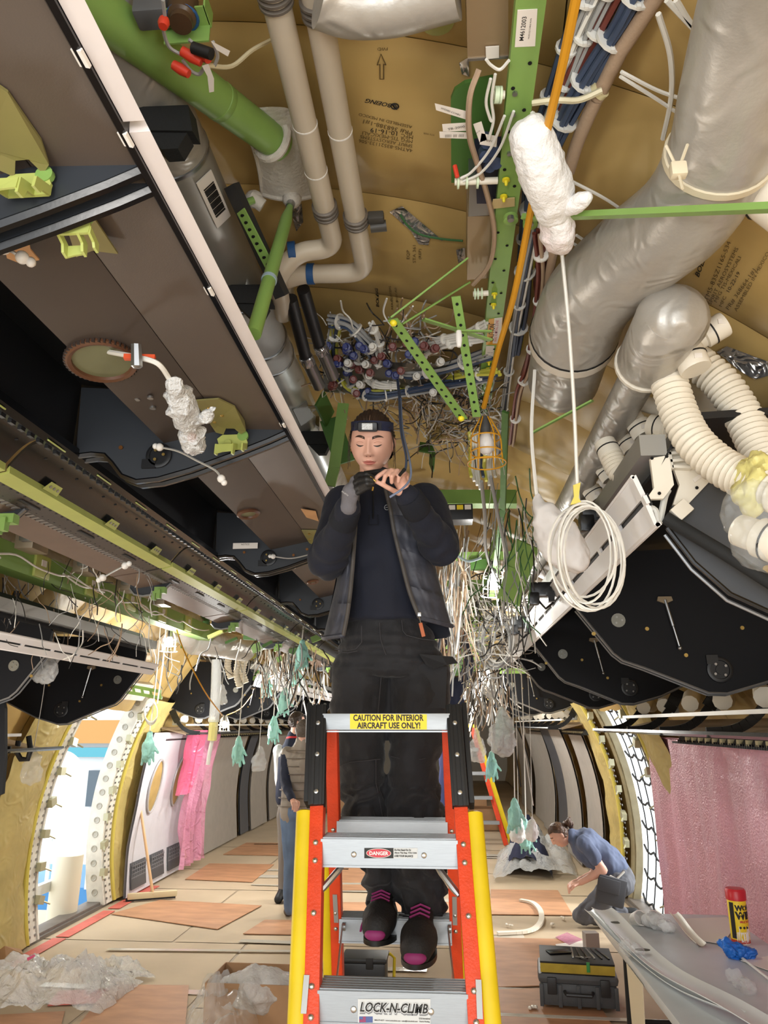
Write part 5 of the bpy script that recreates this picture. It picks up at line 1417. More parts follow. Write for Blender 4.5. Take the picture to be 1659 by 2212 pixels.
# ---------------------------------------------------------------- the ladder
def hit(px, py, p0, n):
    d = ray(px, py); n = Vector(n); o = Vector((0, 0, CAM_H)); p0 = Vector(p0)
    return o + d * ((p0 - o).dot(n) / d.dot(n))
FS, RS = .13 / .305, .155 / .305
FP, FN = V(0, 2.195, 1.83), V(0, 1, -FS).normalized()
RP, RN = V(0, 2.275, 1.83), V(0, 1, RS).normalized()
hf = lambda x, y: hit(x, y, FP, FN)
hr = lambda x, y: hit(x, y, RP, RN)
lad = thing('step_ladder', 'orange fibreglass step ladder with yellow side bumpers that the woman stands on', 'ladder', (-.16, 2.1, 0))
def toz(a, b, z):
    k = (z - a.z) / (b.z - a.z); return a + (b - a) * k
fd = V(0, -FS, -1).normalized(); rd = V(0, RS, -1).normalized()
RIV = mat('rivet_steel', '#c9c9c8', .25, .9)
rails = {}
for s, (a, b) in (('l', ((688, 1600), (672, 2200))), ('r', ((985, 1600), (1028, 2200)))):
    a, b = hf(*a), hf(*b); top, bot = toz(a, b, 1.80), toz(a, b, .02); rails[s] = (top, bot)
    sg = -1 if s == 'l' else 1
    m = MB(); m.bar(top, bot, .036, .006, (0, -1, 0), .002)
    r = m.build('front_rail', ORANGE, lad)
    up_ = V(0, -1, FS).normalized()
    m = MB(); m.bar(top + V(-sg * .015, 0, 0) - up_ * .022, bot + V(-sg * .015, 0, 0) - up_ * .022, .006, .044, up_, .001); m.bar(top + V(sg * .015, 0, 0) - up_ * .022, bot + V(sg * .015, 0, 0) - up_ * .022, .006, .044, up_, .001)
    m.build('flange', ORANGE, r)
    # black boot with grooves and rivets
    bt, bb = toz(a, b, 1.86), toz(a, b, 1.60)
    m = MB(); m.bar(bt, bb, .044, .03, up_, .003)
    for q in (-.011, .011): m.bar(bt + V(q, 0, 0) + up_ * .014, bb + V(q, 0, 0) + up_ * .014, .009, .008, up_, .001)
    m.bar(bt + V(sg * .030, .03, 0), bb + V(sg * .030, .03, 0), .014, .06, up_, .003)
    bo = m.build('boot', BLACK, lad)
    for k in (.20, .52, .88):
        m = MB(); p = bt + (bb - bt) * k + up_ * .016; m.lathe(p, up_, [(0, .0075), (.003, .006), (.004, .003)], 12); m.disk(p, up_, .0028, .0045, 8); m.build('rivet', RIV, bo)
    MB().bar(bt + V(sg * .040, .02, -.02), bt + V(sg * .040, .02, -.10), .002, .012, up_).build('sticker', mat('sticker_grey', '#b7b7b4', .5), bo, smooth=False)
    # yellow bumper
    y0_, y1_ = toz(a, b, 1.585), bot
    o_ = V(sg * .034, .012, 0)
    MB().tube([y0_ + o_ - fd * .004, y0_ + o_, y1_ + o_], [.012, .0175, .0175], 14, squash=1.3).build('bumper', YELLOW, lad)
    m = MB(); c = toz(a, b, 1.245); m.bar(c + V(sg * .012, 0, 0) + up_ * .006, c + V(sg * .012, 0, 0) + fd * .075 + up_ * .006, .013, .002, up_); m.build('reflector', mat('reflector', '#a9abab', .4, .4), r, smooth=False)
    MB().box(bot + V(0, .02, .02), (.06, .08, .05), None, .008).build('foot', BLACK, lad)
    for z in (1.515, 1.475, 1.365, 1.225, 1.17, 1.02, .9, .72):
        p = toz(a, b, z) + up_ * .0035; MB().lathe(p, up_, [(0, .0075), (.003, .0065), (.0055, .003)], 12).build('rivet', RIV, r)
for s, (a, b) in (('l', ((715, 1590), (728, 2100))), ('r', ((968, 1590), (988, 2100)))):
    a, b = hr(*a), hr(*b); top, bot = toz(a, b, 1.82), toz(a, b, .02); rails['r' + s] = (top, bot); sg = -1 if s == 'l' else 1
    up_ = V(0, -1, -RS).normalized()
    m = MB(); m.bar(top, bot, .034, .006, up_, .002); m.bar(top + V(sg * .015, 0, 0) - up_ * .02, bot + V(sg * .015, 0, 0) - up_ * .02, .006, .04, up_); m.bar(top + V(-sg * .015, 0, 0) - up_ * .02, bot + V(-sg * .015, 0, 0) - up_ * .02, .006, .04, up_)
    r = m.build('rear_rail', ORANGE, lad)
    MB().tube([toz(a, b, 1.40) + V(sg * .03, .012, 0), bot + V(sg * .03, .012, 0)], .017, 12).build('bumper', YELLOW, lad)
    MB().box(bot + V(0, -.01, .02), (.06, .08, .05), None, .008).build('foot', BLACK, lad)
    p = toz(a, b, 1.30); MB().bar(p + up_ * .005, p + rd * .10 + up_ * .005, .014, .002, up_).build('reflector', MATS['reflector'], r, smooth=False)
    for z in (1.50, 1.24, 1.19):
        MB().lathe(toz(a, b, z) + up_ * .0035, up_, [(0, .007), (.003, .006), (.005, .003)], 10).build('rivet', RIV, r)
def step(z, l, r, dirn, back, inset, label=None):
    """a folded aluminium step between two rails; dirn = +1 front (face toward the camera)"""
    L, R = toz(*rails[l], z), toz(*rails[r], z)
    x0, x1 = L.x + inset, R.x - inset; y = (L.y + R.y) / 2
    t = thing_step = None
    m = MB()
    m.box(((x0 + x1) / 2, y - .004, z - .032), (x1 - x0, .005, .064))
    m.box(((x0 + x1) / 2, y + .045, z - .003), (x1 - x0, .10, .005))
    m.box(((x0 + x1) / 2, y + .094, z - .022), (x1 - x0, .004, .044))
    for k in range(6): m.box(((x0 + x1) / 2, y + .004 + k * .017, z + .0012), (x1 - x0, .006, .004))
    m.box(((x0 + x1) / 2, y - .005, z - .064), (x1 - x0, .010, .005))
    o = m.build('step', ALU, lad, smooth=False)
    return o, x0, x1, y
front_steps = {}
for z in (1.525, 1.22, .915, .61, .305): front_steps[z] = step(z, 'l', 'r', 1, 0, .014)
for z in (1.525, 1.22, .915, .61, .305): step(z, 'rl', 'rr', -1, 0, .012)
for z in (1.525, .915):
    o, x0, x1, y = front_steps[z]
    for s in (-1, 1):
        xa = x0 + .055 if s < 0 else x1 - .055; xb = x0 if s < 0 else x1
        a, b = V(xa, y + .02, z - .066), V(xb, y + .01 - FS * .07, z - .125)
        MB().tube([a, a + (b - a) * .2, a + (b - a) * .8, b], [.006, .009, .009, .006], 8).build('brace', STEEL, o)
for z in (1.525, 1.22):
    o, x0, x1, y = front_steps[z]
    for f in (.245, .755): MB().lathe((x0 + (x1 - x0) * f, y - .0065, z - .036), (0, -1, 0), [(0, .0075), (.003, .0065), (.005, .003)], 12).build('rivet', RIV, o)
# top bar with caution label
a, b = hf(700, 1577), hf(970, 1577)
xa, xb = toz(*rails['l'], 1.83).x + .012, toz(*rails['r'], 1.83).x - .012
yt = toz(*rails['l'], 1.83).y - .018
ztop = at(840, 1541, Y=yt).z; zbot = at(840, 1577, Y=yt).z
m = MB(); m.box(((xa + xb) / 2, yt + .012, (ztop + zbot) / 2), (xb - xa, .022, ztop - zbot), None, .002); m.box(((xa + xb) / 2, yt + .03, zbot - .004), (xb - xa - .01, .05, .004))
tb_ = m.build('top_bar', ALU, lad)
def face_panel(parent, q, y, m, name='label_plate'):
    P = [at(x, yy, Y=y) for x, yy in q]
    return MB().prism(P, (0, .0008, 0)).build(name, m, parent, smooth=False)
def face_text(body, x0, x1, yc, hpx, y, m, parent, bold=0.012, shear=0.0, ref=False):
    a, b = at(x0, yc, Y=y), at(x1, yc, Y=y)
    vs, fs = glyphs(body, 1.0, shear, 'CENTER', bold)
    rs = glyphs(body, 1.0, shear, 'CENTER', 0)[0] if ref else vs
    w0 = min(v[0] for v in rs); w1 = max(v[0] for v in rs); h0 = min(v[1] for v in rs); h1 = max(v[1] for v in rs)
    hh = (at(x0, yc - hpx / 2, Y=y) - at(x0, yc + hpx / 2, Y=y)).z
    mb = MB(); mb.add([V(a.x + (b.x - a.x) * (v[0] - w0) / (w1 - w0), y, a.z + (v[1] - (h0 + h1) / 2) / (h1 - h0) * hh) for v in vs], fs)
    return mb.build('lettering', m, parent, smooth=False, fix=False)
p = face_panel(tb_, ((756, 1542), (922, 1543), (922, 1576), (756, 1575)), yt - .0008, INKY)
face_text('CAUTION FOR INTERIOR', 763, 915, 1550.5, 14, yt - .0014, INK, p, .035)
face_text('AIRCRAFT USE ONLY!', 771, 908, 1567, 14, yt - .0014, INK, p, .035)
o, x0, x1, y = front_steps[1.525]; yf = y - .008
pr = lambda x, yy: at(x, yy, Y=yf)
p = face_panel(o, ((787, 1832), (850, 1832), (850, 1854), (787, 1854)), yf, INK)
c = at(818, 1843, Y=yf - .001); m = MB(); m.add([c] + [c + V(.0315 * cos(q), 0, .0105 * sin(q)) for q in np.linspace(0, 2 * pi, 33)[:-1]], [(0, k + 1, (k + 1) % 32 + 1) for k in range(32)])
m.build('oval', INKR, p, smooth=False)
m = MB(); m.tube([c + V(.0315 * cos(q), -.0004, .0105 * sin(q)) for q in np.linspace(0, 2 * pi, 33)[:-1]], .0007, 4, closed=True); m.build('oval_edge', WHITE, p)
face_text('DANGER', 798, 839, 1843, 8.5, yf - .0016, WHITE, p, .03)
p2 = face_panel(o, ((850, 1832), (902, 1832), (902, 1854), (850, 1854)), yf, mat('label_silver', '#c9cccc', .5))
for k, tx in enumerate(('Do Not Stand On Or', 'Above This Step. YOU CAN', 'LOSE YOUR BALANCE')): face_text(tx, 852, (888, 900, 892)[k], 1836 + 6.5 * k, 4.5, yf - .0014, INK, p2, .03)
o, x0, x1, y = front_steps[1.22]; yf = y - .008
p = face_panel(o, ((773, 2158), (930, 2158), (930, 2212), (773, 2212)), yf, mat('label_silver', '#c9cccc'))
face_text('LOCK-N-CLIMB', 779, 925, 2178, 21, yf - .0014, mat('ink_grey', '#7d7f82', .5), p, .075, .25, True)
face_text('LOCK-N-CLIMB', 778, 924, 2175, 20, yf - .0022, mat('ink_white', '#f3f3f2', .5), p, .065, .25, True)
face_text('LOCK-N-CLIMB', 778, 924, 2175, 20, yf - .003, INK, p, .03, .25, True)
q = face_panel(o, ((776, 2196), (805, 2196), (805, 2209), (776, 2209)), yf - .001, mat('flag_blue', '#4a5b92', .5))
for k in range(4):
    face_panel(o, ((784 if k < 2 else 776, 2197 + k * 3), (790, 2197 + k * 3), (790, 2198.4 + k * 3), (784 if k < 2 else 776, 2198.4 + k * 3)), yf - .0018, INKR, 'flag_stripe')
face_text('800-577-4577 - www.locknclimb.com - sales@locknclimb.com', 809, 902, 2204, 4, yf - .0014, INK, p, .02)
face_text('US & International', 905, 929, 2200, 4, yf - .0014, INK, p, .02); face_text('Patents Pending', 906, 928, 2207, 4, yf - .0014, INK, p, .02)
# spreader locks
for s in (-1, 1):
    px = [(745, 1985), (727, 2050), (738, 2098), (715, 2100)] if s < 0 else [(974, 1985), (972, 2050), (980, 2098), (1010, 2100)]
    z0 = 1.17
    A_, B_ = toz(*rails['rl' if s < 0 else 'rr'], 1.20), toz(*rails['l' if s < 0 else 'r'], 1.13)
    A_ = A_ + V(-s * .024, -.02, 0); B_ = B_ + V(-s * .030, .05, 0); M_ = (A_ + B_) / 2 + V(0, 0, -.04)
    sp = MB(); sp.bar(A_, M_, .004, .018, (0, 0, 1)); sp.bar(M_, B_, .004, .018, (0, 0, 1)); spo = sp.build('spreader', STEEL, lad, smooth=False)
    m = MB(); m.box(B_ + V(0, -.02, -.01), (.05, .012, .045), None, .003); m.build('lock_plate', mat('brass_plate', '#b59b66', .3, .8), spo)
    for c_ in (M_, A_): MB().disk(c_, (1, 0, 0), .012, .01, 12).build('pivot', STEEL, spo)

# ---------------------------------------------------------------- people
SKIN = mat('skin', '#dcab97', .5, var=.05, vscale=18, bump=.06, bscale=220, spec=.4)
LIPS = mat('lips', '#c1746a', .4)
HAIRM = mat('hair_dark_brown', '#33241b', .45, var=.3, vscale=40, stretch=(14, 14, 1), bump=.5, bscale=60, bdist=.004)
HAIRL = mat('hair_brown', '#4a3222', .5, var=.3, vscale=40, bump=.5, bscale=60)
NAVY = mat('navy_sweatshirt', '#0f1424', .85, var=.08, vscale=12, bump=.25, bscale=180, sheen=.04)
VESTM = mat('vest_charcoal', '#3d3f49', .62, var=.05, vscale=10, wr=.1, wscale=18, bump=.1, bscale=120)
VESTE = mat('vest_edge', '#4a4643', .7)
DENIM = mat('black_denim', '#19191d', .8, var=.22, vscale=6, bump=.3, bscale=160, sheen=.1)
STITCH = mat('stitching', '#3a393d', .8)
SHOE = mat('shoe_black', '#18181a', .7, bump=.5, bscale=140)
MAGENTA = mat('magenta', '#8d2a6b', .6)
GLOVEG = mat('glove_grey', '#6d6b70', .85, bump=.4, bscale=200)
GLOVEB = mat('glove_black', '#1a1a1c', .5, bump=.3, bscale=200)

def head_shape(sc=1.0, female=True):
    def g(x, z, cx, cz, rx, rz): return math.exp(-((x - cx) / rx) ** 2 - ((z - cz) / rz) ** 2)
    nu, nv = 150, 116
    vs = []; fs = []; lips = set()
    for i in range(nv + 1):
        ph = pi * i / nv
        for k in range(nu):
            a = 2 * pi * k / nu
            dx, dy, dz = sin(ph) * cos(a), sin(ph) * sin(a), cos(ph)
            x, y, z = .073 * dx, .093 * dy, .113 * dz
            if z < 0:
                t = -z / .113
                x *= 1 - (.37 if female else .22) * t ** 1.5
                if y > 0: y *= 1 - .55 * t
                else: y *= 1 - .04 * t ** 2
                # jaw: keep the lower face full before the chin closes
                f_ = max(0, sin(pi * min(1, t))) * .10
                x *= 1 + f_ * .9
            else:
                x *= 1 + .03 * sin(pi * z / .113)
            if y < 0:
                y = -(abs(y) ** .92) * (.093 ** .08)
                fr = min(1, max(0, (-dy - .05) * 3))
                d = 0
                if -.046 < z < .03:
                    if z > -.029: h = .003 + .018 * (.03 - z) / .059
                    else: h = max(0, .021 * (1 - (-.029 - z) / .011) ** .8 if z > -.040 else 0)
                    w = .0085 + .005 * max(0, (-z) / .03)
                    d += h * math.exp(-(x / w) ** 2)
                for s in (-1, 1):
                    d += .0055 * g(x, z, s * .0115, -.031, .0065, .0065)
                    d -= .0085 * g(x, z, s * .030, .010, .017, .0105)
                    d += .0062 * g(x, z, s * .031, .005, .0135, .0085)
                    d += .0035 * g(x, z, s * .030, .027, .02, .006)
                    d += .0042 * g(x, z, s * .043, -.018, .018, .018)
                    d -= .003 * g(x, z, s * .034, -.055, .012, .02)
                    d -= .0025 * g(x, z, s * .024, -.060, .004, .005)
                d += .0048 * (g(x, z, .006, -.0555, .011, .0042) + g(x, z, -.006, -.0555, .011, .0042)) * .62
                d += .0062 * g(x, z, 0, -.0665, .015, .0052)
                d -= .0036 * g(x, z, 0, -.0605, .021, .0018)
                d -= .002 * g(x, z, 0, -.0475, .003, .006)
                d -= .0035 * g(x, z, 0, -.078, .018, .006)
                d += .007 * g(x, z, 0, -.094, .018, .014)
                y -= d * fr
                lip = (abs(x) < .0235 and dy < -.3 and ((-.0605 >= z > -.0605 - .0115 * (1 - (x / .0235) ** 2)) or (-.0605 < z < -.0605 + .0088 * (1 - (x / .0235) ** 2) * (.86 + .14 * min(1, abs(x) / .005)))))
                if lip: lips.add(i * nu + k)
            vs.append(Vector((x, y, z)) * sc)
    for i in range(nv):
        for k in range(nu):
            l = (k + 1) % nu
            fs.append((i * nu + k, (i + 1) * nu + k, (i + 1) * nu + l, i * nu + l))
    return vs, fs, lips, nu, nv
HV, HF, HL, HNU, HNV = head_shape()
HFRONT = [(p.x, p.z, p.y) for p in HV if p.y < -.01]
HFA = np.array(HFRONT)
def face_y(x, z):
    d = (HFA[:, 0] - x) ** 2 + (HFA[:, 1] - z) ** 2
    i = np.argsort(d)[:4]; w = 1 / (d[i] + 1e-9)
    return float((HFA[i, 2] * w).sum() / w.sum())

def add_mesh(mb, me):
    mb.add([v.co.copy() for v in me.vertices], [tuple(p.vertices) for p in me.polygons])
def folds(seed, amt, sc, dirz=.35):
    def f(p): return amt * (fbm((p.x * sc + seed, p.y * sc, p.z * sc * dirz), 1, 3))
    return f
def hand_mb(m, wrist, palm, fingers, thumb, r=.0085, pr=.02):
    """palm as fat cones from wrist to each knuckle, fingers as joints"""
    for f in fingers + [thumb]:
        m.cone(wrist, f[0], pr * .95, r * 1.15, 10)
    m.cone(wrist, palm, pr, pr * 1.15, 12)
    for f in fingers + [thumb]:
        rr = [r * 1.08, r * 1.0, r * .92, r * .80]
        for i in range(len(f) - 1): m.cone(f[i], f[i + 1], rr[min(i, 3)], rr[min(i + 1, 3)], 10)

# ======== the woman on the ladder
Wn = thing('person', 'woman in navy sweatshirt, open charcoal vest and headlamp standing on the ladder splicing a wire', 'person', (-.2, 2.6, 1.22))
hc_ = at(804, 957, Y=2.46); HR = Matrix.Rotation(radians(26), 3, 'X') @ Matrix.Rotation(radians(-3), 3, 'Z') @ Matrix.Rotation(radians(2), 3, 'Y')
hw = lambda x, y, z: hc_ + HR @ V(x, y, z)
hsurf = lambda x, z, lift=.001: hw(x, face_y(x, z) - lift, z)
J = dict(neck=at(812, 1045, Y=2.56), chest=at(815, 1130, Y=2.58), waist=at(835, 1320, Y=2.57), pelvis=at(845, 1395, Y=2.58),
         ls=at(733, 1083, Y=2.57), le=at(708, 1212, Y=2.42), lw=at(752, 1098, Y=2.22),
         rs=at(928, 1078, Y=2.57), re=at(952, 1180, Y=2.42), rw=at(882, 1072, Y=2.20),
         lh=at(782, 1420, Y=2.58), lk=at(783, 1650, Y=2.57), la=at(828, 1935, Y=2.74),
         rh=at(900, 1420, Y=2.58), rk=at(905, 1645, Y=2.56), ra=at(915, 1950, Y=2.72))
m = MB()
m.cone(hw(0, .02, -.06), J['neck'], .052, .056, 16); m.cone(J['neck'], J['chest'], .07, .12, 14); m.cone(J['chest'], J['waist'], .115, .10, 14); m.cone(J['waist'], J['pelvis'], .10, .12, 14)
for s in 'lr':
    m.cone(J['neck'] - V(0, 0, .05), J[s + 's'] - V(0, 0, .02), .04, .036); m.cone(J[s + 's'] - V(0, 0, .02), J[s + 'e'], .036, .032); m.cone(J[s + 'e'], J[s + 'w'], .034, .024)
    m.cone(J[s + 'h'], J[s + 'k'], .075, .05); m.cone(J[s + 'k'], J[s + 'a'], .05, .032); m.cone(J['pelvis'], J[s + 'h'], .10, .075)
body_me = remesh(m, .011, 3)
body = MB(); add_mesh(body, body_me)
# bare hand holding the pin, at right; all five fingers bend towards the pinch
q = lambda x, y, Y: at(x, y, Y=Y)
hm = MB()
rw = J['rw']
hand_mb(hm, q(876, 1064, 2.19), q(864, 1038, 2.17), [
    [q(849, 1021, 2.155), q(834, 1018, 2.125), q(819, 1027, 2.115), q(809, 1036, 2.12)],
    [q(859, 1019, 2.165), q(845, 1016, 2.125), q(832, 1028, 2.105), q(829, 1040, 2.115)],
    [q(868, 1021, 2.175), q(858, 1017, 2.13), q(846, 1029, 2.11), q(846, 1042, 2.125)],
    [q(877, 1025, 2.185), q(872, 1020, 2.145), q(862, 1029, 2.125), q(860, 1040, 2.135)]],
    [q(858, 1064, 2.165), q(841, 1055, 2.13), q(825, 1046, 2.115), q(812, 1040, 2.115)], .0080, .019)
hm.cone(J['rw'], q(876, 1064, 2.19), .024, .021)
hme = remesh(hm, .0026, 3); add_mesh(body, hme)
hl = MB()   # gloved hand's own fingers underneath
gw = q(752, 1096, 2.20)
GF = [[q(764, 1036, 2.165), q(777, 1026, 2.12), q(792, 1025, 2.105), q(804, 1031, 2.11)],
      [q(762, 1046, 2.16), q(776, 1038, 2.115), q(792, 1035, 2.098), q(805, 1038, 2.105)],
      [q(764, 1057, 2.16), q(778, 1050, 2.115), q(793, 1045, 2.098), q(804, 1045, 2.105)],
      [q(768, 1067, 2.165), q(780, 1060, 2.125), q(792, 1054, 2.108), q(801, 1052, 2.112)]]
GT = [q(768, 1040, 2.20), q(790, 1024, 2.18), q(812, 1020, 2.155), q(828, 1017, 2.14)]
hand_mb(hl, gw, q(758, 1062, 2.17), GF, GT, .0078, .018)
add_mesh(body, remesh(hl, .0035, 2))
nb = len(body.v)
for x in (-1, 1):    # ears
    e = MB(); 
    e.ball(hw(x * .074, .012, -.004), .030, (.28, .62, 1), 16, HR); e.ball(hw(x * .079, .014, -.002), .017, (.3, .6, 1.1), 12, HR)
    add_mesh(body, remesh(e, .003, 3))
n0 = len(body.f)
body.add([hw(*p) for p in HV], HF)
mi = [0] * len(body.f)
for k, f in enumerate(HF):
    if sum(1 for v in f if v in HL) >= 3: mi[n0 + k] = 1
body.m = mi
body.build('body', [SKIN, LIPS], Wn, angle=75, fix=False)
# eyes, lids, lashes, brows
for s in (-1, 1):
    m = MB(); P = []
    for k in range(13):
        t = -1 + 2 * k / 12; P.append(hsurf(s * .031 + t * .0135, .0005 - .0036 * (1 - t * t) + .0012 * t * s, .0012))
    m.tube(P, [.0007 + .0015 * (1 - abs(-1 + 2 * k / 12) ** 2) for k in range(13)], 5); m.build('eyelash', mat('lash', '#1c1512', .6), Wn)
    m = MB(); top = []; bot = []
    for k in range(13):
        t = -1 + 2 * k / 12; top.append(hsurf(s * .031 + t * .0115, -.0006 - .0030 * (1 - t * t), .0006)); bot.append(hsurf(s * .031 + t * .0115, -.0012 - .0058 * (1 - t * t), .0006))
    m.grid([top, bot]); m.build('eye', mat('eye_white', '#a99a92', .3), Wn, fix=False)
    m = MB(); top = []; bot = []
    for k in range(15):
        t = k / 14; x = s * (.013 + .037 * t); zz = .0235 + .0085 * sin(pi * min(1, t * .78)) - .0035 * t
        w = .0044 * (1 - t ** 2.4) + .0007; top.append(hsurf(x, zz + w, .0014)); bot.append(hsurf(x, zz - w * .8, .0014))
    m.grid([top, bot]); m.build('eyebrow', mat('brow', '#3a281d', .7), Wn, fix=False)
    m = MB(); P = [hsurf(s * .031 + (-1 + 2 * k / 12) * .0125, .0085 + .0026 * (1 - (-1 + 2 * k / 12) ** 2), .0003) for k in range(13)]
    m.tube(P, .0006, 4); m.build('lid_crease', mat('skin_shadow', '#b98066', .6), Wn)
    for k, (x, z, r) in enumerate(((.0765, -.026, .0045), (.078, -.018, .0035))):
        c = hw(s * x, -.002, z); MB().tube([c + HR @ V(0, r * cos(a), r * sin(a)) for a in np.linspace(0, 2 * pi, 13)[:-1]], .0009, 5, closed=True).build('earring', mat('gold_metal', '#cda85a', .3, .9), Wn)
MB().tube([hsurf(-.023 + .046 * k / 16, -.0607 + .0026 * abs(-1 + k / 8) ** 2, .0004) for k in range(17)], .0007, 4).build('mouth_line', mat('mouth_dark', '#7a3d36', .6), Wn)
for s in (-1, 1):
    m = MB(); m.ball(hsurf(s * .0065, -.0375, -.0008), .0028, (1.2, .8, .7), 8); m.build('nostril', mat('nostril', '#6e3d30', .8), Wn)
# hair: pulled back from a centre parting, headband over it
hv = []; hfc = []
sel = {}
def hair_on(p):
    if p.y < -.028: return p.z > .058 + .010 * (1 - min(1, abs(p.x) / .05) ** 2) - .012 * max(0, abs(p.x) - .05) / .02
    if p.y < .01: return p.z > .030 - .018 * (p.y + .028) / .038 or False
    return p.z > -.055
for k, f in enumerate(HF):
    c = sum((HV[i] for i in f), V(0, 0, 0)) / 4
    if hair_on(c):
        ids = []
        for i in f:
            if i not in sel:
                p = HV[i]; L = p.length
                g_ = .0075 + .0016 * sin(atan2(p.x, p.z) * 46) + .003 * fbm(p * 30)
                if abs(p.x) < .0035 and p.y < .02: g_ = .003
                sel[i] = len(hv); hv.append(hw(*(p * ((L + g_) / L))))
            ids.append(sel[i])
        hfc.append(tuple(ids))
m = MB(); m.add(hv, hfc); m.build('hair', HAIRM, Wn, fix=False, angle=80)
m = MB()
m.tube([hw(.0006, -abs(face_y(0, z)) - .0042, z) for z in (.084, .092, .10, .107)] + [hw(0, -.01, .1165)], .0011, 5); m.build('parting', mat('scalp', '#8b6d58', .6), Wn)
for k in range(12):
    s = -1 if k % 2 else 1; z = .05 - .01 * (k // 2)
    P = [hw(s * .072, -.025 + .004 * k / 2, .045), hw(s * (.079 + .002 * (k % 3)), -.03 + .003 * k, z - .04), hw(s * (.077 + .004 * (k % 4)), -.02 + .002 * k, z - .095)]
    MB().wire(P, .0008, 4, 5).build('hair_strand', HAIRM, Wn)
# headlamp
m = MB(); ri = []; 
for k in range(48):
    a = 2 * pi * k / 48; zz = .056 - .012 * sin(a)
    rx = .073 * sqrt(1 - (zz / .113) ** 2) + .0095; ry = .093 * sqrt(1 - (zz / .113) ** 2) + .0095
    ri.append((rx * cos(a), ry * sin(a), zz))
for k in range(48):
    x, y, z = ri[k]; L = sqrt(x * x + y * y); nx, ny = x / L, y / L
    for dz_, dr in ((-.0165, 0), (.0165, 0), (.0165, .0025), (-.0165, .0025)): m.v.append(hw(x + nx * dr, y + ny * dr, z + dz_))
for k in range(48):
    for j in range(4):
        a, b = 4 * k + j, 4 * k + (j + 1) % 4; c, d = 4 * ((k + 1) % 48) + (j + 1) % 4, 4 * ((k + 1) % 48) + j
        m.f.append((a, b, c, d)); m.m.append(0)
band = m.build('headlamp_band', mat('band_navy', '#232843', .7, bump=.4, bscale=300), Wn)
yl = -.108
m = MB(); m.box(hw(0, yl, .064), (.068, .020, .033), HR, .007); lampb = m.build('headlamp', mat('lamp_black', '#1a1b20', .4), Wn)
m = MB(); m.box(hw(0, yl - .010, .066), (.037, .004, .022), HR, .0018); m.build('lens', mat('lens', '#dfe3e6', .15, .3, bump=1, bscale=400, bdist=.003), lampb)
for s in (-1, 1):
    for q_ in range(4): MB().box(hw(s * (.039 + .005 * q_), yl + .008 + .002 * q_ * q_ * .8, .066), (.002, .008, .024), HR).build('strap_rib', BLACK, lampb, smooth=False) if q_ < 2 else None
# glove on the hand at left
m = MB(); m.cone(J['lw'], gw, .030, .029); hand_mb(m, gw, q(757, 1062, 2.17), [[f[0], f[0] * .6 + f[1] * .4] for f in GF], [GT[0], GT[0] * .6 + GT[1] * .4], .0108, .0235)
gl = obj_from(remesh(m, .004, 3), 'work_glove', GLOVEG, Wn)
m = MB()
for f in GF + [GT]:
    P = [f[0] * .75 + f[1] * .25] + f[1:]; rr = [.0100, .0104, .0098, .0088]
    for i in range(3): m.cone(P[i], P[i + 1], rr[i], rr[i + 1], 10)
obj_from(remesh(m, .003, 2), 'coated_fingers', GLOVEB, gl)
d = (gw - J['lw']).normalized()
m = MB(); m.lathe(J['lw'] + d * .0, d, [(-.012, .031), (.0, .033), (.022, .031), (.024, .028)], 18); m.build('glove_cuff', mat('glove_cuff', '#55534f', .85, bump=.4, bscale=120), gl)
for k, (tx, x, y) in enumerate((('WURTH', 745, 1070),)):
    a, b = q(738, 1061, 2.138), q(752, 1071, 2.138); vs, fs = glyphs(tx, 1.0); w = max(v[0] for v in vs) - min(v[0] for v in vs); xd = (b - a); yd = V(-xd.z, 0, xd.x)
    mb = MB(); mb.add([(a + b) / 2 + xd * (v[0] / w) + yd * (v[1] / w) for v in vs], fs); mb.build('lettering', mat('print_light', '#c9c7c4', .7), gl, smooth=False, fix=False)
# what she holds: pin and crimped wire
t = thing('wire_pin', 'small brass connector pin held between glove and fingertips', 'pin', q(806, 1038, 2.10))
m = MB(); m.tube([q(800, 1030, 2.10), q(812, 1040, 2.10)], .0028, 8); m.tube([q(806, 1052, 2.10), q(804, 1060, 2.1)], .003, 6); m.build('pin', MATS['gold_metal'], t)
t = thing('blue_wire_pair', 'grey blue wire pair hanging past the woman’s face to her bare hand', 'wire', q(870, 1050, 2.14))
MB().wire([at(862, 858, Y=2.6), at(866, 930, Y=2.4), at(877, 985, Y=2.2), at(879, 1012, 2.15) if False else at(876, 1012, Y=2.15), at(870, 1020, Y=2.125)], .004, 7).build('wire', WIREB, t)
MB().wire([at(866, 860, Y=2.62), at(870, 930, Y=2.42), at(884, 990, Y=2.2), at(887, 1030, Y=2.14), at(870, 1055, Y=2.11), at(842, 1074, Y=2.10)], .0035, 7).build('wire', mat('wire_blue_grey', '#74809a', .5), t)
MB().tube([q(874, 1013, 2.12), q(863, 1027, 2.11)], .0050, 8).build('black_sleeve', BLACK, t)
MB().wire([at(858, 800, Y=2.9), at(860, 830, Y=2.75), at(864, 862, Y=2.6)], .006, 7).build('wire', WIREB, t)

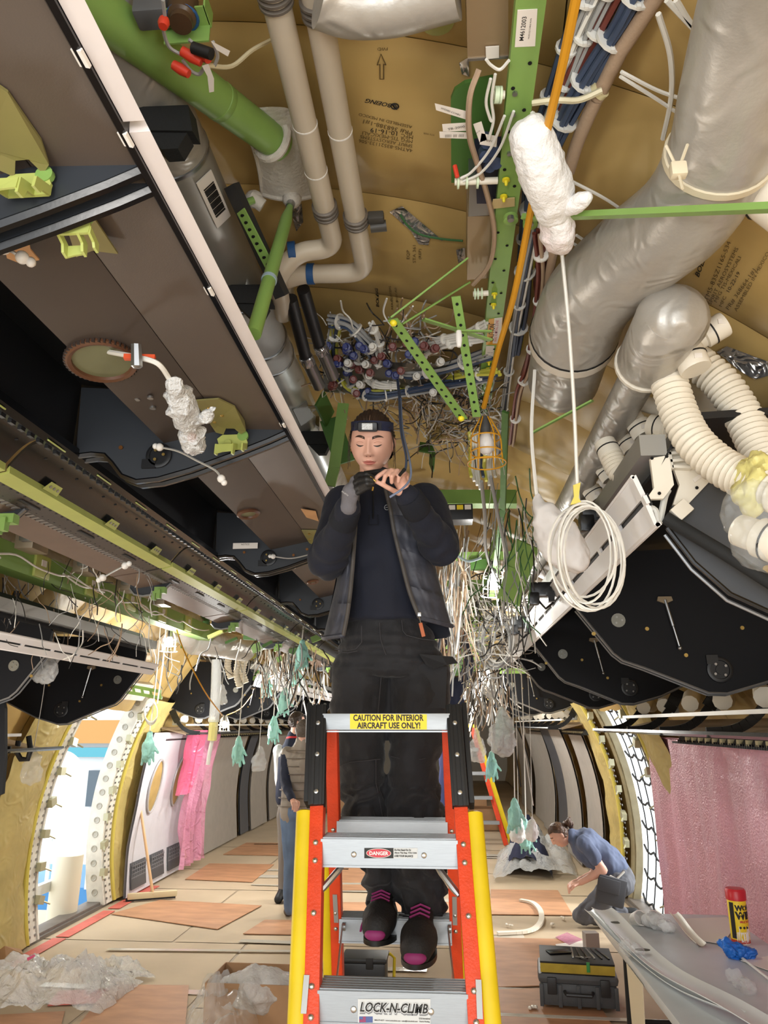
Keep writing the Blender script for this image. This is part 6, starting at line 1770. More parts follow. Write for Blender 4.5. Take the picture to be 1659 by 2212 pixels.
# sweatshirt
m = MB()
X1 = V(1, 0, 0)
def ring(px0, px1, py, Y, dep): 
    a, b = at(px0, py, Y=Y), at(px1, py, Y=Y); c = (a + b) / 2; return (c, (b - a) / 2, V(0, dep, 0))
m.loft([ring(785, 838, 1040, 2.555, .06), ring(752, 885, 1058, 2.565, .085), ring(728, 925, 1085, 2.57, .11), ring(727, 927, 1150, 2.57, .135), ring(735, 925, 1230, 2.57, .135), ring(742, 925, 1300, 2.57, .13), ring(746, 925, 1342, 2.57, .132), ring(752, 918, 1346, 2.57, .12)], 28)
for s in 'lr':
    m.cone(J[s + 's'] + V(.02 if s == 'l' else -.02, 0, -.015), J[s + 'e'], .076, .066, 18); m.cone(J[s + 'e'], J[s + 'e'] * .35 + J[s + 'w'] * .65, .066, .049, 18); m.cone(J[s + 'e'] * .35 + J[s + 'w'] * .65, J[s + 'w'], .047, .038, 16)
def sweat_fold(p):
    f = .009 * fbm((p.x * 7, p.y * 7, p.z * 5)) 
    for s in 'lr':
        d = (p - J[s + 'e']).length
        if d < .2: f += .006 * sin((p - J[s + 'w']).length * 85 + 6 * fbm((p.x * 5, p.y * 5, p.z * 5))) * (1 - d / .2)
    return f
sw = obj_from(remesh(m, .0075, 3, sweat_fold), 'sweatshirt', NAVY, Wn, angle=80)
for s in 'lr':
    a = J[s + 'e'] * .25 + J[s + 'w'] * .75; b = J[s + 'w']; d = (b - a).normalized(); m = MB()
    m.lathe(a, d, [(-.01, .043), (.0, .0475), ((b - a).length - .006, .043), ((b - a).length + .004, .040), ((b - a).length + .003, .032)], 26); m.build('cuff', mat('navy_rib', '#10141f', .9, bump=.3, bscale=150), sw)
m = MB(); m.loft([ring(778, 846, 1048, 2.54, .066), ring(781, 843, 1030, 2.53, .062), ring(783, 842, 1018, 2.53, .060), ring(788, 838, 1022, 2.53, .05)], 26); m.build('collar', mat('collar_dark', '#16181d', .85), sw)
def front_torso(px, py, lift=.002, dep=.135, Yc=2.57):
    # point on the front of the sweatshirt torso seen at a pixel
    Yg = Yc - dep
    for _ in range(3):
        p = at(px, py, Y=Yg); cx = at(828, py, Y=Yc).x; hw_ = .155
        u = max(-.98, min(.98, (p.x - cx) / hw_)); Yg = Yc - dep * sqrt(1 - u * u) - lift
    return at(px, py, Y=Yg)
m = MB(); m.tube([front_torso(806, y_, .008) for y_ in (1055, 1075, 1095, 1120)], .0028, 6); m.build('zip', mat('zip_dark', '#0e0f12', .4), sw)
P = [front_torso(798, 1112, .010), front_torso(816, 1112, .010), front_torso(817, 1134, .010), front_torso(797, 1134, .010)]
m = MB(); m.tube([P[0], P[3], P[2], P[1]], .0015, 5); m.build('zip_end', mat('navy_dark', '#12161f', .8), sw)
c = front_torso(836, 1096, .010)
m = MB(); m.tube([c + V(.009 * cos(a), 0, .009 * sin(a)) for a in np.linspace(0, 2 * pi, 19)[:-1]], .0009, 5, closed=True); m.tube([c + V(-.006, 0, .0), c + V(.006, 0, .0)], .0008, 4); m.build('emblem', mat('emblem_grey', '#b7b9bd', .5), sw)
# vest: two quilted front halves
def vest_half(side, inner, outer, rows, name):
    n = 26; mrows = []
    for j in range(rows + 1):
        v = j / rows; rw = []
        pi_ = catmull([V(*p, 0) for p in inner], 8); po_ = catmull([V(*p, 0) for p in outer], 8)
        a = pi_[min(len(pi_) - 1, int(v * (len(pi_) - 1)))]; b = po_[min(len(po_) - 1, int(v * (len(po_) - 1)))]
        for i in range(n + 1):
            u = i / n; px = a.x + (b.x - a.x) * u; py = a.y + (b.y - a.y) * u
            quilt = .010 * abs(sin(v * pi * 7 + .25 * sin(u * 5))) ** .6
            dep = .142 * sqrt(max(0.0, 1 - (.10 + .90 * u) ** 2.6)) + .006
            edge = .016 * (1 - u) ** 3
            Yv = 2.565 - dep - quilt * (1 - .3 * u) - edge * .5 - .012 + .02 * v
            rw.append(at(px, py, Y=Yv + .01 * fbm((u * 3, v * 6, side * 4))))
        mrows.append(rw)
    return mrows
for side, inner, outer, nm in ((-1, ((775, 1050), (770, 1110), (766, 1170), (760, 1250), (752, 1320), (742, 1372)), ((735, 1062), (728, 1100), (735, 1180), (728, 1250), (712, 1320), (698, 1378)), 'l'),
                               (1, ((832, 1052), (843, 1100), (852, 1150), (868, 1215), (885, 1280), (906, 1334)), ((905, 1060), (925, 1100), (930, 1180), (945, 1240), (962, 1300), (977, 1352)), 'r')):
    G = vest_half(side, inner, outer, 44, nm)
    back = [[p + V(0, .014, 0) for p in reversed(rw)] for rw in G]
    full = [rw + bk + [rw[0]] for rw, bk in zip(G, back)]
    m = MB(); m.grid(full); m.add([], []); 
    m.grid([full[-1], [V(p.x, p.y + .004, p.z + .002) for p in full[-1]]])
    vt = m.build('vest_front', VESTM, Wn, fix=False, angle=80)
    MB().tube([rw[0] + V(0, -.003, 0) for rw in G], .007, 7).build('zip_edge', VESTE, vt)
    MB().tube([p + V(0, .004, 0) for p in G[-1]], .008, 7).build('hem', VESTM, vt)
    if side > 0:
        b = G[-2][1]; m = MB(); m.box(b + V(.0, -.01, .0), (.012, .008, .014), None, .002); m.tube([b + V(0, -.012, -.008), b + V(.004, -.012, -.03)], .0015, 5); m.build('zip_slider', STEEL, vt)
        m = MB(); m.bar(b + V(.003, -.013, -.028), b + V(.013, -.012, -.072), .012, .004, (0, -1, 0), .0015); m.build('leather_pull', mat('leather_orange', '#b35f35', .6), vt)
# back of the vest
m = MB(); G = []
for j in range(13):
    py = 1058 + (1375 - 1058) * j / 12; x0 = 738 - 36 * max(0, (j - 5) / 7); x1 = 922 + 52 * max(0, (j - 5) / 7)
    rw = []
    for i in range(17):
        a = pi * i / 16; c = (at(x0, py, Y=2.57) + at(x1, py, Y=2.57)) / 2; hw_ = (at(x1, py, Y=2.57).x - at(x0, py, Y=2.57).x) / 2
        rw.append(V(c.x - hw_ * cos(a), 2.57 + .165 * sin(a) - .01, c.z))
    G.append(rw)
MB().grid(G).build('vest_back', VESTM, Wn, fix=False)
# trousers
m = MB()
m.loft([ring(752, 918, 1338, 2.575, .115), ring(738, 938, 1365, 2.58, .128), ring(730, 953, 1405, 2.585, .138), ring(722, 966, 1445, 2.585, .135), ring(724, 968, 1462, 2.585, .12)], 28)
def leg(pts):
    rings = []
    for (x0, x1, y_, Y, dep) in pts: rings.append(ring(x0, x1, y_, Y, dep))
    m.loft(rings, 24)
leg([(723, 845, 1430, 2.585, .105), (716, 842, 1480, 2.58, .105), (712, 838, 1540, 2.575, .098), (724, 832, 1610, 2.57, .088), (730, 830, 1655, 2.565, .085), (735, 830, 1710, 2.59, .082), (744, 838, 1770, 2.62, .080), (764, 845, 1840, 2.66, .076), (782, 850, 1895, 2.695, .070), (790, 856, 1940, 2.72, .066), (793, 852, 1952, 2.725, .06)])
leg([(842, 968, 1430, 2.585, .105), (842, 975, 1480, 2.58, .105), (840, 973, 1540, 2.575, .098), (842, 962, 1600, 2.565, .09), (840, 945, 1650, 2.56, .086), (838, 950, 1710, 2.58, .082), (838, 955, 1770, 2.60, .080), (846, 964, 1840, 2.63, .078), (852, 966, 1900, 2.66, .075), (858, 962, 1960, 2.69, .072), (862, 957, 1984, 2.70, .068)])
def pant_fold(p):
    z = p.z; k = .012 * fbm((p.x * 9 + 3, p.y * 5, z * 8)) + .006 * fbm((p.x * 20, p.y * 10, z * 26))
    if z < 1.62: k += .009 * sin(z * 70 + 9 * fbm((p.x * 6, p.y * 6, z * 5)))
    if 1.98 < z < 2.1: k += .0035 * sin(z * 170 + p.x * 12)
    return k
tr = obj_from(remesh(m, .008, 2, pant_fold), 'trousers', DENIM, Wn, angle=80)
def on_leg(px, py, Y): return at(px, py, Y=Y)
def stitch(pts, r=.0014):
    return MB().tube([at(*p[:2], Y=p[2]) for p in pts], r, 4).build('seam', STITCH, tr)
stitch(((722, 1402, 2.475), (750, 1405, 2.452), (768, 1402, 2.447), (781, 1388, 2.447), (781, 1352, 2.452)))
stitch(((722, 1408, 2.475), (752, 1410, 2.450), (772, 1406, 2.445)))
stitch(((868, 1340, 2.458), (870, 1362, 2.45), (878, 1372, 2.448), (910, 1380, 2.455), (945, 1384, 2.49)))
stitch(((820, 1345, 2.448), (822, 1380, 2.444), (830, 1405, 2.444), (836, 1420, 2.45)))
stitch(((727, 1655, 2.50), (760, 1646, 2.478), (800, 1642, 2.48), (822, 1640, 2.50)))
stitch(((845, 1634, 2.50), (870, 1640, 2.474), (910, 1640, 2.476), (935, 1634, 2.51)))
stitch(((903, 1425, 2.478), (897, 1480, 2.478), (889, 1540, 2.48)))
stitch(((826, 1430, 2.50), (822, 1480, 2.49), (816, 1545, 2.49)))
stitch(((812, 1640, 2.49), (812, 1690, 2.505), (822, 1740, 2.55), (828, 1775, 2.57)))
# cargo pocket with its flap standing off
P = [at(906, 1414, Y=2.455), at(955, 1418, Y=2.468), at(978, 1420, Y=2.50), at(989, 1433, Y=2.505), at(966, 1436, Y=2.47), at(936, 1445, Y=2.448), at(920, 1436, Y=2.448)]
MB().prism(P, (0, .006, .003)).build('pocket_flap', DENIM, tr, smooth=False)
P = [at(905, 1432, Y=2.474), at(966, 1440, Y=2.487), at(962, 1530, Y=2.485), at(892, 1530, Y=2.472)]
MB().prism(P, (0, .03, 0)).build('cargo_pocket', DENIM, tr, smooth=False)
P = [at(713, 1442, Y=2.55), at(729, 1434, Y=2.515), at(727, 1465, Y=2.515), at(712, 1475, Y=2.55)]
MB().prism(P, (0, .012, 0)).build('pocket_flap', DENIM, tr, smooth=False)
# shoes
def shoe(heel, ankle, ball, toe, w, laces):
    m = MB()
    m.cone(heel, ball, w * .62, w * .92, 18); m.cone(ball, toe, w * .95, w * .80, 18); m.cone(ankle, heel, w * .62, w * .62, 14); m.cone(ankle, ball, w * .62, w * .70, 14)
    me = remesh(m, .005, 4)
    s = obj_from(me, 'shoe', SHOE, Wn, angle=80)
    d = (toe - heel).normalized(); up_ = V(0, 0, 1) - d * d.z; up_.normalize(); sd_ = d.cross(up_)
    m = MB(); sole = []
    for a in np.linspace(0, 2 * pi, 29)[:-1]:
        k = .5 - .5 * cos(a); c = heel - d * w * .5 + (toe + d * w * .75 - heel + d * w * .5) * k
        sole.append(c + sd_ * (w * (.72 + .28 * k) * sin(a)) - up_ * w * .55)
    m.prism(sole, -up_ * .014); m.build('sole', BLACK, s)
    m = MB(); tp = toe + d * w * .60 - up_ * w * .28
    m.ball(tp, w * .50, (1.1, .55, .6), 14, Matrix((sd_, d, up_)).transposed()); m.build('toe_patch', MAGENTA, s)
    lac = MB(); mid = ankle * .42 + ball * .58 + up_ * w * .62
    for k in range(4):
        c = ankle * (.55 - .14 * k) + ball * (.45 + .14 * k) + up_ * w * (.70 - .01 * k)
        lac.tube([c - sd_ * w * .5 - up_ * w * .12, c + up_ * .004, c + sd_ * w * .5 - up_ * w * .12 + d * .012], .0035, 6)
    for P in laces: lac.tube(catmull(P, 5), .0042, 6, squash=.6)
    lac.build('lace', MAGENTA, s, kind='stuff')
    return s
zs = 1.225
s1 = shoe(at(838, 1945, Y=2.735) + V(0, .0, -.045), at(826, 1935, Y=2.70), at(820, 1985, Y=2.56), at(814, 2002, Y=2.505), .058,
     [[at(815, 1956, Y=2.60), at(795, 1970, Y=2.56), at(783, 1995, Y=2.53), at(779, 2012, Y=2.51)], [at(820, 1960, Y=2.58), at(808, 1972, Y=2.54), at(795, 1996, Y=2.52), at(786, 2014, Y=2.50)], [at(812, 1958, Y=2.60), at(795, 1972, Y=2.57), at(790, 1974, Y=2.56)]])
s2 = shoe(at(915, 1985, Y=2.70) + V(0, .0, -.03), at(912, 1962, Y=2.66), at(905, 2026, Y=2.49), at(899, 2048, Y=2.44), .061,
     [[at(892, 1994, Y=2.55), at(905, 2000, Y=2.53), at(922, 1996, Y=2.55), at(928, 1988, Y=2.56)], [at(890, 1992, Y=2.55), at(902, 2004, Y=2.52), at(918, 2004, Y=2.53)]])
for p, r in ((((793, 1950, 2.655), (810, 1953, 2.65), (835, 1950, 2.655), (852, 1944, 2.67)), .006), (((862, 1980, 2.628), (885, 1984, 2.62), (920, 1983, 2.62), (955, 1976, 2.64)), .007)):
    MB().tube([at(a, b, Y=c) for a, b, c in p], r, 7).build('hem', DENIM, tr)

# ======== the other four people
def figure(name, label, J, skin, parts, head_r, head_rot, sc=1.0, hairf=None, hairm=HAIRL, vox=.016):
    """J joints in the world; parts: list of (part name, material, [(joint, joint, r0, r1)...], fold amount)"""
    zmin = min(p.z for p in J.values())
    t = thing(name, label, 'person', (J['pelvis'].x, J['pelvis'].y, zmin))
    m = MB()
    for a, b, r0, r1 in skin: m.cone(J[a], J[b], r0, r1, 12)
    b = MB(); add_mesh(b, remesh(m, vox, 3))
    R_ = head_rot; hc = J['head']
    for s in (-1, 1):
        e = MB(); e.ball(hc + R_ @ V(s * .075, .012, -.004) * sc, .030 * sc, (.35, .62, 1), 12, R_); add_mesh(b, remesh(e, .006, 2))
    # hands: five fingers each
    for s in 'lr':
        if s + 'hand' in J:
            w, h = J[s + 'w'], J[s + 'hand']; d = (h - w).normalized(); x, y, _ = frame(d)
            hm = MB(); fin = []
            for k in range(4):
                o = x * (-.03 + .02 * k); k0 = h + o * .9; cl = (y * -.35 + d).normalized(); c2 = (y * -1.0 + d * .6).normalized(); L = (.032, .036, .034, .027)[k]
                fin.append([k0, k0 + cl * L, k0 + cl * L + c2 * L * .8, k0 + cl * L + c2 * L * 1.4 - d * .006])
            th = [w + d * .03 - x * .03, w + d * .06 - x * .055, w + d * .085 - x * .05 - y * .02, w + d * .10 - x * .04 - y * .03]
            hand_mb(hm, w, w + d * .06, fin, th, .0088, .021); add_mesh(b, remesh(hm, .0045, 2))
    b.add([hc + R_ @ (p * sc) for p in HV[::1]], HF)
    bo = b.build('body', SKIN, t, fix=False, angle=75)
    for s in (-1, 1):
        P = [hc + R_ @ (V(s * (.014 + .034 * k / 6), face_y(s * (.014 + .034 * k / 6), .026) - .002, .026 + .004 * sin(pi * k / 6)) * sc) for k in range(7)]
        MB().tube(P, .003, 5).build('eyebrow', mat('brow', '#3a281d'), t)
        P = [hc + R_ @ (V(s * (.019 + .024 * k / 6), face_y(s * (.019 + .024 * k / 6), .004) - .001, .002 - .003 * sin(pi * k / 6)) * sc) for k in range(7)]
        MB().tube(P, .0016, 5).build('eyelash', mat('lash', '#1c1512'), t)
    if hairf:
        sel = {}; hv = []; hf_ = []
        for f in HF:
            c = sum((HV[i] for i in f), V(0, 0, 0)) / 4
            if hairf(c):
                ids = []
                for i in f:
                    if i not in sel:
                        p = HV[i]; sel[i] = len(hv); hv.append(hc + R_ @ (p * sc * ((p.length + .009 + .004 * fbm(p * 45)) / p.length)))
                    ids.append(sel[i])
                hf_.append(tuple(ids))
        m = MB(); m.add(hv, hf_); m.build('hair', hairm, t, fix=False, angle=80)
    objs = {}
    for pn, pm, segs, fold in parts:
        m = MB()
        for sg in segs:
            if len(sg) == 5: m.cone(J[sg[0]], J[sg[1]], sg[2], sg[3], 16, sg[4], (1, 0, 0))
            else: m.cone(J[sg[0]], J[sg[1]], sg[2], sg[3], 16)
        objs[pn] = obj_from(remesh(m, .011, 2, folds(len(objs) * 3.3, fold, 9)), pn, pm, t, angle=80)
    return t, objs
short_hair = lambda p: (p.z > .055 if p.y < -.03 else (p.z > -.0 if p.y < .02 else p.z > -.05))
# kneeling man, side view facing left
K = lambda x, y, Y=7.9: at(x, y, Y=Y)
JK = dict(head=K(1209, 1803), neck=K(1238, 1806), chest=K(1268, 1826), waist=K(1322, 1872), pelvis=K(1340, 1898),
          ls=K(1262, 1822, 7.72), le=K(1303, 1880, 7.66), lw=K(1252, 1907, 7.68), lhand=K(1236, 1912, 7.68),
          rs=K(1258, 1820, 8.08), re=K(1290, 1885, 8.1), rw=K(1250, 1902, 7.95), rhand=K(1235, 1908, 7.92),
          lh=K(1338, 1910, 7.78), lk=K(1254, 1978, 7.78), la=K(1345, 1985, 7.8), lt=K(1372, 1986, 7.8),
          rh=K(1338, 1912, 8.02), rk=K(1262, 1972, 8.05), ra=K(1345, 1978, 8.05), rt=K(1372, 1980, 8.05))
dn = min(JK[k].z for k in ('lk', 'la', 'lt', 'rk', 'ra', 'rt'))
for k in ('lk', 'la', 'lt', 'rk', 'ra', 'rt'): JK[k].z = max(JK[k].z, .075)
TEE = mat('tee_blue_grey', '#5a6580', .85, var=.08, bump=.2, bscale=120)
PANTG = mat('work_trouser_grey', '#5d5f66', .85, var=.1, bump=.2, bscale=120)
PANTK = mat('work_trouser_black', '#1d1d20', .85)
skin = [('head', 'neck', .06, .055), ('neck', 'chest', .06, .09), ('chest', 'waist', .09, .085), ('waist', 'pelvis', .085, .09)]
for s in 'lr': skin += [(s + 's', s + 'e', .052, .043), (s + 'e', s + 'w', .044, .030), (s + 'h', s + 'k', .08, .055), (s + 'k', s + 'a', .055, .04), ('chest', s + 's', .07, .045), ('pelvis', s + 'h', .085, .07)]
Rk = Matrix.Rotation(radians(-90), 3, 'Z') @ Matrix.Rotation(radians(38), 3, 'X')
JK['lslv'] = JK['ls'] * .45 + JK['le'] * .55; JK['rslv'] = JK['rs'] * .45 + JK['re'] * .55
kt, ko = figure('person', 'kneeling man with curly ponytail in blue grey T-shirt working on the floor at right', JK, skin, [
    ('tee_shirt', TEE, [('neck', 'chest', .075, .155), ('chest', 'waist', .155, .148), ('waist', 'pelvis', .145, .13), ('chest', 'ls', .13, .078), ('chest', 'rs', .13, .078), ('ls', 'lslv', .078, .066), ('rs', 'rslv', .078, .066)], .02),
    ('trousers', PANTG, [('pelvis', 'lh', .135, .12), ('pelvis', 'rh', .135, .12), ('lh', 'lk', .11, .078), ('rh', 'rk', .11, .078), ('lk', 'la', .075, .06), ('rk', 'ra', .075, .06)], .025),
    ('boot', BLACK, [('la', 'lt', .05, .045)], 0), ('boot', BLACK, [('ra', 'rt', .05, .045)], 0)], .1, Rk, 1.0, lambda p: p.z > .06 - .05 * min(1, max(0, p.y + .04) / .06) if p.y < .02 else p.z > -.04, HAIRL)
m = MB()
for k in range(11):
    a = k * 2.4; m.ball(JK['head'] + V(.085 + .03 * cos(a), -.0 + .03 * sin(a), .095 + .012 * (k % 4) - .02 * (k // 6)), .026, (1, 1, 1), 8)
hb = obj_from(remesh(m, .007, 1, folds(2, .008, 50)), 'curly_bun', HAIRL, kt)
m = MB(); c = K(1320, 1925, 7.64); m.box(c, (.26, .05, .24), Matrix.Rotation(.25, 3, 'Y'), .02); m.box(c + V(-.02, -.03, .05), (.2, .02, .12), Matrix.Rotation(.25, 3, 'Y'), .01)
m.build('tool_pouch', mat('pouch_grey', '#46484e', .8), kt)
m = MB(); m.tube([K(1318, 1893, 7.70), K(1332, 1899, 7.66), K(1347, 1884, 7.72)], .022, 8, squash=.5); m.build('belt', mat('belt_pale', '#b7b3ac', .6), kt)
# man with quilted vest, seen from behind
M_ = lambda x, y, Y=7.8: at(x, y, Y=Y)
JM = dict(head=M_(657, 1580), neck=M_(655, 1605), chest=M_(650, 1650), waist=M_(640, 1725), pelvis=M_(638, 1752),
          ls=M_(620, 1628), le=M_(617, 1690, 7.7), lw=M_(630, 1725, 7.5), lhand=M_(636, 1735, 7.45), rs=M_(684, 1626), re=M_(692, 1685, 7.85), rw=M_(690, 1730, 7.9), rhand=M_(690, 1748, 7.9),
          lh=M_(628, 1760), lk=M_(628, 1860), la=M_(626, 1965), lt=M_(622, 1978, 7.98), rh=M_(650, 1760), rk=M_(645, 1862, 7.9), ra=M_(640, 1955, 8.05), rt=M_(640, 1966, 8.25))
for k in ('la', 'ra'): JM[k].z = .11
for k in ('lt', 'rt'): JM[k].z = .045
vestg = mat('vest_grey_brown', '#8f857a', .6, wr=.3, wscale=8)
legs = lambda r0, r1, r2: [(s + 'h', s + 'k', r0, r1) for s in 'lr'] + [(s + 'k', s + 'a', r1, r2) for s in 'lr'] + [('pelvis', s + 'h', r0 + .03, r0) for s in 'lr']
figM, oM = figure('person', 'man in grey quilted vest and blue jeans standing with his back to the camera', JM, skin, [
    ('shirt', mat('shirt_navy', '#20263a', .85), [(s + 's', s + 'e', .062, .055) for s in 'lr'] + [(s + 'e', s + 'w', .055, .042) for s in 'lr'], .012),
    ('quilted_vest', vestg, [('neck', 'chest', .09, .175, .7), ('chest', 'waist', .175, .16, .7), ('waist', 'pelvis', .16, .165, .7), ('chest', 'ls', .13, .07), ('chest', 'rs', .13, .07)], .015),
    ('jeans', mat('jeans_blue', '#5c708c', .85, var=.15, vscale=7), legs(.10, .075, .062), .015),
    ('boot', mat('boot_brown', '#4d3a2c', .7), [('la', 'lt', .05, .045)], 0), ('boot', mat('boot_brown', '#4d3a2c'), [('ra', 'rt', .05, .045)], 0)], .1, Matrix.Rotation(radians(150), 3, 'Z'), 1.0, short_hair, mat('hair_grey_brown', '#5a5048', .6, bump=.4, bscale=60))
for k in range(8):
    z = JM['chest'].z + .13 - .075 * k; c = JM['chest'] + (JM['waist'] - JM['chest']) * ((JM['chest'].z - z) / (JM['chest'].z - JM['waist'].z))
    m = MB(); m.tube([V(c.x + .178 * cos(a), c.y + .132 * sin(a), z) for a in np.linspace(0, 2 * pi, 25)[:-1]], .0045, 5, closed=True); m.build('quilt_line', mat('quilt_line', '#6b625a', .7), oM['quilted_vest'])
# dark haired man half hidden behind him, red lanyard
D_ = lambda x, y, Y=8.6: at(x, y, Y=Y)
JD = dict(head=D_(641, 1560), neck=D_(636, 1592), chest=D_(630, 1640), waist=D_(626, 1720), pelvis=D_(624, 1750),
          ls=D_(604, 1622), le=D_(602, 1680), lw=D_(608, 1730), lhand=D_(610, 1745), rs=D_(658, 1622), re=D_(660, 1680), rw=D_(655, 1725, 8.45), rhand=D_(652, 1738, 8.45),
          lh=D_(616, 1760), lk=D_(616, 1850), la=D_(612, 1930), lt=D_(606, 1950), rh=D_(634, 1760), rk=D_(634, 1850), ra=D_(632, 1930), rt=D_(628, 1950))
for k in ('la', 'ra'): JD[k].z = .11
for k in ('lt', 'rt'): JD[k].z = .045; JD[k].y -= .12
figD, oD = figure('person', 'dark haired man in white shirt and red lanyard half hidden behind the vest man', JD, skin, [
    ('white_shirt', mat('shirt_white', '#d9d9dc', .8), [('chest', 'waist', .15, .15, .7), ('chest', 'ls', .12, .07), ('chest', 'rs', .12, .07)] + [(s + 's', s + 'e', .062, .055) for s in 'lr'] + [(s + 'e', s + 'w', .055, .042) for s in 'lr'], .012),
    ('navy_vest', mat('shirt_navy', '#20263a'), [('neck', 'chest', .09, .165, .75), ('chest', 'waist', .162, .155, .75)], .01),
    ('trousers', mat('chino_grey', '#77706a', .85), legs(.095, .07, .06), .012),
    ('shoe', BLACK, [('la', 'lt', .05, .045)], 0), ('shoe', BLACK, [('ra', 'rt', .05, .045)], 0)], .1, Matrix.Rotation(radians(120), 3, 'Z'), 1.0, short_hair, HAIRM)
m = MB(); c = JD['neck']; m.tube([c + V(.085 * cos(a), .07 * sin(a), -.02 - .02 * sin(a)) for a in np.linspace(0, 2 * pi, 21)[:-1]], .012, 6, closed=True); m.build('lanyard', mat('lanyard_red', '#c43038', .6), figD)
# person in blue on a stand beyond the ladder, arm raised into the ceiling wiring
B_ = lambda x, y, Y=8.0: at(x, y, Y=Y)
JB = dict(head=B_(945, 1425), neck=B_(955, 1452), chest=B_(968, 1495), waist=B_(978, 1570), pelvis=B_(982, 1600),
          ls=B_(938, 1470), le=B_(945, 1420), lw=B_(960, 1375), lhand=B_(962, 1360), rs=B_(1000, 1475), re=B_(1012, 1435), rw=B_(1004, 1385), rhand=B_(1002, 1370),
          lh=B_(968, 1612), lk=B_(966, 1680), la=B_(964, 1748), lt=B_(962, 1758, 7.86), rh=B_(994, 1612), rk=B_(994, 1680), ra=B_(988, 1748), rt=B_(986, 1758, 7.86))
BLUEC = mat('coverall_blue', '#5d6aa6', .85, var=.1); BLUEN = mat('jacket_navy_blue', '#2a3350', .85)
figB, oB = figure('person', 'person in navy jacket and blue trousers reaching into the ceiling beyond the ladder', JB, skin, [
    ('jacket', BLUEN, [('neck', 'chest', .09, .16, .75), ('chest', 'waist', .16, .155, .75), ('waist', 'pelvis', .155, .15, .75), ('chest', 'ls', .12, .07), ('chest', 'rs', .12, .07)] + [(s + 's', s + 'e', .064, .056) for s in 'lr'] + [(s + 'e', s + 'w', .056, .044) for s in 'lr'], .02),
    ('trousers', BLUEC, legs(.10, .08, .07), .02),
    ('shoe', BLACK, [('la', 'lt', .05, .045)], 0), ('shoe', BLACK, [('ra', 'rt', .05, .045)], 0)], .1, Matrix.Rotation(radians(150), 3, 'Z'), 1.0, short_hair, HAIRM)
zf = JB['lt'].z - .05
st = thing('work_stand', 'narrow grey work stand under the person in blue, behind the ladder', 'stand', (JB['pelvis'].x, 7.95, 0))
MB().box((JB['pelvis'].x, 7.95, zf - .02), (.34, .42, .04), None, .006).build('platform', ALU, st)
for a in (-1, 1):
    for b in (-1, 1): MB().bar((JB['pelvis'].x + a * .15, 7.95 + b * .18, zf - .03), (JB['pelvis'].x + a * .17, 7.95 + b * .24, 0.01), .03, .03, (0, 1, 0)).build('leg', ALU, st, smooth=False)

# ---------------------------------------------------------------- floor clutter, table, walls
fz = lambda x, y, z=.008: at(x, y, Z=z)
for k, (q_, lb) in enumerate((
    (((240, 1975), (345, 1945), (565, 1957), (470, 2008)), 'large brown fibreboard sheet lying left of the ladder, nearest the squeegee'),
    (((525, 2018), (572, 1988), (760, 1990), (760, 2022)), 'brown fibreboard sheet under the vest man’s feet'),
    (((400, 1900), (452, 1866), (592, 1868), (545, 1906)), 'brown fibreboard sheet near the pink film at left'),
    (((482, 1846), (532, 1821), (640, 1822), (628, 1849)), 'farthest brown fibreboard sheet on the left'),
    (((150, 2240), (240, 2128), (408, 2130), (398, 2240)), 'brown fibreboard sheet at the bottom edge beside the bubble wrap'),
    (((1060, 1922), (1205, 1924), (1238, 1978), (1060, 1976)), 'brown fibreboard sheet in front of the kneeling man'),
    (((1040, 2026), (1225, 2030), (1265, 2128), (1040, 2134)), 'brown fibreboard sheet behind the tool case'),
    (((1045, 2140), (1270, 2133), (1350, 2260), (1050, 2260)), 'brown fibreboard sheet under the tool case at the bottom'),
    (((735, 1868), (960, 1868), (970, 1925), (735, 1925)), 'brown fibreboard sheet seen between the ladder rails'),
    (((730, 1950), (985, 1950), (1000, 2015), (728, 2015)), 'brown fibreboard sheet below the first seen through the ladder'),
    (((-40, 2196), (140, 2186), (120, 2260), (-40, 2260)), 'brown fibreboard sheet at the bottom left corner'))):
    P = [fz(x, y, .010) for x, y in q_]
    o = MB().prism(P, (0, 0, .006)).build('fibreboard_sheet', BOARD, smooth=False); tag(o, lb, 'board', 'brown boards on the floor')

# bubble wrap heap bottom left
def heap(q0, q1, nx, ny, hh, seed, m, name, label, cat, env=None):
    """crumpled sheet over a floor quad; q0/q1: near and far pixel pairs"""
    a, b = fz(*q0[0], .02), fz(*q0[1], .02); c, d = fz(*q1[0], .02), fz(*q1[1], .02); G = []
    for i in range(nx + 1):
        u = i / nx; rw = []
        for j in range(ny + 1):
            v = j / ny; p = (a * (1 - u) + b * u) * (1 - v) + (c * (1 - u) + d * u) * v
            e = sin(pi * u) ** .6 * sin(pi * (.08 + .84 * v)) ** .7
            z = .02 + hh * e * (.55 + .6 * abs(fbm((p.x * 3 + seed, p.y * 3, seed)))) + .05 * e * fbm((p.x * 11, p.y * 11, seed)) + .035 * e * abs(fbm((p.x * 26, p.y * 26, seed))) + .06 * e * abs(fbm((p.x * 7, p.y * 9, seed + 2)))
            rw.append(V(p.x + .03 * fbm((u * 6, v * 6, seed + 3)), p.y + .06 * fbm((u * 5, v * 5, seed + 5)), max(.018, z)))
        G.append(rw)
    return tag(MB().grid(G).build(name, m, fix=False, angle=60), label, cat)
BUB2 = mat('bubble_heap', '#f4f7f8', .1, alpha=.5, bump=1.0, bscale=70, bdist=.014, wr=1.0, wscale=8, spec=1.0)
heap(((-140, 2240), (215, 2190)), ((-60, 2110), (310, 2120)), 60, 44, .30, 2, BUB2, 'bubble_wrap', 'big crumpled heap of clear bubble wrap at the bottom left', 'bubble wrap')
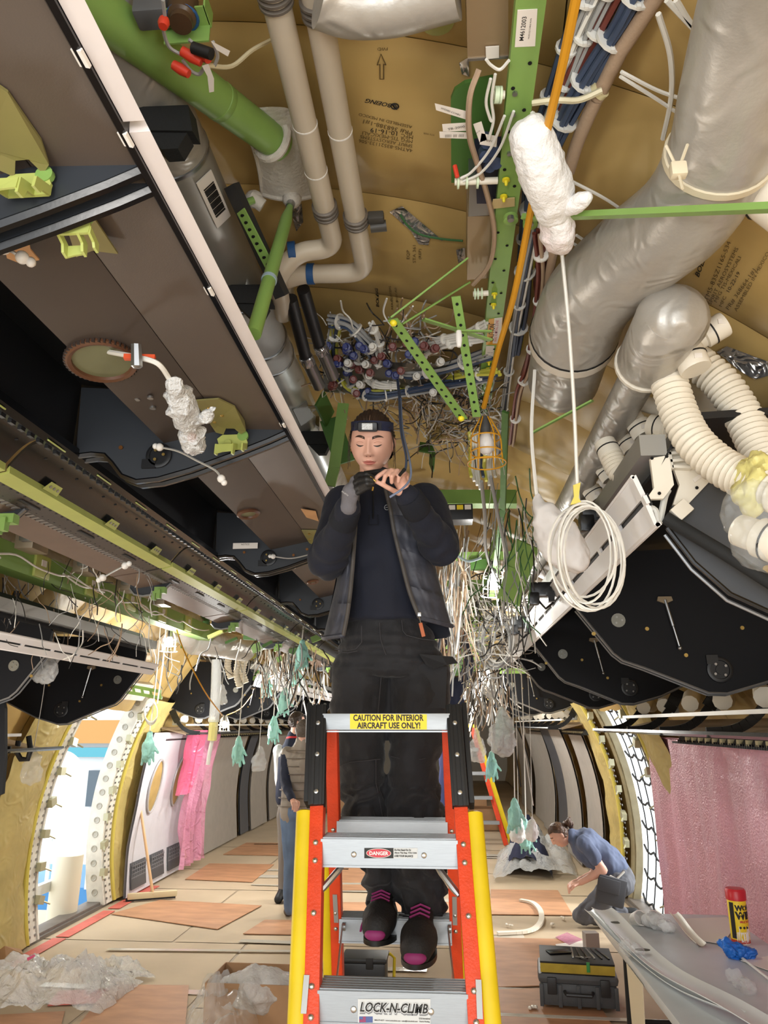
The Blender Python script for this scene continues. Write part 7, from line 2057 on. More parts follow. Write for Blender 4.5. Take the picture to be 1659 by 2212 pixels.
heap(((190, 2150), (335, 2112)), ((170, 2090), (300, 2085)), 24, 16, .08, 7, BUB2, 'bubble_wrap', 'smaller bubble wrap tail right of the big heap', 'bubble wrap')
tag(MB().prism([fz(58, 2070, .36), fz(74, 2062, .37), fz(76, 2066, .37), fz(60, 2076, .36)], (0, 0, .002)).build('pink_sticker', mat('pink_sticker', '#d5337c', .5), smooth=False), 'bright pink sticker on the big bubble wrap heap', 'sticker')
tag(MB().prism([fz(-30, 2075, .02), fz(10, 2045, .16), fz(45, 2052, .10), (fz(50, 2062, .08)), fz(15, 2090, .02)], (0, .0, .006)).build('card_scrap', CARD, smooth=False), 'bent cardboard scrap at the left edge by the doorway', 'cardboard')
# open cardboard box with a clear bag
def carton(name, label, c, sx, sy, sz, rot=0.0, flaps=False):
    t = thing(name, label, 'box', c); R = Matrix.Rotation(rot, 3, 'Z'); c = Vector(c)
    for dx, dy, w, d in ((0, -sy / 2, sx, .006), (0, sy / 2, sx, .006), (-sx / 2, 0, .006, sy), (sx / 2, 0, .006, sy)):
        MB().box(c + R @ V(dx, dy, sz / 2), (w, d, sz), R).build('side', CARD, t, smooth=False)
    MB().box(c + V(0, 0, .006), (sx, sy, .006), R).build('base', CARDD, t, smooth=False)
    return t
bk = at(486, 2080, Z=.31); p = V(bk.x + .30, bk.y - .52, 0); carton('cardboard_box', 'open cardboard box at the bottom left of the ladder', (p.x, p.y + .32, .012), .60, .40, .30, -.02)
heap(((385, 2330), (560, 2330)), ((400, 2200), (560, 2200)), 24, 20, .42, 11, CLEAR, 'clear_bag', 'shiny clear bag slumped at the left of the cardboard box', 'bag')
m = lumpy([V(p.x - .16, p.y + .24, .22), V(p.x, p.y + .22, .25), V(p.x + .16, p.y + .25, .22)], (.11, .14, .12), 21, .5, .014, 9)
tag(obj_from(m, 'clear_bag', BUBBLE), 'milky bag filling the cardboard box by the ladder', 'bag')
# black and yellow tool box under the ladder
c = fz(800, 2150, .012); t = thing('tool_box', 'black tool box with yellow rim and latch seen under the ladder step', 'tool box', c)
MB().box(c + V(-.04, .05, .11), (.30, .22, .20), None, .02).build('body', BLACKP, t); MB().box(c + V(-.04, .05, .225), (.32, .24, .03), None, .012).build('lid', mat('case_black', '#1e2022', .5), t)
m = MB(); m.tube([c + V(-.2, .14, .22), c + V(.13, .14, .22), c + V(.16, .12, .20), c + V(.16, .02, .02)], .011, 8); m.build('yellow_rim', YELLOW, t); MB().box(c + V(-.0, -.06, .21), (.05, .03, .07), None, .006).build('latch', BLACK, t)
# grey tool case with foam tray
c = fz(1252, 2183, 0.012); RC = Matrix.Rotation(radians(-6), 3, 'Z'); c = c + V(.02, .17, 0); t = thing('tool_case', 'dark grey hard tool case on the floor by the table', 'case', c)
CASE = mat('case_grey', '#4c4f52', .5, var=.1, bump=.3, bscale=80)
MB().box(c + RC @ V(0, 0, .085), (.50, .36, .14), RC, .03).build('body', CASE, t); MB().box(c + RC @ V(0, 0, .18), (.52, .38, .065), RC, .03).build('lid', CASE, t)
for dx in (-.17, .17): MB().box(c + RC @ V(dx, -.195, .14), (.06, .02, .10), RC, .006).build('latch', mat('latch_black', '#2a2b2d', .4), t)
m = MB(); m.tube([c + RC @ V(-.09, -.19, .11), c + RC @ V(-.08, -.22, .10), c + RC @ V(.08, -.22, .10), c + RC @ V(.09, -.19, .11)], .012, 8); m.build('handle', MATS['latch_black'], t)
for dx in (-.24, -.12, .0, .12, .24): MB().box(c + RC @ V(dx, -.182, .08), (.025, .012, .13), RC, .003).build('rib', CASE, t)
t2 = thing('foam_tray', 'black foam tool tray with yellow sides lying on the tool case', 'tray', c + V(0, 0, .214)); ct_ = c + V(-.0, 0, .215)
MB().box(ct_ + V(0, 0, .028), (.48, .38, .056), RC, .004).build('foam', mat('foam_yellow', '#b9a33c', .8, var=.15), t2); MB().box(ct_ + V(0, 0, .061), (.482, .382, .012), RC, .002).build('top', BLACK, t2)
for k in range(6): MB().box(ct_ + RC @ V(-.02 + .04 * k, .03, .07), (.012, .24, .008), RC @ Matrix.Rotation(.06 * k, 3, 'Z'), .002).build('tool', STEEL if k % 3 == 0 else BLACKG, t2)
ph = MB().box(ct_ + RC @ V(-.11, .02, .073), (.16, .085, .010), RC @ Matrix.Rotation(.35, 3, 'Z'), .003); tag(ph.build('mobile_phone', BLACKG), 'dark phone lying on the foam tray', 'phone')
t3 = thing('key_ring', 'ring of keys with a green tag on the foam tray', 'keys', ct_ + V(.02, -.08, .07)); kc = ct_ + RC @ V(.05, -.1, .075)
for k in range(4): MB().bar(kc, kc + V(-.05 + .03 * k, .03 - .02 * k, .004 * k), .014, .003).build('key', STEEL, t3, smooth=False)
MB().box(kc + RC @ V(.02, -.095, -.03), (.022, .006, .06), RC, .002).build('green_tag', mat('tag_green', '#3f9a4e', .5), t3)
# papers and card box behind the case
P = [fz(x, y, .02) for x, y in ((1200, 2040), (1265, 2032), (1298, 2062), (1215, 2068))]; tag(MB().prism(P, (0, 0, .002)).build('paper_sheets', LABEL, smooth=False), 'loose white papers on the floor behind the tool case', 'paper')
P = [fz(x, y, .02) for x, y in ((1200, 2025), (1225, 2015), (1258, 2030), (1230, 2042))]; tag(MB().prism(P, (0, 0, .004)).build('pink_film', PINKF, smooth=False), 'scrap of pink film on the floor behind the papers', 'film')
c = fz(1282, 2072, 0.012); tag(MB().box(c + V(0, .06, .09), (.11, .09, .18), Matrix.Rotation(.15, 3, 'Z')).build('small_carton', mat('carton_grey', '#a9a19c', .7), smooth=False), 'small grey carton standing behind the tool case', 'box')
# curved white moulding on the floor
pts = [fz(x, y, .03) for x, y in ((1124, 1944), (1150, 1950), (1166, 1965), (1170, 1985), (1160, 2002), (1135, 2012), (1075, 2016))]
MB_ = MB(); Pc = catmull(pts, 5)
for i in range(len(Pc) - 1): MB_.bar(Pc[i], Pc[i + 1], .05, .022, (0, 0, 1))
tag(MB_.build('curved_moulding', WARMW, smooth=False), 'J shaped white moulding lying on the floor right of the ladder', 'moulding')
# bundle of bubble wrap and navy coverall
heap(((1065, 1905), (1250, 1898)), ((1075, 1845), (1230, 1842)), 34, 22, .42, 17, BUB2, 'bubble_wrap', 'heap of bubble wrap on the floor in front of the kneeling man', 'bubble wrap')
heap(((1085, 1888), (1195, 1898)), ((1110, 1848), (1185, 1850)), 24, 18, .72, 23, mat('coverall_navy', '#1f2440', .85), 'navy_coverall', 'crumpled navy coverall on the bubble wrap heap', 'clothes')
for k, (x, y) in enumerate(((1195, 1998), (1212, 1984), (1150, 2178), (1100, 2000))):
    m = MB(); c = fz(x, y, .02)
    for j in range(4): m.ball(c + V(rnd.uniform(-.03, .03), rnd.uniform(-.03, .03), .008), .014, (1, 1.4, .7), 6)
    tag(m.build('paper_scrap', WARMW), ['small white scrap near the curved moulding', 'small white scrap nearer the kneeling man', 'small white scrap left of the tool case', 'small white scrap on the moulding’s inside'][k], 'scrap')
# table
TX, TY0, TY1, TZ = .83, 2.55, 4.92, .75
tb = thing('folding_table', 'long white folding table at the lower right', 'table', (1.2, 3.7, 0))
MB().box((TX + .38, (TY0 + TY1) / 2, TZ - .022), (.76, TY1 - TY0, .044), None, .012).build('tabletop', mat('table_white', '#c6ccd0', .35, var=.03), tb)
for y_ in (TY1 - .35, TY0 + .3):
    for x_ in (TX + .1, TX + .66): MB().tube([(x_, y_, TZ - .05), (x_, y_ + .05, .0)], .016, 10).build('leg', BLACK, tb)
    MB().tube([(TX + .1, y_ + .03, .3), (TX + .66, y_ + .03, .3)], .012, 8).build('stretcher', BLACK, tb)
carton('cardboard_box', 'tan cardboard box stored under the white table', (TX + .34, 3.9, .012), .5, .5, .36)
tz = lambda x, y, z=TZ + .004: at(x, y, Z=z)
def strip(pts, w, m, name, label, z=TZ + .02, curl=.02, holes=()):
    P = catmull([tz(x, y, z) for x, y in pts], 8); t = thing(name, label, 'trim panel', P[0]); G = []
    for i, p in enumerate(P):
        d = P[min(i + 1, len(P) - 1)] - P[max(0, i - 1)]; s_ = V(d.y, -d.x, 0).normalized()
        G.append([p + s_ * (w * (k - 3) / 6) + V(0, 0, curl * ((k - 3) / 3) ** 2 + .012 * sin(i * .3)) for k in range(7)])
    full = [rw + [q - V(0, 0, .004) for q in reversed(rw)] + [rw[0]] for rw in G]
    MB().grid(full).build('panel', m, t, fix=False)
    for hx, hy in holes:
        c = tz(hx, hy, z + .012); MB().prism([c + V(.035 * cos(a), .02 * sin(a), 0) for a in np.linspace(0, 2 * pi, 17)[:-1]], (0, 0, .002)).build('cutout', mat('cutout_dark', '#4a4b40', .7), t, smooth=False)
    return t
strip(((1300, 1966), (1340, 2010), (1420, 2080), (1520, 2150), (1640, 2210), (1760, 2260)), .115, mat('panel_white', '#dfe3e4', .35), 'trim_strip', 'long white trim strip with oval cutouts running down the table', TZ + .03, .015, ((1333, 1993), (1388, 2052)))
strip(((1272, 1968), (1330, 2030), (1450, 2120), (1600, 2200)), .05, MATS['panel_white'], 'trim_strip', 'narrow white trim strip along the table’s left edge', TZ + .02, .012)
# wipes canister
c = tz(1609, 2040); t = thing('wipes_canister', 'yellow and black wipes canister with a red lid on the table', 'canister', c)
c = c + V(0, .05, 0); MB().lathe(c, (0, 0, 1), [(0, .042), (.01, .045), (.19, .045), (.195, .043)], 32).build('body', INKY, t)
MB().lathe(c, (0, 0, 1), [(.0, .0452), (.0, .0455), (.014, .0455), (.014, .0452)], 32).build('base_band', RED, t)
MB().lathe(c, (0, 0, 1), [(.192, .044), (.194, .049), (.235, .05), (.24, .047), (.246, .045), (.248, .02)], 32).build('lid', mat('lid_red', '#c4202c', .35), t)
def around(body, z, size, a0, m, r=.0456, bold=.02):
    vs, fs = glyphs(body, size, 0, 'LEFT', bold); mb = MB()
    mb.add([c + V(r * sin(a0 + v[0] / r), -r * cos(a0 + v[0] / r), z + v[1]) for v in vs], fs); mb.build('lettering', m, t, smooth=False, fix=False)
around('WONDER', .160, .033, -.55, INK, bold=.0022); around('WIPES', .125, .044, -.55, INK, bold=.003); around('MULTI-USE', .098, .014, -.2, INKR, bold=.0008); around('GENERAL WIPES', .028, .009, -.3, mat('w', '#f4f1e8', .5))
m = MB()
for q0, q1 in ((-1.25, -.7),):
    n = 8; m.grid([[c + V(.0457 * sin(q0 + (q1 - q0) * k / n), -.0457 * cos(q0 + (q1 - q0) * k / n), z) for k in range(n + 1)] for z in (.02, .185)])
m.build('black_panel', INK, t, fix=False)
m = MB()
for a in (-.2, .2, .55): m.ball(c + V(.0455 * sin(a), -.0455 * cos(a), .072), .006, (1, .3, 1), 8)
m.build('symbol', INK, t, kind='stuff')
# blue glove crumpled in front
c2 = tz(1590, 2052, TZ + .035)
tag(obj_from(lumpy([c2 + V(-.045, .02, .02), c2 + V(-.02, 0, .0), c2 + V(.03, -.01, -.005), c2 + V(.07, 0, -.01)], (.025, .038, .034, .026), 31, .35, .005, 26), 'blue_glove', mat('nitrile_blue', '#1f6fd0', .45, wr=.7, wscale=22)), 'crumpled bright blue glove in front of the wipes canister', 'glove')
for k, (a, b, s, lb, mm) in enumerate(((tz(1350, 2040, TZ + .05), tz(1375, 2055, TZ + .04), .04, 'clear bag with dark cord on the trim strip', CLEAR), (tz(1580, 2110, TZ + .02), tz(1620, 2140, TZ + .015), .035, 'flat clear bag of clips in the middle of the table', CLEAR), (tz(1400, 1985, TZ + .04), tz(1440, 2000, TZ + .03), .045, 'bag of white fittings at the far end of the table', BUBBLE))):
    tag(obj_from(lumpy([a, (a + b) / 2, b], (s * .7, s, s * .7), 40 + k, .5, .007, 20), 'clear_bag', mm), lb, 'bag')
for k, (x, y) in enumerate(((1378, 1985), (1408, 1985))):
    c2 = tz(x, y, TZ + .03); tag(MB().lathe(c2, (.3, -.8, .35), [(-.03, .036), (.03, .04), (.03, .034), (-.025, .030)], 20).build('white_cup', WHITE), ['white ring fitting at the table’s far end, left one', 'white ring fitting at the table’s far end, right one'][k], 'fitting')
strip(((1455, 1975), (1480, 2010), (1515, 2038)), .05, WARMW, 'bracket_strip', 'short white bracket with a printed tag on the far table end', TZ + .02, .015)
P = [tz(x, y) for x, y in ((1470, 1985), (1570, 1982), (1590, 2000), (1560, 2040), (1500, 2030))]; tag(MB().prism(P, (0, 0, .002)).build('paper_sheets', LABEL, smooth=False), 'white papers lying beside the wipes canister', 'paper')
P = [tz(x, y) for x, y in ((1600, 2075), (1700, 2060), (1700, 2110), (1640, 2090))]; tag(MB().prism(P, (0, 0, .002)).build('paper_sheets', LABEL, smooth=False), 'white papers at the right edge of the table', 'paper')
tag(MB().tube([tz(1594, 2062, TZ + .01), tz(1680, 2130, TZ + .01)], .006, 8).build('white_rod', WHITE), 'thin white rod lying on the table at the right edge', 'rod')
P = [tz(x, y, TZ - .01) + V(-.006, 0, 0) for x, y in ((1330, 2060), (1365, 2100))]
tag(MB().prism([V(TX - .004, 4.05, TZ - .03), V(TX - .004, 3.75, TZ - .03), V(TX - .01, 3.78, .32), V(TX - .01, 4.0, .40)], (-.003, 0, 0)).build('hanging_sheet', mat('cream_sheet', '#ddd0b4', .7), smooth=False), 'cream paper hanging off the left edge of the table', 'paper')
# ---- left wall: leaning sidewall panel with windows, pink film, grey panels, squeegee
SIDEW = mat('sidewall_white', '#c9c8cf', .4, var=.03); LX = -3.42
def lwp(px, py, x): return at(px, py, X=x)
t = thing('sidewall_panel', 'white sidewall panel with window openings and floor grilles leaning at left', 'sidewall panel', (-3.4, 10, 0))
ya_, yb_ = lwp(285, 1850, -3.42).y, lwp(402, 1800, -3.42).y
def sx_(z): return -3.50 + .30 * (z / 2.0) ** 2.2 + .10 * max(0, .5 - z)
G = [[V(sx_(z), ya_ + (yb_ - ya_) * i / 16 + .10 * (1 - abs(z - .9)) * (i < 1), z) for z in np.linspace(.03, 1.72, 18)] for i in range(17)]
full = [rw + [p - V(.03, 0, 0) for p in reversed(rw)] + [rw[0]] for rw in G]
MB().grid(full).build('panel', SIDEW, t, fix=False)
def oval(y0, z0, ry, rz, n=22, lift=.012): return [V(sx_(z0 + rz * sin(a)) + lift, y0 + ry * cos(a) * (1 - .1 * abs(sin(a))), z0 + rz * sin(a)) for a in [2 * pi * k / n for k in range(n)]]
for f, z0 in ((.27, 1.12), (.72, 1.12)):
    y0 = ya_ + (yb_ - ya_) * f
    w_ = MB().tube(oval(y0, z0, .17, .29), .014, 7, closed=True).build('window_frame', mat('frame_grey', '#a9a6a8', .4), t)
    MB().prism(oval(y0, z0, .16, .28, lift=.008), (-.004, 0, 0)).build('opening', mat('window_tan', '#a58b55', .5, var=.1), w_, smooth=False)
gw_ = (yb_ - ya_) * .24
for k, f in enumerate((.06, .38, .70)):
    y0 = ya_ + (yb_ - ya_) * f; c = V(sx_(.22) + .012, y0 + gw_ / 2, .22)
    g_ = MB().box(c, (.012, gw_, .27), Matrix.Rotation(-.12, 3, 'Y'), .004).build('grille', mat('grille_dark', '#4d4f53', .5), t)
    m = MB()
    for j in range(7): m.box(c + V(.008, gw_ * (-.44 + j * .146), 0), (.004, .008, .25))
    for j in range(6): m.box(c + V(.008, 0, -.1 + j * .04), (.004, gw_ * .95, .008))
    m.build('grille_bars', mat('grille_bar', '#7d7f84', .5), g_, kind='stuff', smooth=False)
def film(name, label, ya, yb, z0, z1, x, m, seed, n=30, cat='film'):
    G = [[V(x(z) + .05 * sin(i * .9 + z * 1.5) + .05 * fbm((i * .3, z, seed)), ya + (yb - ya) * i / n + .12 * fbm((z * 1.2, i * .1, seed)), z) for z in np.linspace(z0, z1, 16)] for i in range(n + 1)]
    return tag(MB().grid(G).build(name, m, fix=False), label, cat)
film('pink_film', 'pink bubble film draped over the right half of the sidewall panel', ya_ + (yb_ - ya_) * .70, lwp(440, 1800, -3.3).y, .10, 1.72, lambda z: sx_(z) + .14, PINKF, 3)
film('pink_bag', 'bright pink plastic bag hanging at the top of the sidewall panel', ya_ + (yb_ - ya_) * .46, ya_ + (yb_ - ya_) * .74, .98, 1.74, lambda z: sx_(z) + .16, PINKS, 9, 14, 'bag')
GREYP = mat('sidewall_grey', '#a39d95', .5, var=.05); GREYQ = mat('sidewall_dark', '#55585f', .4, var=.05)
def wall_panel(side, y0, y1, z1, off, m, label, tilt=0.0):
    G = []
    for i in range(5):
        y = y0 + (y1 - y0) * i / 4
        G.append([V(wall_x(max(z, .05), side, .16) - side * (off + tilt * z - .10 * max(0, .35 - z)), y, z) for z in np.linspace(.03, z1, 14)])
    full = [rw + [p + V(side * .025, 0, 0) for p in reversed(rw)] + [rw[0]] for rw in G]
    return tag(MB().grid(full).build('wall_panel', m, fix=False), label, 'wall panel', 'sidewall panels stood along the cabin')
Lp = [(11.1, 13.0), (13.8, 15.0), (13.2, 13.75), (15.2, 16.6), (16.8, 19)]
for k, (a, b) in enumerate(Lp): wall_panel(-1, a, b, 1.75, .06 + .03 * (k % 2), GREYP if k % 3 != 2 else GREYQ, ['grey beige wall panel just past the pink film on the left wall', 'grey wall panel just past the dark panel on the left wall', 'dark narrow wall panel between grey ones on the left wall', 'grey wall panel fourth past the pink film on the left wall', 'grey wall panel last on the left wall'][k])
for k, (a, b) in enumerate(((9.7, 10.7), (10.8, 12.0), (12.1, 13.2), (13.4, 14.8), (15.0, 16.6), (16.8, 19))): wall_panel(1, a, b, 1.75, .05 + .05 * (k % 2), (GREYP, GREYP, GREYQ, GREYP, GREYP, GREYP)[k], ['grey wall panel nearest behind the kneeling man', 'grey wall panel second behind the kneeling man', 'dark wall panel third behind the kneeling man', 'grey wall panel fourth behind the kneeling man', 'grey wall panel fifth behind the kneeling man', 'grey wall panel farthest on the right wall'][k], .02 * (k % 3))
hd = fz(330, 1940, .03); t = thing('floor_squeegee', 'wooden handled floor squeegee leaning on the sidewall panel', 'squeegee', hd)
tp = at(291, 1662, X=hd.x - .45); MB().tube([hd + V(0, 0, .03), tp], .015, 10).build('handle', mat('pine', '#cfa77c', .6), t)
MB().bar(hd + V(-.24, -.10, .03), hd + V(.22, .12, .03), .05, .06, (0, 0, 1), .012).build('head', mat('head_pale', '#d9c8a2', .6), t); MB().bar(hd + V(-.25, -.115, .0), hd + V(.21, .105, .0), .02, .03).build('blade', BLACK, t, smooth=False)

# ---------------------------------------------------------------- hanging clutter, wiring, work lamps
ORD = ['nearest', 'second', 'third', 'fourth', 'fifth', 'sixth', 'seventh', 'eighth', 'ninth', 'tenth', 'eleventh', 'twelfth', 'thirteenth']
def atc(x, y, Y):
    for _ in range(40):
        p = at(x, y, Y=Y)
        if (p.x - XC) ** 2 + (p.z - ZC) ** 2 < (RAD - .22) ** 2: return p
        Y *= .96
    return p
yw = lambda L: [atc(x, y, d) for x, y, d in L]
# curved looms over the woman's head
bundle('yellow wire loom sweeping in an arc above the woman’s head', yw(((726, 700, 3.0), (720, 750, 3.0), (733, 815, 3.0), (775, 850, 3.0), (850, 846, 3.0), (900, 830, 3.0), (1000, 812, 3.0), (1075, 806, 3.05))), [WIREY, WIREY, WIREB, WIREY], .007, 6, 8, group='looms above the woman')
bundle('navy wire loom arching over the connector rack', yw(((712, 692, 3.0), (755, 702, 2.98), (792, 742, 2.96), (822, 782, 2.95), (880, 804, 2.95), (950, 797, 2.97), (1060, 762, 3.0))), [WIREB, WIREB, WIREG], .007, 9, 7, group='looms above the woman')
bundle('navy and grey loom running under the yellow one', yw(((752, 770, 3.02), (758, 830, 3.0), (800, 856, 2.97), (870, 848, 2.97), (950, 832, 2.98), (1065, 815, 3.0))), [WIREB, WIREG, WIREB], .006, 8, 7, group='looms above the woman')
for k, L in enumerate((((742, 740), (775, 765), (805, 805), (862, 832)), ((768, 760), (788, 812), (815, 832), (860, 836)), ((800, 700), (818, 735), (822, 770), (815, 790)), ((900, 750), (950, 735), (1010, 722), (1050, 700)), ((905, 772), (960, 745), (1045, 732)))):
    bundle('white wire loom above the woman, %s of the five' % ORD[k].replace('nearest', 'first'), yw([(x, y, 2.94) for x, y in L]), [WIREW], .006, 4, 4, group='white looms above the woman')
rk = thing('connector_rack', 'metal rack packed with red brown and blue connectors above the woman’s head', 'connector rack', at(830, 790, Y=3.4))
MB().prism(yw(((695, 772, 3.3), (700, 845, 3.3), (960, 858, 3.3), (965, 790, 3.3))), (0, .1, .04)).build('tray', mat('tray_metal', '#6f6a60', .4, .6), rk, smooth=False)
for k in range(44):
    x = rnd.uniform(705, 960); y_ = rnd.uniform(735, 850); c = atc(x, y_, rnd.uniform(2.9, 3.2)) + V(0, -.08, -.05)
    MB().lathe(c, (.2 * sin(k), -1, -.4), [(0, .016), (.04, .017), (.042, .011), (.06, .010)], 8).build('connector', [mat('conn_red', '#6b2f28', .45), mat('conn_blue2', '#26306b', .4), mat('conn_white', '#d3d0c8', .5)][(k * 7) % 5 % 3], rk)
def tangle(name, label, x0, x1, y0, y1, n, mats, r, Ya, Yb, seed, drop=0.0, span=60):
    g = random.Random(seed); t = thing(name, label, 'wiring', at((x0 + x1) / 2, (y0 + y1) / 2, Y=(Ya + Yb) / 2), 'unfinished wiring in the ceiling')
    for k, m_ in enumerate(mats):
        m = MB()
        for _ in range(n // len(mats)):
            x, y = g.uniform(x0, x1), g.uniform(y0, y1); Y_ = g.uniform(Ya, Yb); a = g.uniform(0, 2 * pi) if not drop else pi / 2 + g.uniform(-.25, .25); L = []
            for j in range(5):
                L.append(atc(x, y, Y_)); a += g.uniform(-.55, .55) * (1 - drop * .8); x += span / 3 * cos(a) * g.uniform(.5, 1.4); y += span / 3 * sin(a) * g.uniform(.5, 1.4); Y_ += g.uniform(-.06, .06)
            m.wire(L, r * g.uniform(.4, .9) * Y_ / 3, 4, 4)
        m.build(['pale_wires', 'dark_wires', 'grey_wires', 'tinted_wires'][k % 4], m_, t, kind='stuff')
    return t
WW = [WIREW, mat('dark_wire', '#2c2b2b', .5), WIREG, BEIGEH]
tangle('wire_tangle', 'dense tangle of pale and dark wires around the connector rack', 700, 960, 700, 850, 170, WW, .004, 3.05, 3.5, 1, 0, 55)
tangle('wire_tangle', 'tangle of wires right of the woman’s head under the slanted green arm', 870, 1060, 840, 960, 180, WW, .0035, 3.3, 4.0, 2, 0, 60)
tangle('wire_tangle', 'curtain of beige wires hanging right of the woman’s vest', 945, 1015, 1120, 1330, 130, [BEIGEH, WIREG, WIREW, BEIGEH], .004, 4.4, 5.6, 3, 1, 110)
tangle('wire_tangle', 'messy pale wires around the lower lit lamp', 1000, 1110, 1270, 1450, 190, [WIREW, WIREG, WIREW, WW[1]], .0035, 4.8, 6.2, 4, 0, 60)
tangle('wire_tangle', 'distant hanging wires left of the woman’s hip', 560, 700, 1385, 1480, 150, WW, .0035, 6.5, 10, 5, .6, 45)
tangle('wire_tangle', 'distant hanging wires right of the ladder top', 1000, 1100, 1440, 1530, 110, WW, .0035, 7, 10, 6, .6, 45)
tangle('wire_tangle', 'loose wires along the left ceiling above the far doorway', 330, 560, 1370, 1440, 34, [WIREW, WIREG, WIREG, WW[1]], .0035, 6.5, 9, 7, .2, 55)
tangle('wire_tangle', 'loose wires between the slim duct and the hung cord', 1060, 1160, 1000, 1300, 70, [WIREW, WIREG, mat('green_wire', '#3d6b3f'), WW[1]], .0035, 3.3, 4.6, 8, .7, 110)
tangle('wire_tangle', 'wires draped over the green beam above the left aisle', 0, 330, 1190, 1380, 110, [WIREW, WIREG, BEIGEH, WW[1]], .003, 3.6, 5.2, 9, .1, 60)
for k in range(9):   # hanging cut bundle ends
    x = 1014 + k * 6.5; L = [(x, 935 + 2 * (k % 3), 3.7), (x + 2, 970, 3.7), (x + 1 - 2 * (k % 2), 1010, 3.68), (x + 4, 1030 + 9 * (k % 4), 3.66)]
    wires('taped wire end hanging in a row right of the woman, %s from the left' % ORD[k].replace('nearest', 'first'), yw(L), .009, (WIREY, WIREW, WIREW, WIREW, WIREB)[k % 5], 'wire_end', 'wire end', 'taped wire ends right of the woman')
# foil and gold drapes seen between wires
# green structure
def gbar(L, w, label, name='green_bracket', m=GREEN, h=.012):
    P = yw(L); mb = MB()
    for i in range(len(P) - 1): mb.bar(P[i], P[i + 1], w, h, (0, -1, .3))
    return tag(mb.build(name, m, smooth=False), label, 'bracket', 'green brackets behind the woman')
gbar(((742, 872, 3.1), (722, 1010, 3.1), (712, 1050, 3.1)), .05, 'pale green strap hanging left of the woman’s head')
gbar(((690, 860, 3.4), (712, 905, 3.4), (745, 1000, 3.4)), .10, 'dark green plate between the silver duct and the strap', m=DGREEN)
gbar(((930, 1078, 3.9), (1115, 1078, 3.9)), .09, 'broad green cross beam right of the woman’s shoulder', 'green_cross_beam', h=.05)
gbar(((1092, 890, 3.6), (1086, 1100, 3.8), (1062, 1290, 4.4)), .03, 'dark green post right of the caged lamp', m=DGREEN)
gbar(((1140, 1175, 3.6), (1120, 1230, 3.7), (1098, 1300, 3.8)), .12, 'wide green plate left of the wrapped connector')
gbar(((905, 965, 3.9), (935, 970, 3.9), (932, 1010, 3.9)), .06, 'small dark green clip right of the woman’s face', m=DGREEN)
c = at(985, 1112, Y=3.7); t = thing('junction_box', 'black box with yellow and white labels right of the woman’s shoulder', 'box', c)
MB().box(c, (.17, .12, .085), None, .006).build('body', BLACKP, t)
for k in range(4): MB().box(c + V(-.06 + .04 * k, -.062, .022), (.032, .003, .024)).build('placard', (INKY, LABEL, INKY, LABEL)[k], t, smooth=False)
for k in range(12):
    y_ = 4.6 + k * .95; t = thing('ceiling_frame', 'green frame crossing the ceiling over the aisle, %s of the row' % ORD[k], 'frame', (.1, y_, zc(1.1)), 'green ceiling frames')
    z = zc(1.02); MB().bar((-.42, y_, z), (.62, y_, z), .035, .05, (0, 0, 1)).build('cross_bar', GREEN, t, smooth=False)
    for x in (-.1, .35): MB().bar((x, y_, z), (x + .05, y_, z + .45), .03, .012, (0, 1, 0)).build('hanger', GREEN if k % 2 else DGREEN, t, smooth=False)
    MB().box((.22, y_ - .02, z - .06), (.10, .06, .06)).build('clip', DGREEN, t, smooth=False)
for s, x in ((-1, -2.55), (1, .9)):
    for k in range(5):
        y_ = 9.2 + k * 1.2; tag(MB().bar((x - .25, y_, zc(.62)), (x + .25, y_, zc(.62)), .05, .06, (0, 0, 1)).build('aisle_bracket', GREEN, smooth=False), 'green bracket over the %s aisle far down the cabin, %s of its row' % ('left' if s < 0 else 'right', ORD[k]), 'bracket', 'far green aisle brackets')
# caged work lamps
def work_lamp(px, py, Y_, label, lit, cord=None, sc=1.0, power=18, cage=CORDO, green=False):
    c = at(px, py, Y=Y_); t = thing('work_lamp', label, 'work lamp', c, 'caged work lamps on the cabin ceiling'); s = sc
    MB().lathe(c + V(0, 0, .12 * s), (0, 0, -1), [(0, .018 * s), (.05 * s, .022 * s), (.075 * s, .019 * s)], 14).build('socket', mat('socket_grey', '#4a4a4a', .5), t)
    m = MB(); m.lathe(c + V(0, 0, .055 * s), (0, 0, -1), [(0, .016 * s), (.02 * s, .024 * s), (.05 * s, .034 * s), (.075 * s, .030 * s), (.09 * s, .016 * s), (.094 * s, .003)], 18); m.build('bulb', BULB if lit else OFFB, t)
    for k in range(6):
        a = pi * k / 3; P = [c + V(.02 * s * cos(a), .02 * s * sin(a), .115 * s), c + V(.055 * s * cos(a), .055 * s * sin(a), .04 * s), c + V(.06 * s * cos(a), .06 * s * sin(a), -.03 * s), c + V(.062 * s * cos(a), .062 * s * sin(a), -.075 * s)]
        MB().wire(P, .003 * s, 5, 4).build('cage_wire', cage, t)
    for z, r in ((.03, .058), (-.03, .061), (-.075, .075)): MB().tube([c + V(r * s * cos(a), r * s * sin(a), z * s) for a in np.linspace(0, 2 * pi, 21)[:-1]], .003 * s, 5, closed=True).build('cage_ring', cage, t)
    if cord: MB().wire([c + V(0, 0, .11 * s)] + yw(cord), .006, 6).build('cord', CORDO, t)
    if lit: lamp('work_lamp_light', c + V(0, -.0, -.13 * s), power, .05, (1, .98, .93))
    return t
pl = at(1045, 880, Z=zc(1.12)).y
work_lamp(1050, 962, pl, 'unlit caged work lamp hanging from the orange cord near the beam’s end', False, sc=.92)
work_lamp(1066, 1258, 4.2, 'lit caged work lamp low on the right of the woman', True, None, 1.0, 16, WARMW)
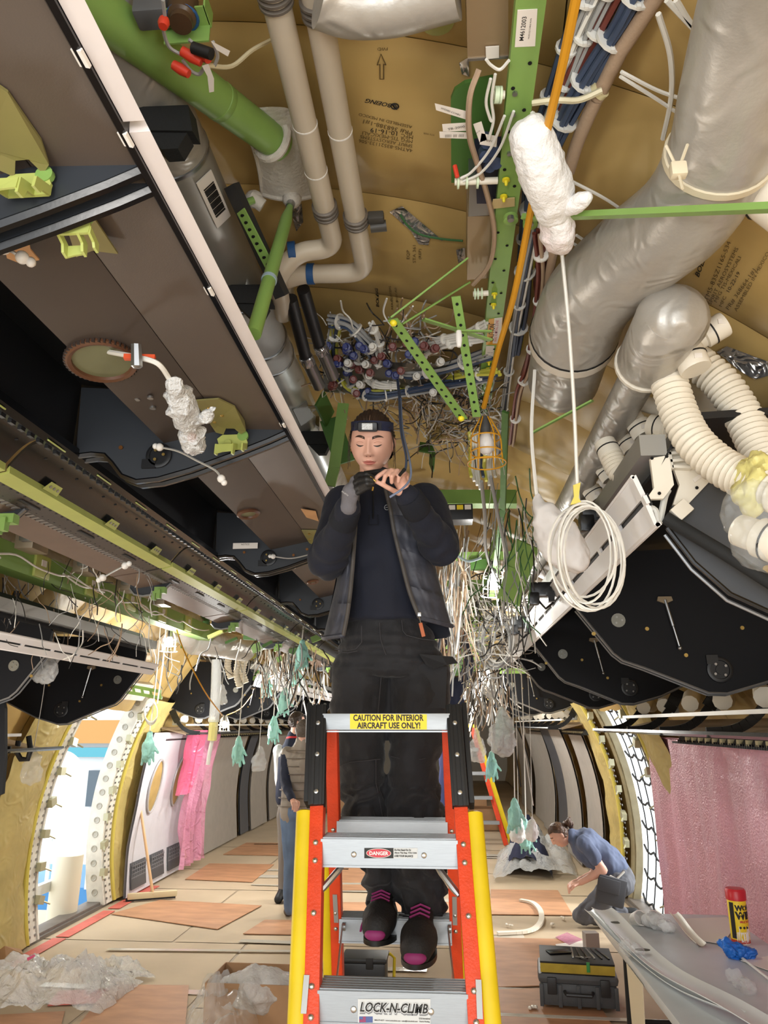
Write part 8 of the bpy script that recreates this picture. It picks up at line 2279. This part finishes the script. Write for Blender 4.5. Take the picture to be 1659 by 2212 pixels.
work_lamp(366, 1388, 6.4, 'lit caged work lamp among green brackets above the left doorway', True, ((372, 1330, 6.4), (395, 1400, 6.2), (440, 1490, 6.3), (480, 1545, 7.4)), 1.0, 30, WARMW)
work_lamp(485, 1566, 8.6, 'lit caged work lamp hanging low on an orange cord at left', True, ((520, 1530, 9), (545, 1500, 9.4)), .9, 50, WARMW)
work_lamp(590, 1466, 9.5, 'small lit work lamp left of the woman’s hip far away', True, None, .9, 75, WARMW)
work_lamp(1008, 1472, 9.0, 'small lit work lamp just right of the person in blue', True, None, .9, 75, CORDO)
work_lamp(1003, 1505, 11.0, 'second small lit work lamp below the first right of the person in blue', True, None, .9, 90, CORDO)
work_lamp(30, 1318, 4.4, 'unlit caged work lamp lying on its side at the left edge', False, None, 1.0)
# hanging gloves, bags, cords
def up_z(x): return ZC + sqrt(max(.2, (RAD - .05) ** 2 - (x - XC) ** 2))
def cord_(x, y0, y1, Y_, t, r=.0058, m=WIREW):
    b = at(x, y1, Y=Y_); a = V(b.x + .02, b.y, up_z(b.x)); MB().wire([a, (a + b) / 2 + V(.015, 0, 0), b], r, 5).build('cord', m, t)
def hang_glove(x, y, Y_, ytop, label, k, sc=1.3):
    t = thing('hanging_glove', label, 'glove', at(x, y, Y=Y_), 'aqua gloves tied over hanging cable ends'); cord_(x, ytop, y - 20, Y_, t)
    c = at(x, y, Y=Y_); m = MB(); m.cone(c + V(0, 0, .08 * sc), c, .018 * sc, .045 * sc, 10); m.cone(c, c - V(.01, 0, .06 * sc), .045 * sc, .04 * sc, 10)
    for j in range(4): m.cone(c + V(-.03 + .02 * j, 0, -.05) * sc, c + V(-.045 + .03 * j + .01 * sin(k), 0, -.13 + .02 * (j % 2)) * sc, .012 * sc, .009 * sc, 8)
    m.cone(c + V(.03, 0, 0) * sc, c + V(.07, 0, -.05) * sc, .012 * sc, .009 * sc, 8)
    obj_from(remesh(m, .007, 1, folds(k, .012, 30)), 'glove', TEAL, t)
for k, (x, y, Y_, yt) in enumerate(((322, 1610, 7.0, 1530), (515, 1618, 8.0, 1470), (614, 1512, 8.0, 1420), (591, 1572, 8.4, 1440), (652, 1410, 7.0, 1380), (1112, 1755, 7.2, 1500), (1136, 1800, 7.4, 1520), (1085, 1560, 7.0, 1440), (1062, 1650, 8.2, 1530), (575, 1475, 9.0, 1420), (640, 1455, 8.6, 1400))):
    hang_glove(x, y, Y_, yt, 'aqua glove hung on a cord, ' + ('lowest left, beside the doorway', 'in front of the grey panels at left', 'long one above the vest man', 'over the dark haired man', 'tucked left of the woman’s hip', 'lower right over the blue coverall', 'lowest right over the coverall', 'right of the ladder’s black boot', 'above the far ladder', 'far left high', 'far and high left of the hip')[k], k * 2.3)
def hang_bag(x, y, Y_, yt, r, label, m_, k):
    t = thing('hanging_bag', label, 'bag', at(x, y, Y=Y_), 'plastic bags tied over hanging cable ends'); cord_(x, yt, y - 22, Y_, t, .003)
    c = at(x, y, Y=Y_); obj_from(lumpy([c + V(0, 0, r * 1.6), c + V(.01, 0, r * .5), c + V(-.01, 0, -r * .6), c + V(.03, 0, -r * 1.1)], (r * .2, r * .6, r, r * .5), k, .5, .010, 16), 'bag', m_, t)
for k, (x, y, Y_, yt, r, m_) in enumerate(((102, 1425, 4.6, 1255, .085, BUBBLE), (70, 1655, 5.6, 1600, .075, CLEAR), (560, 1640, 7.6, 1440, .07, CLEAR), (1030, 1612, 7.4, 1480, .09, BUBBLE), (1086, 1580, 6.6, 1470, .12, BUBBLE), (622, 1500, 8.8, 1420, .08, BUBBLE), (480, 1500, 7.6, 1430, .06, BUBBLE), (1150, 1790, 7.2, 1590, .06, FOAMW), (1120, 1790, 7.3, 1590, .07, FOAMW), (1062, 1480, 7.4, 1420, .08, BUBBLE), (655, 1480, 9, 1420, .06, BUBBLE))):
    hang_bag(x, y, Y_, yt, r, ('white bag hung on a string in front of the left valance', 'clear bag on a black looped hose at the left edge', 'clear bag hung near the vest man’s head', 'milky bag right of the ladder’s boot', 'large milky bag right of the ladder in front of the far bins', 'milky bag left of the hip among the gloves', 'white bag above the left orange cord', 'white foam end above the kneeling man, right one', 'white foam end above the kneeling man, left one', 'milky bag high right of the ladder', 'small milky bag far left of the hip')[k], m_, k * 1.7)
t = thing('bagged_tube', 'long clear bagged tube with yellow tape hanging in front of the left panels', 'tube', at(458, 1620, Y=7.4))
p_ = at(468, 1425, Y=7.4); MB().wire([V(p_.x, 7.4, up_z(p_.x)), p_], .006, 5).build('cord', WIREW, t); MB().wire(yw(((468, 1425, 7.4), (466, 1500, 7.4), (462, 1560, 7.4))), .05, 10).build('clear_sleeve', BUBBLE, t); MB().wire(yw(((462, 1555, 7.4), (458, 1600, 7.4))), .045, 8).build('yellow_tape', MATS['yellow_tape'], t); MB().wire(yw(((458, 1600, 7.4), (452, 1630, 7.4), (449, 1652, 7.4))), .02, 8).build('end', WHITE, t)
t = thing('cable_ring', 'small white cable ring on a long cord above the left doorway glove', 'cable', at(328, 1540, Y=6.9)); cord_(340, 1440, 1520, 6.9, t, .008)
for k in range(3): MB().tube([at(326 + 14 * cos(a), 1538 + (22 + 3 * k) * sin(a), Y=6.9 + .02 * k) for a in np.linspace(0, 2 * pi, 19)[:-1]], .006, 5, closed=True).build('loop', WIREW, t)
m = MB(); m.tube([at(x, y, Y=5.5) for x, y in ((40, 1600), (36, 1625), (45, 1640), (60, 1640), (66, 1620), (62, 1590))], .02, 8); tag(m.build('looped_hose', BLACK), 'black looped hose under the left tray at the left edge', 'hose')
t = thing('cable_coil', 'tangled coil of clear and white cable right of the woman’s hip', 'cable coil', at(1075, 1390, Y=5))
for k in range(8): MB().tube([at(1072 + (30 + 3 * (k % 3)) * cos(a) + 5 * sin(k * 2), 1385 + (48 + 4 * (k % 4)) * sin(a) + 5 * cos(k * 3), Y=5 + .015 * k) for a in np.linspace(0, 2 * pi, 23)[:-1]], .005, 5, closed=True).build('loop', WIREW if k % 2 else WIREG, t)
for k, L in enumerate((((1040, 1040, 2.9), (1048, 1120, 3.2), (1052, 1200, 3.6), (1090, 1290, 4.2)), ((1060, 1030, 2.9), (1075, 1110, 3.2), (1095, 1200, 3.6)), ((1097, 1480, 6.8), (1105, 1560, 6.8), (1125, 1700, 6.8)), ((1112, 1470, 6.9), (1130, 1600, 6.9), (1152, 1740, 6.9)), ((980, 1195, 4), (1010, 1212, 4), (1040, 1205, 4)))):
    wires(('grey cable pair hanging below the unlit caged lamp', 'second grey cable beside that pair', 'black cord hanging to the aqua glove at right', 'white cord hanging to the foam ends at right', 'pale blue hose bow right of the woman’s elbow')[k], ([V(yw(L)[0].x, L[0][2], up_z(yw(L)[0].x))] if k in (2, 3) else []) + yw(L), (.008, .008, .006, .005, .007)[k], (WIREG, WIREG, BLACK, WIREW, mat('hose_pale_blue', '#bcd3e0', .4))[k], 'hanging_cable', 'cable')
# far step ladder and boxes near the vanishing point
t = thing('far_ladder', 'orange and yellow step ladder standing far down the cabin right of the ladder', 'ladder', (.6, 12.5, 0))
ap = at(1018, 1568, Y=12.5); f1, f2 = at(1108, 1800, Z=0.0), at(1000, 1800, Z=0.0); f1.y = 12.8; f1 = at(1104, 1796, Y=12.6); f1.z = 0.02
for a_, b_, m_, nm in ((ap + V(.05, 0, 0), f1, YELLOW, 'bumper'), (ap, f1 - V(.09, .05, 0), ORANGE, 'rail'), (ap - V(.1, 0, 0), V(ap.x - .35, 12.3, .02), ORANGE, 'rail'), (ap - V(.1, -.2, 0), V(ap.x - .3, 13.4, .02), ORANGE, 'rail'), (ap + V(.02, .2, 0), V(f1.x, 13.4, .02), ORANGE, 'rail')):
    MB().bar(a_, b_, .07, .05, (0, -1, 0)).build(nm, m_, t, smooth=False)
for k in range(4):
    z = .35 + k * .36; f = (ap.z - z) / ap.z; MB().box(((ap.x - .1 - .25 * f + ap.x + (f1.x - .09 - ap.x) * f) / 2, 12.45, z), ((f1.x - .09 - ap.x) * f + .1 + .25 * f, .08, .05)).build('step', ALU, t, smooth=False)
MB().box(ap + V(-.04, .1, 0), (.2, .3, .05)).build('top_cap', YELLOW, t, smooth=False)
for k, (x, y, w, h) in enumerate(((1050, 1712, .5, .35), (1030, 1650, .4, .4), (700, 1720, .5, .4))):
    c = at(x, y, Y=14.5); c.z = 0.012; carton('cardboard_box', ('cardboard box far down the cabin right of the ladder', 'second cardboard box behind the far one', 'cardboard box far down the cabin left of the woman’s knee')[k], c + V(0, k * 1.2, 0), w, .5, h)

# further caged lamp deep in the cabin, stacked panels and drapes
work_lamp(905, 1500, 15.0, 'lit caged work lamp deep in the cabin behind the woman', True, None, .9, 110, CORDO)
m = MB(); P = [at(x, y, Y=4.3) for x, y in ((-30, 1480), (2, 1490), (10, 1530), (10, 1640), (4, 1715), (-30, 1730))]
tag(m.prism(P, (0, .03, 0)).build('curved_liner', DARKP, smooth=False), 'dark curved panel edge at the far left edge below the valance', 'panel')
for k, (x, y, w, h) in enumerate(((660, 905, 60, 60), (1010, 800, 50, 40), (955, 930, 70, 40))):
    G = [[atc(x + w * (i / 5 - .5) + 5 * fbm((i, j, k)), y + h * (j / 5 - .5), 4.2 + .06 * fbm((i * .8, j * .8, k + 3))) for j in range(6)] for i in range(6)]
    tag(MB().grid(G).build('foil_drape', FOIL if k % 2 else mat('amber_film', '#a58f57', .25, wr=.8, wscale=9, spec=.9), fix=False), ('amber film drape left of the woman’s headlamp', 'silver foil drape beside the beam’s lower end', 'amber film drape right of the woman’s head')[k], 'film', 'film drapes among the wires')

t = thing('bracket_rack', 'row of small green brackets and clips over the left aisle by the lit lamp', 'brackets', at(440, 1390, Y=7))
for k in range(26):
    x, y, Y_ = rnd.uniform(335, 690), rnd.uniform(1335, 1425), rnd.uniform(6.4, 9.5); c = atc(x, y, Y_)
    MB().box(c, (rnd.uniform(.05, .22), .04, rnd.uniform(.02, .10)), Matrix.Rotation(rnd.uniform(-.5, .5), 3, 'Y')).build('bracket', (GREEN, DGREEN, LGREEN)[k % 3], t, smooth=False)
t = thing('slotted_bracket', 'green slotted bracket below the lamp above the left doorway', 'bracket', at(300, 1488, Y=7.3))
for a, b in (((262, 1478), (348, 1494)), ((268, 1494), (350, 1508))): MB().bar(at(*a, Y=7.3), at(*b, Y=7.3), .03, .03).build('rail', GREEN, t, smooth=False)
for k in range(5): MB().bar(at(268 + 19 * k, 1480 + 3.4 * k, Y=7.3), at(271 + 19 * k, 1494 + 3.4 * k, Y=7.3), .02, .02).build('rung', GREEN, t, smooth=False)
for k, L in enumerate((((420, 1385, 7.2), (470, 1392, 7.4), (530, 1402, 7.9)), ((385, 1360, 7.0), (405, 1375, 7.1), (420, 1395, 7.3)))):
    tag(MB().tube(catmull(yw(L), 5), (.13, .10)[k], 18).build('side_duct', SILVER), ('short silver duct crossing above the left orange cord', 'silver duct elbow beside the left lit lamp')[k], 'duct')
for k, (x, y, h) in enumerate(((496, 1415, 50), (515, 1425, 60), (528, 1430, 45))):
    corrugated([at(x, y, Y=8.2), at(x - 4, y + h * .5, Y=8.2), at(x + 3, y + h, Y=8.2)], .035, 'short cream hose hanging above the left grey panels, %s of three' % ('left', 'middle', 'right')[k], .03, None, 'short hanging hoses at left')
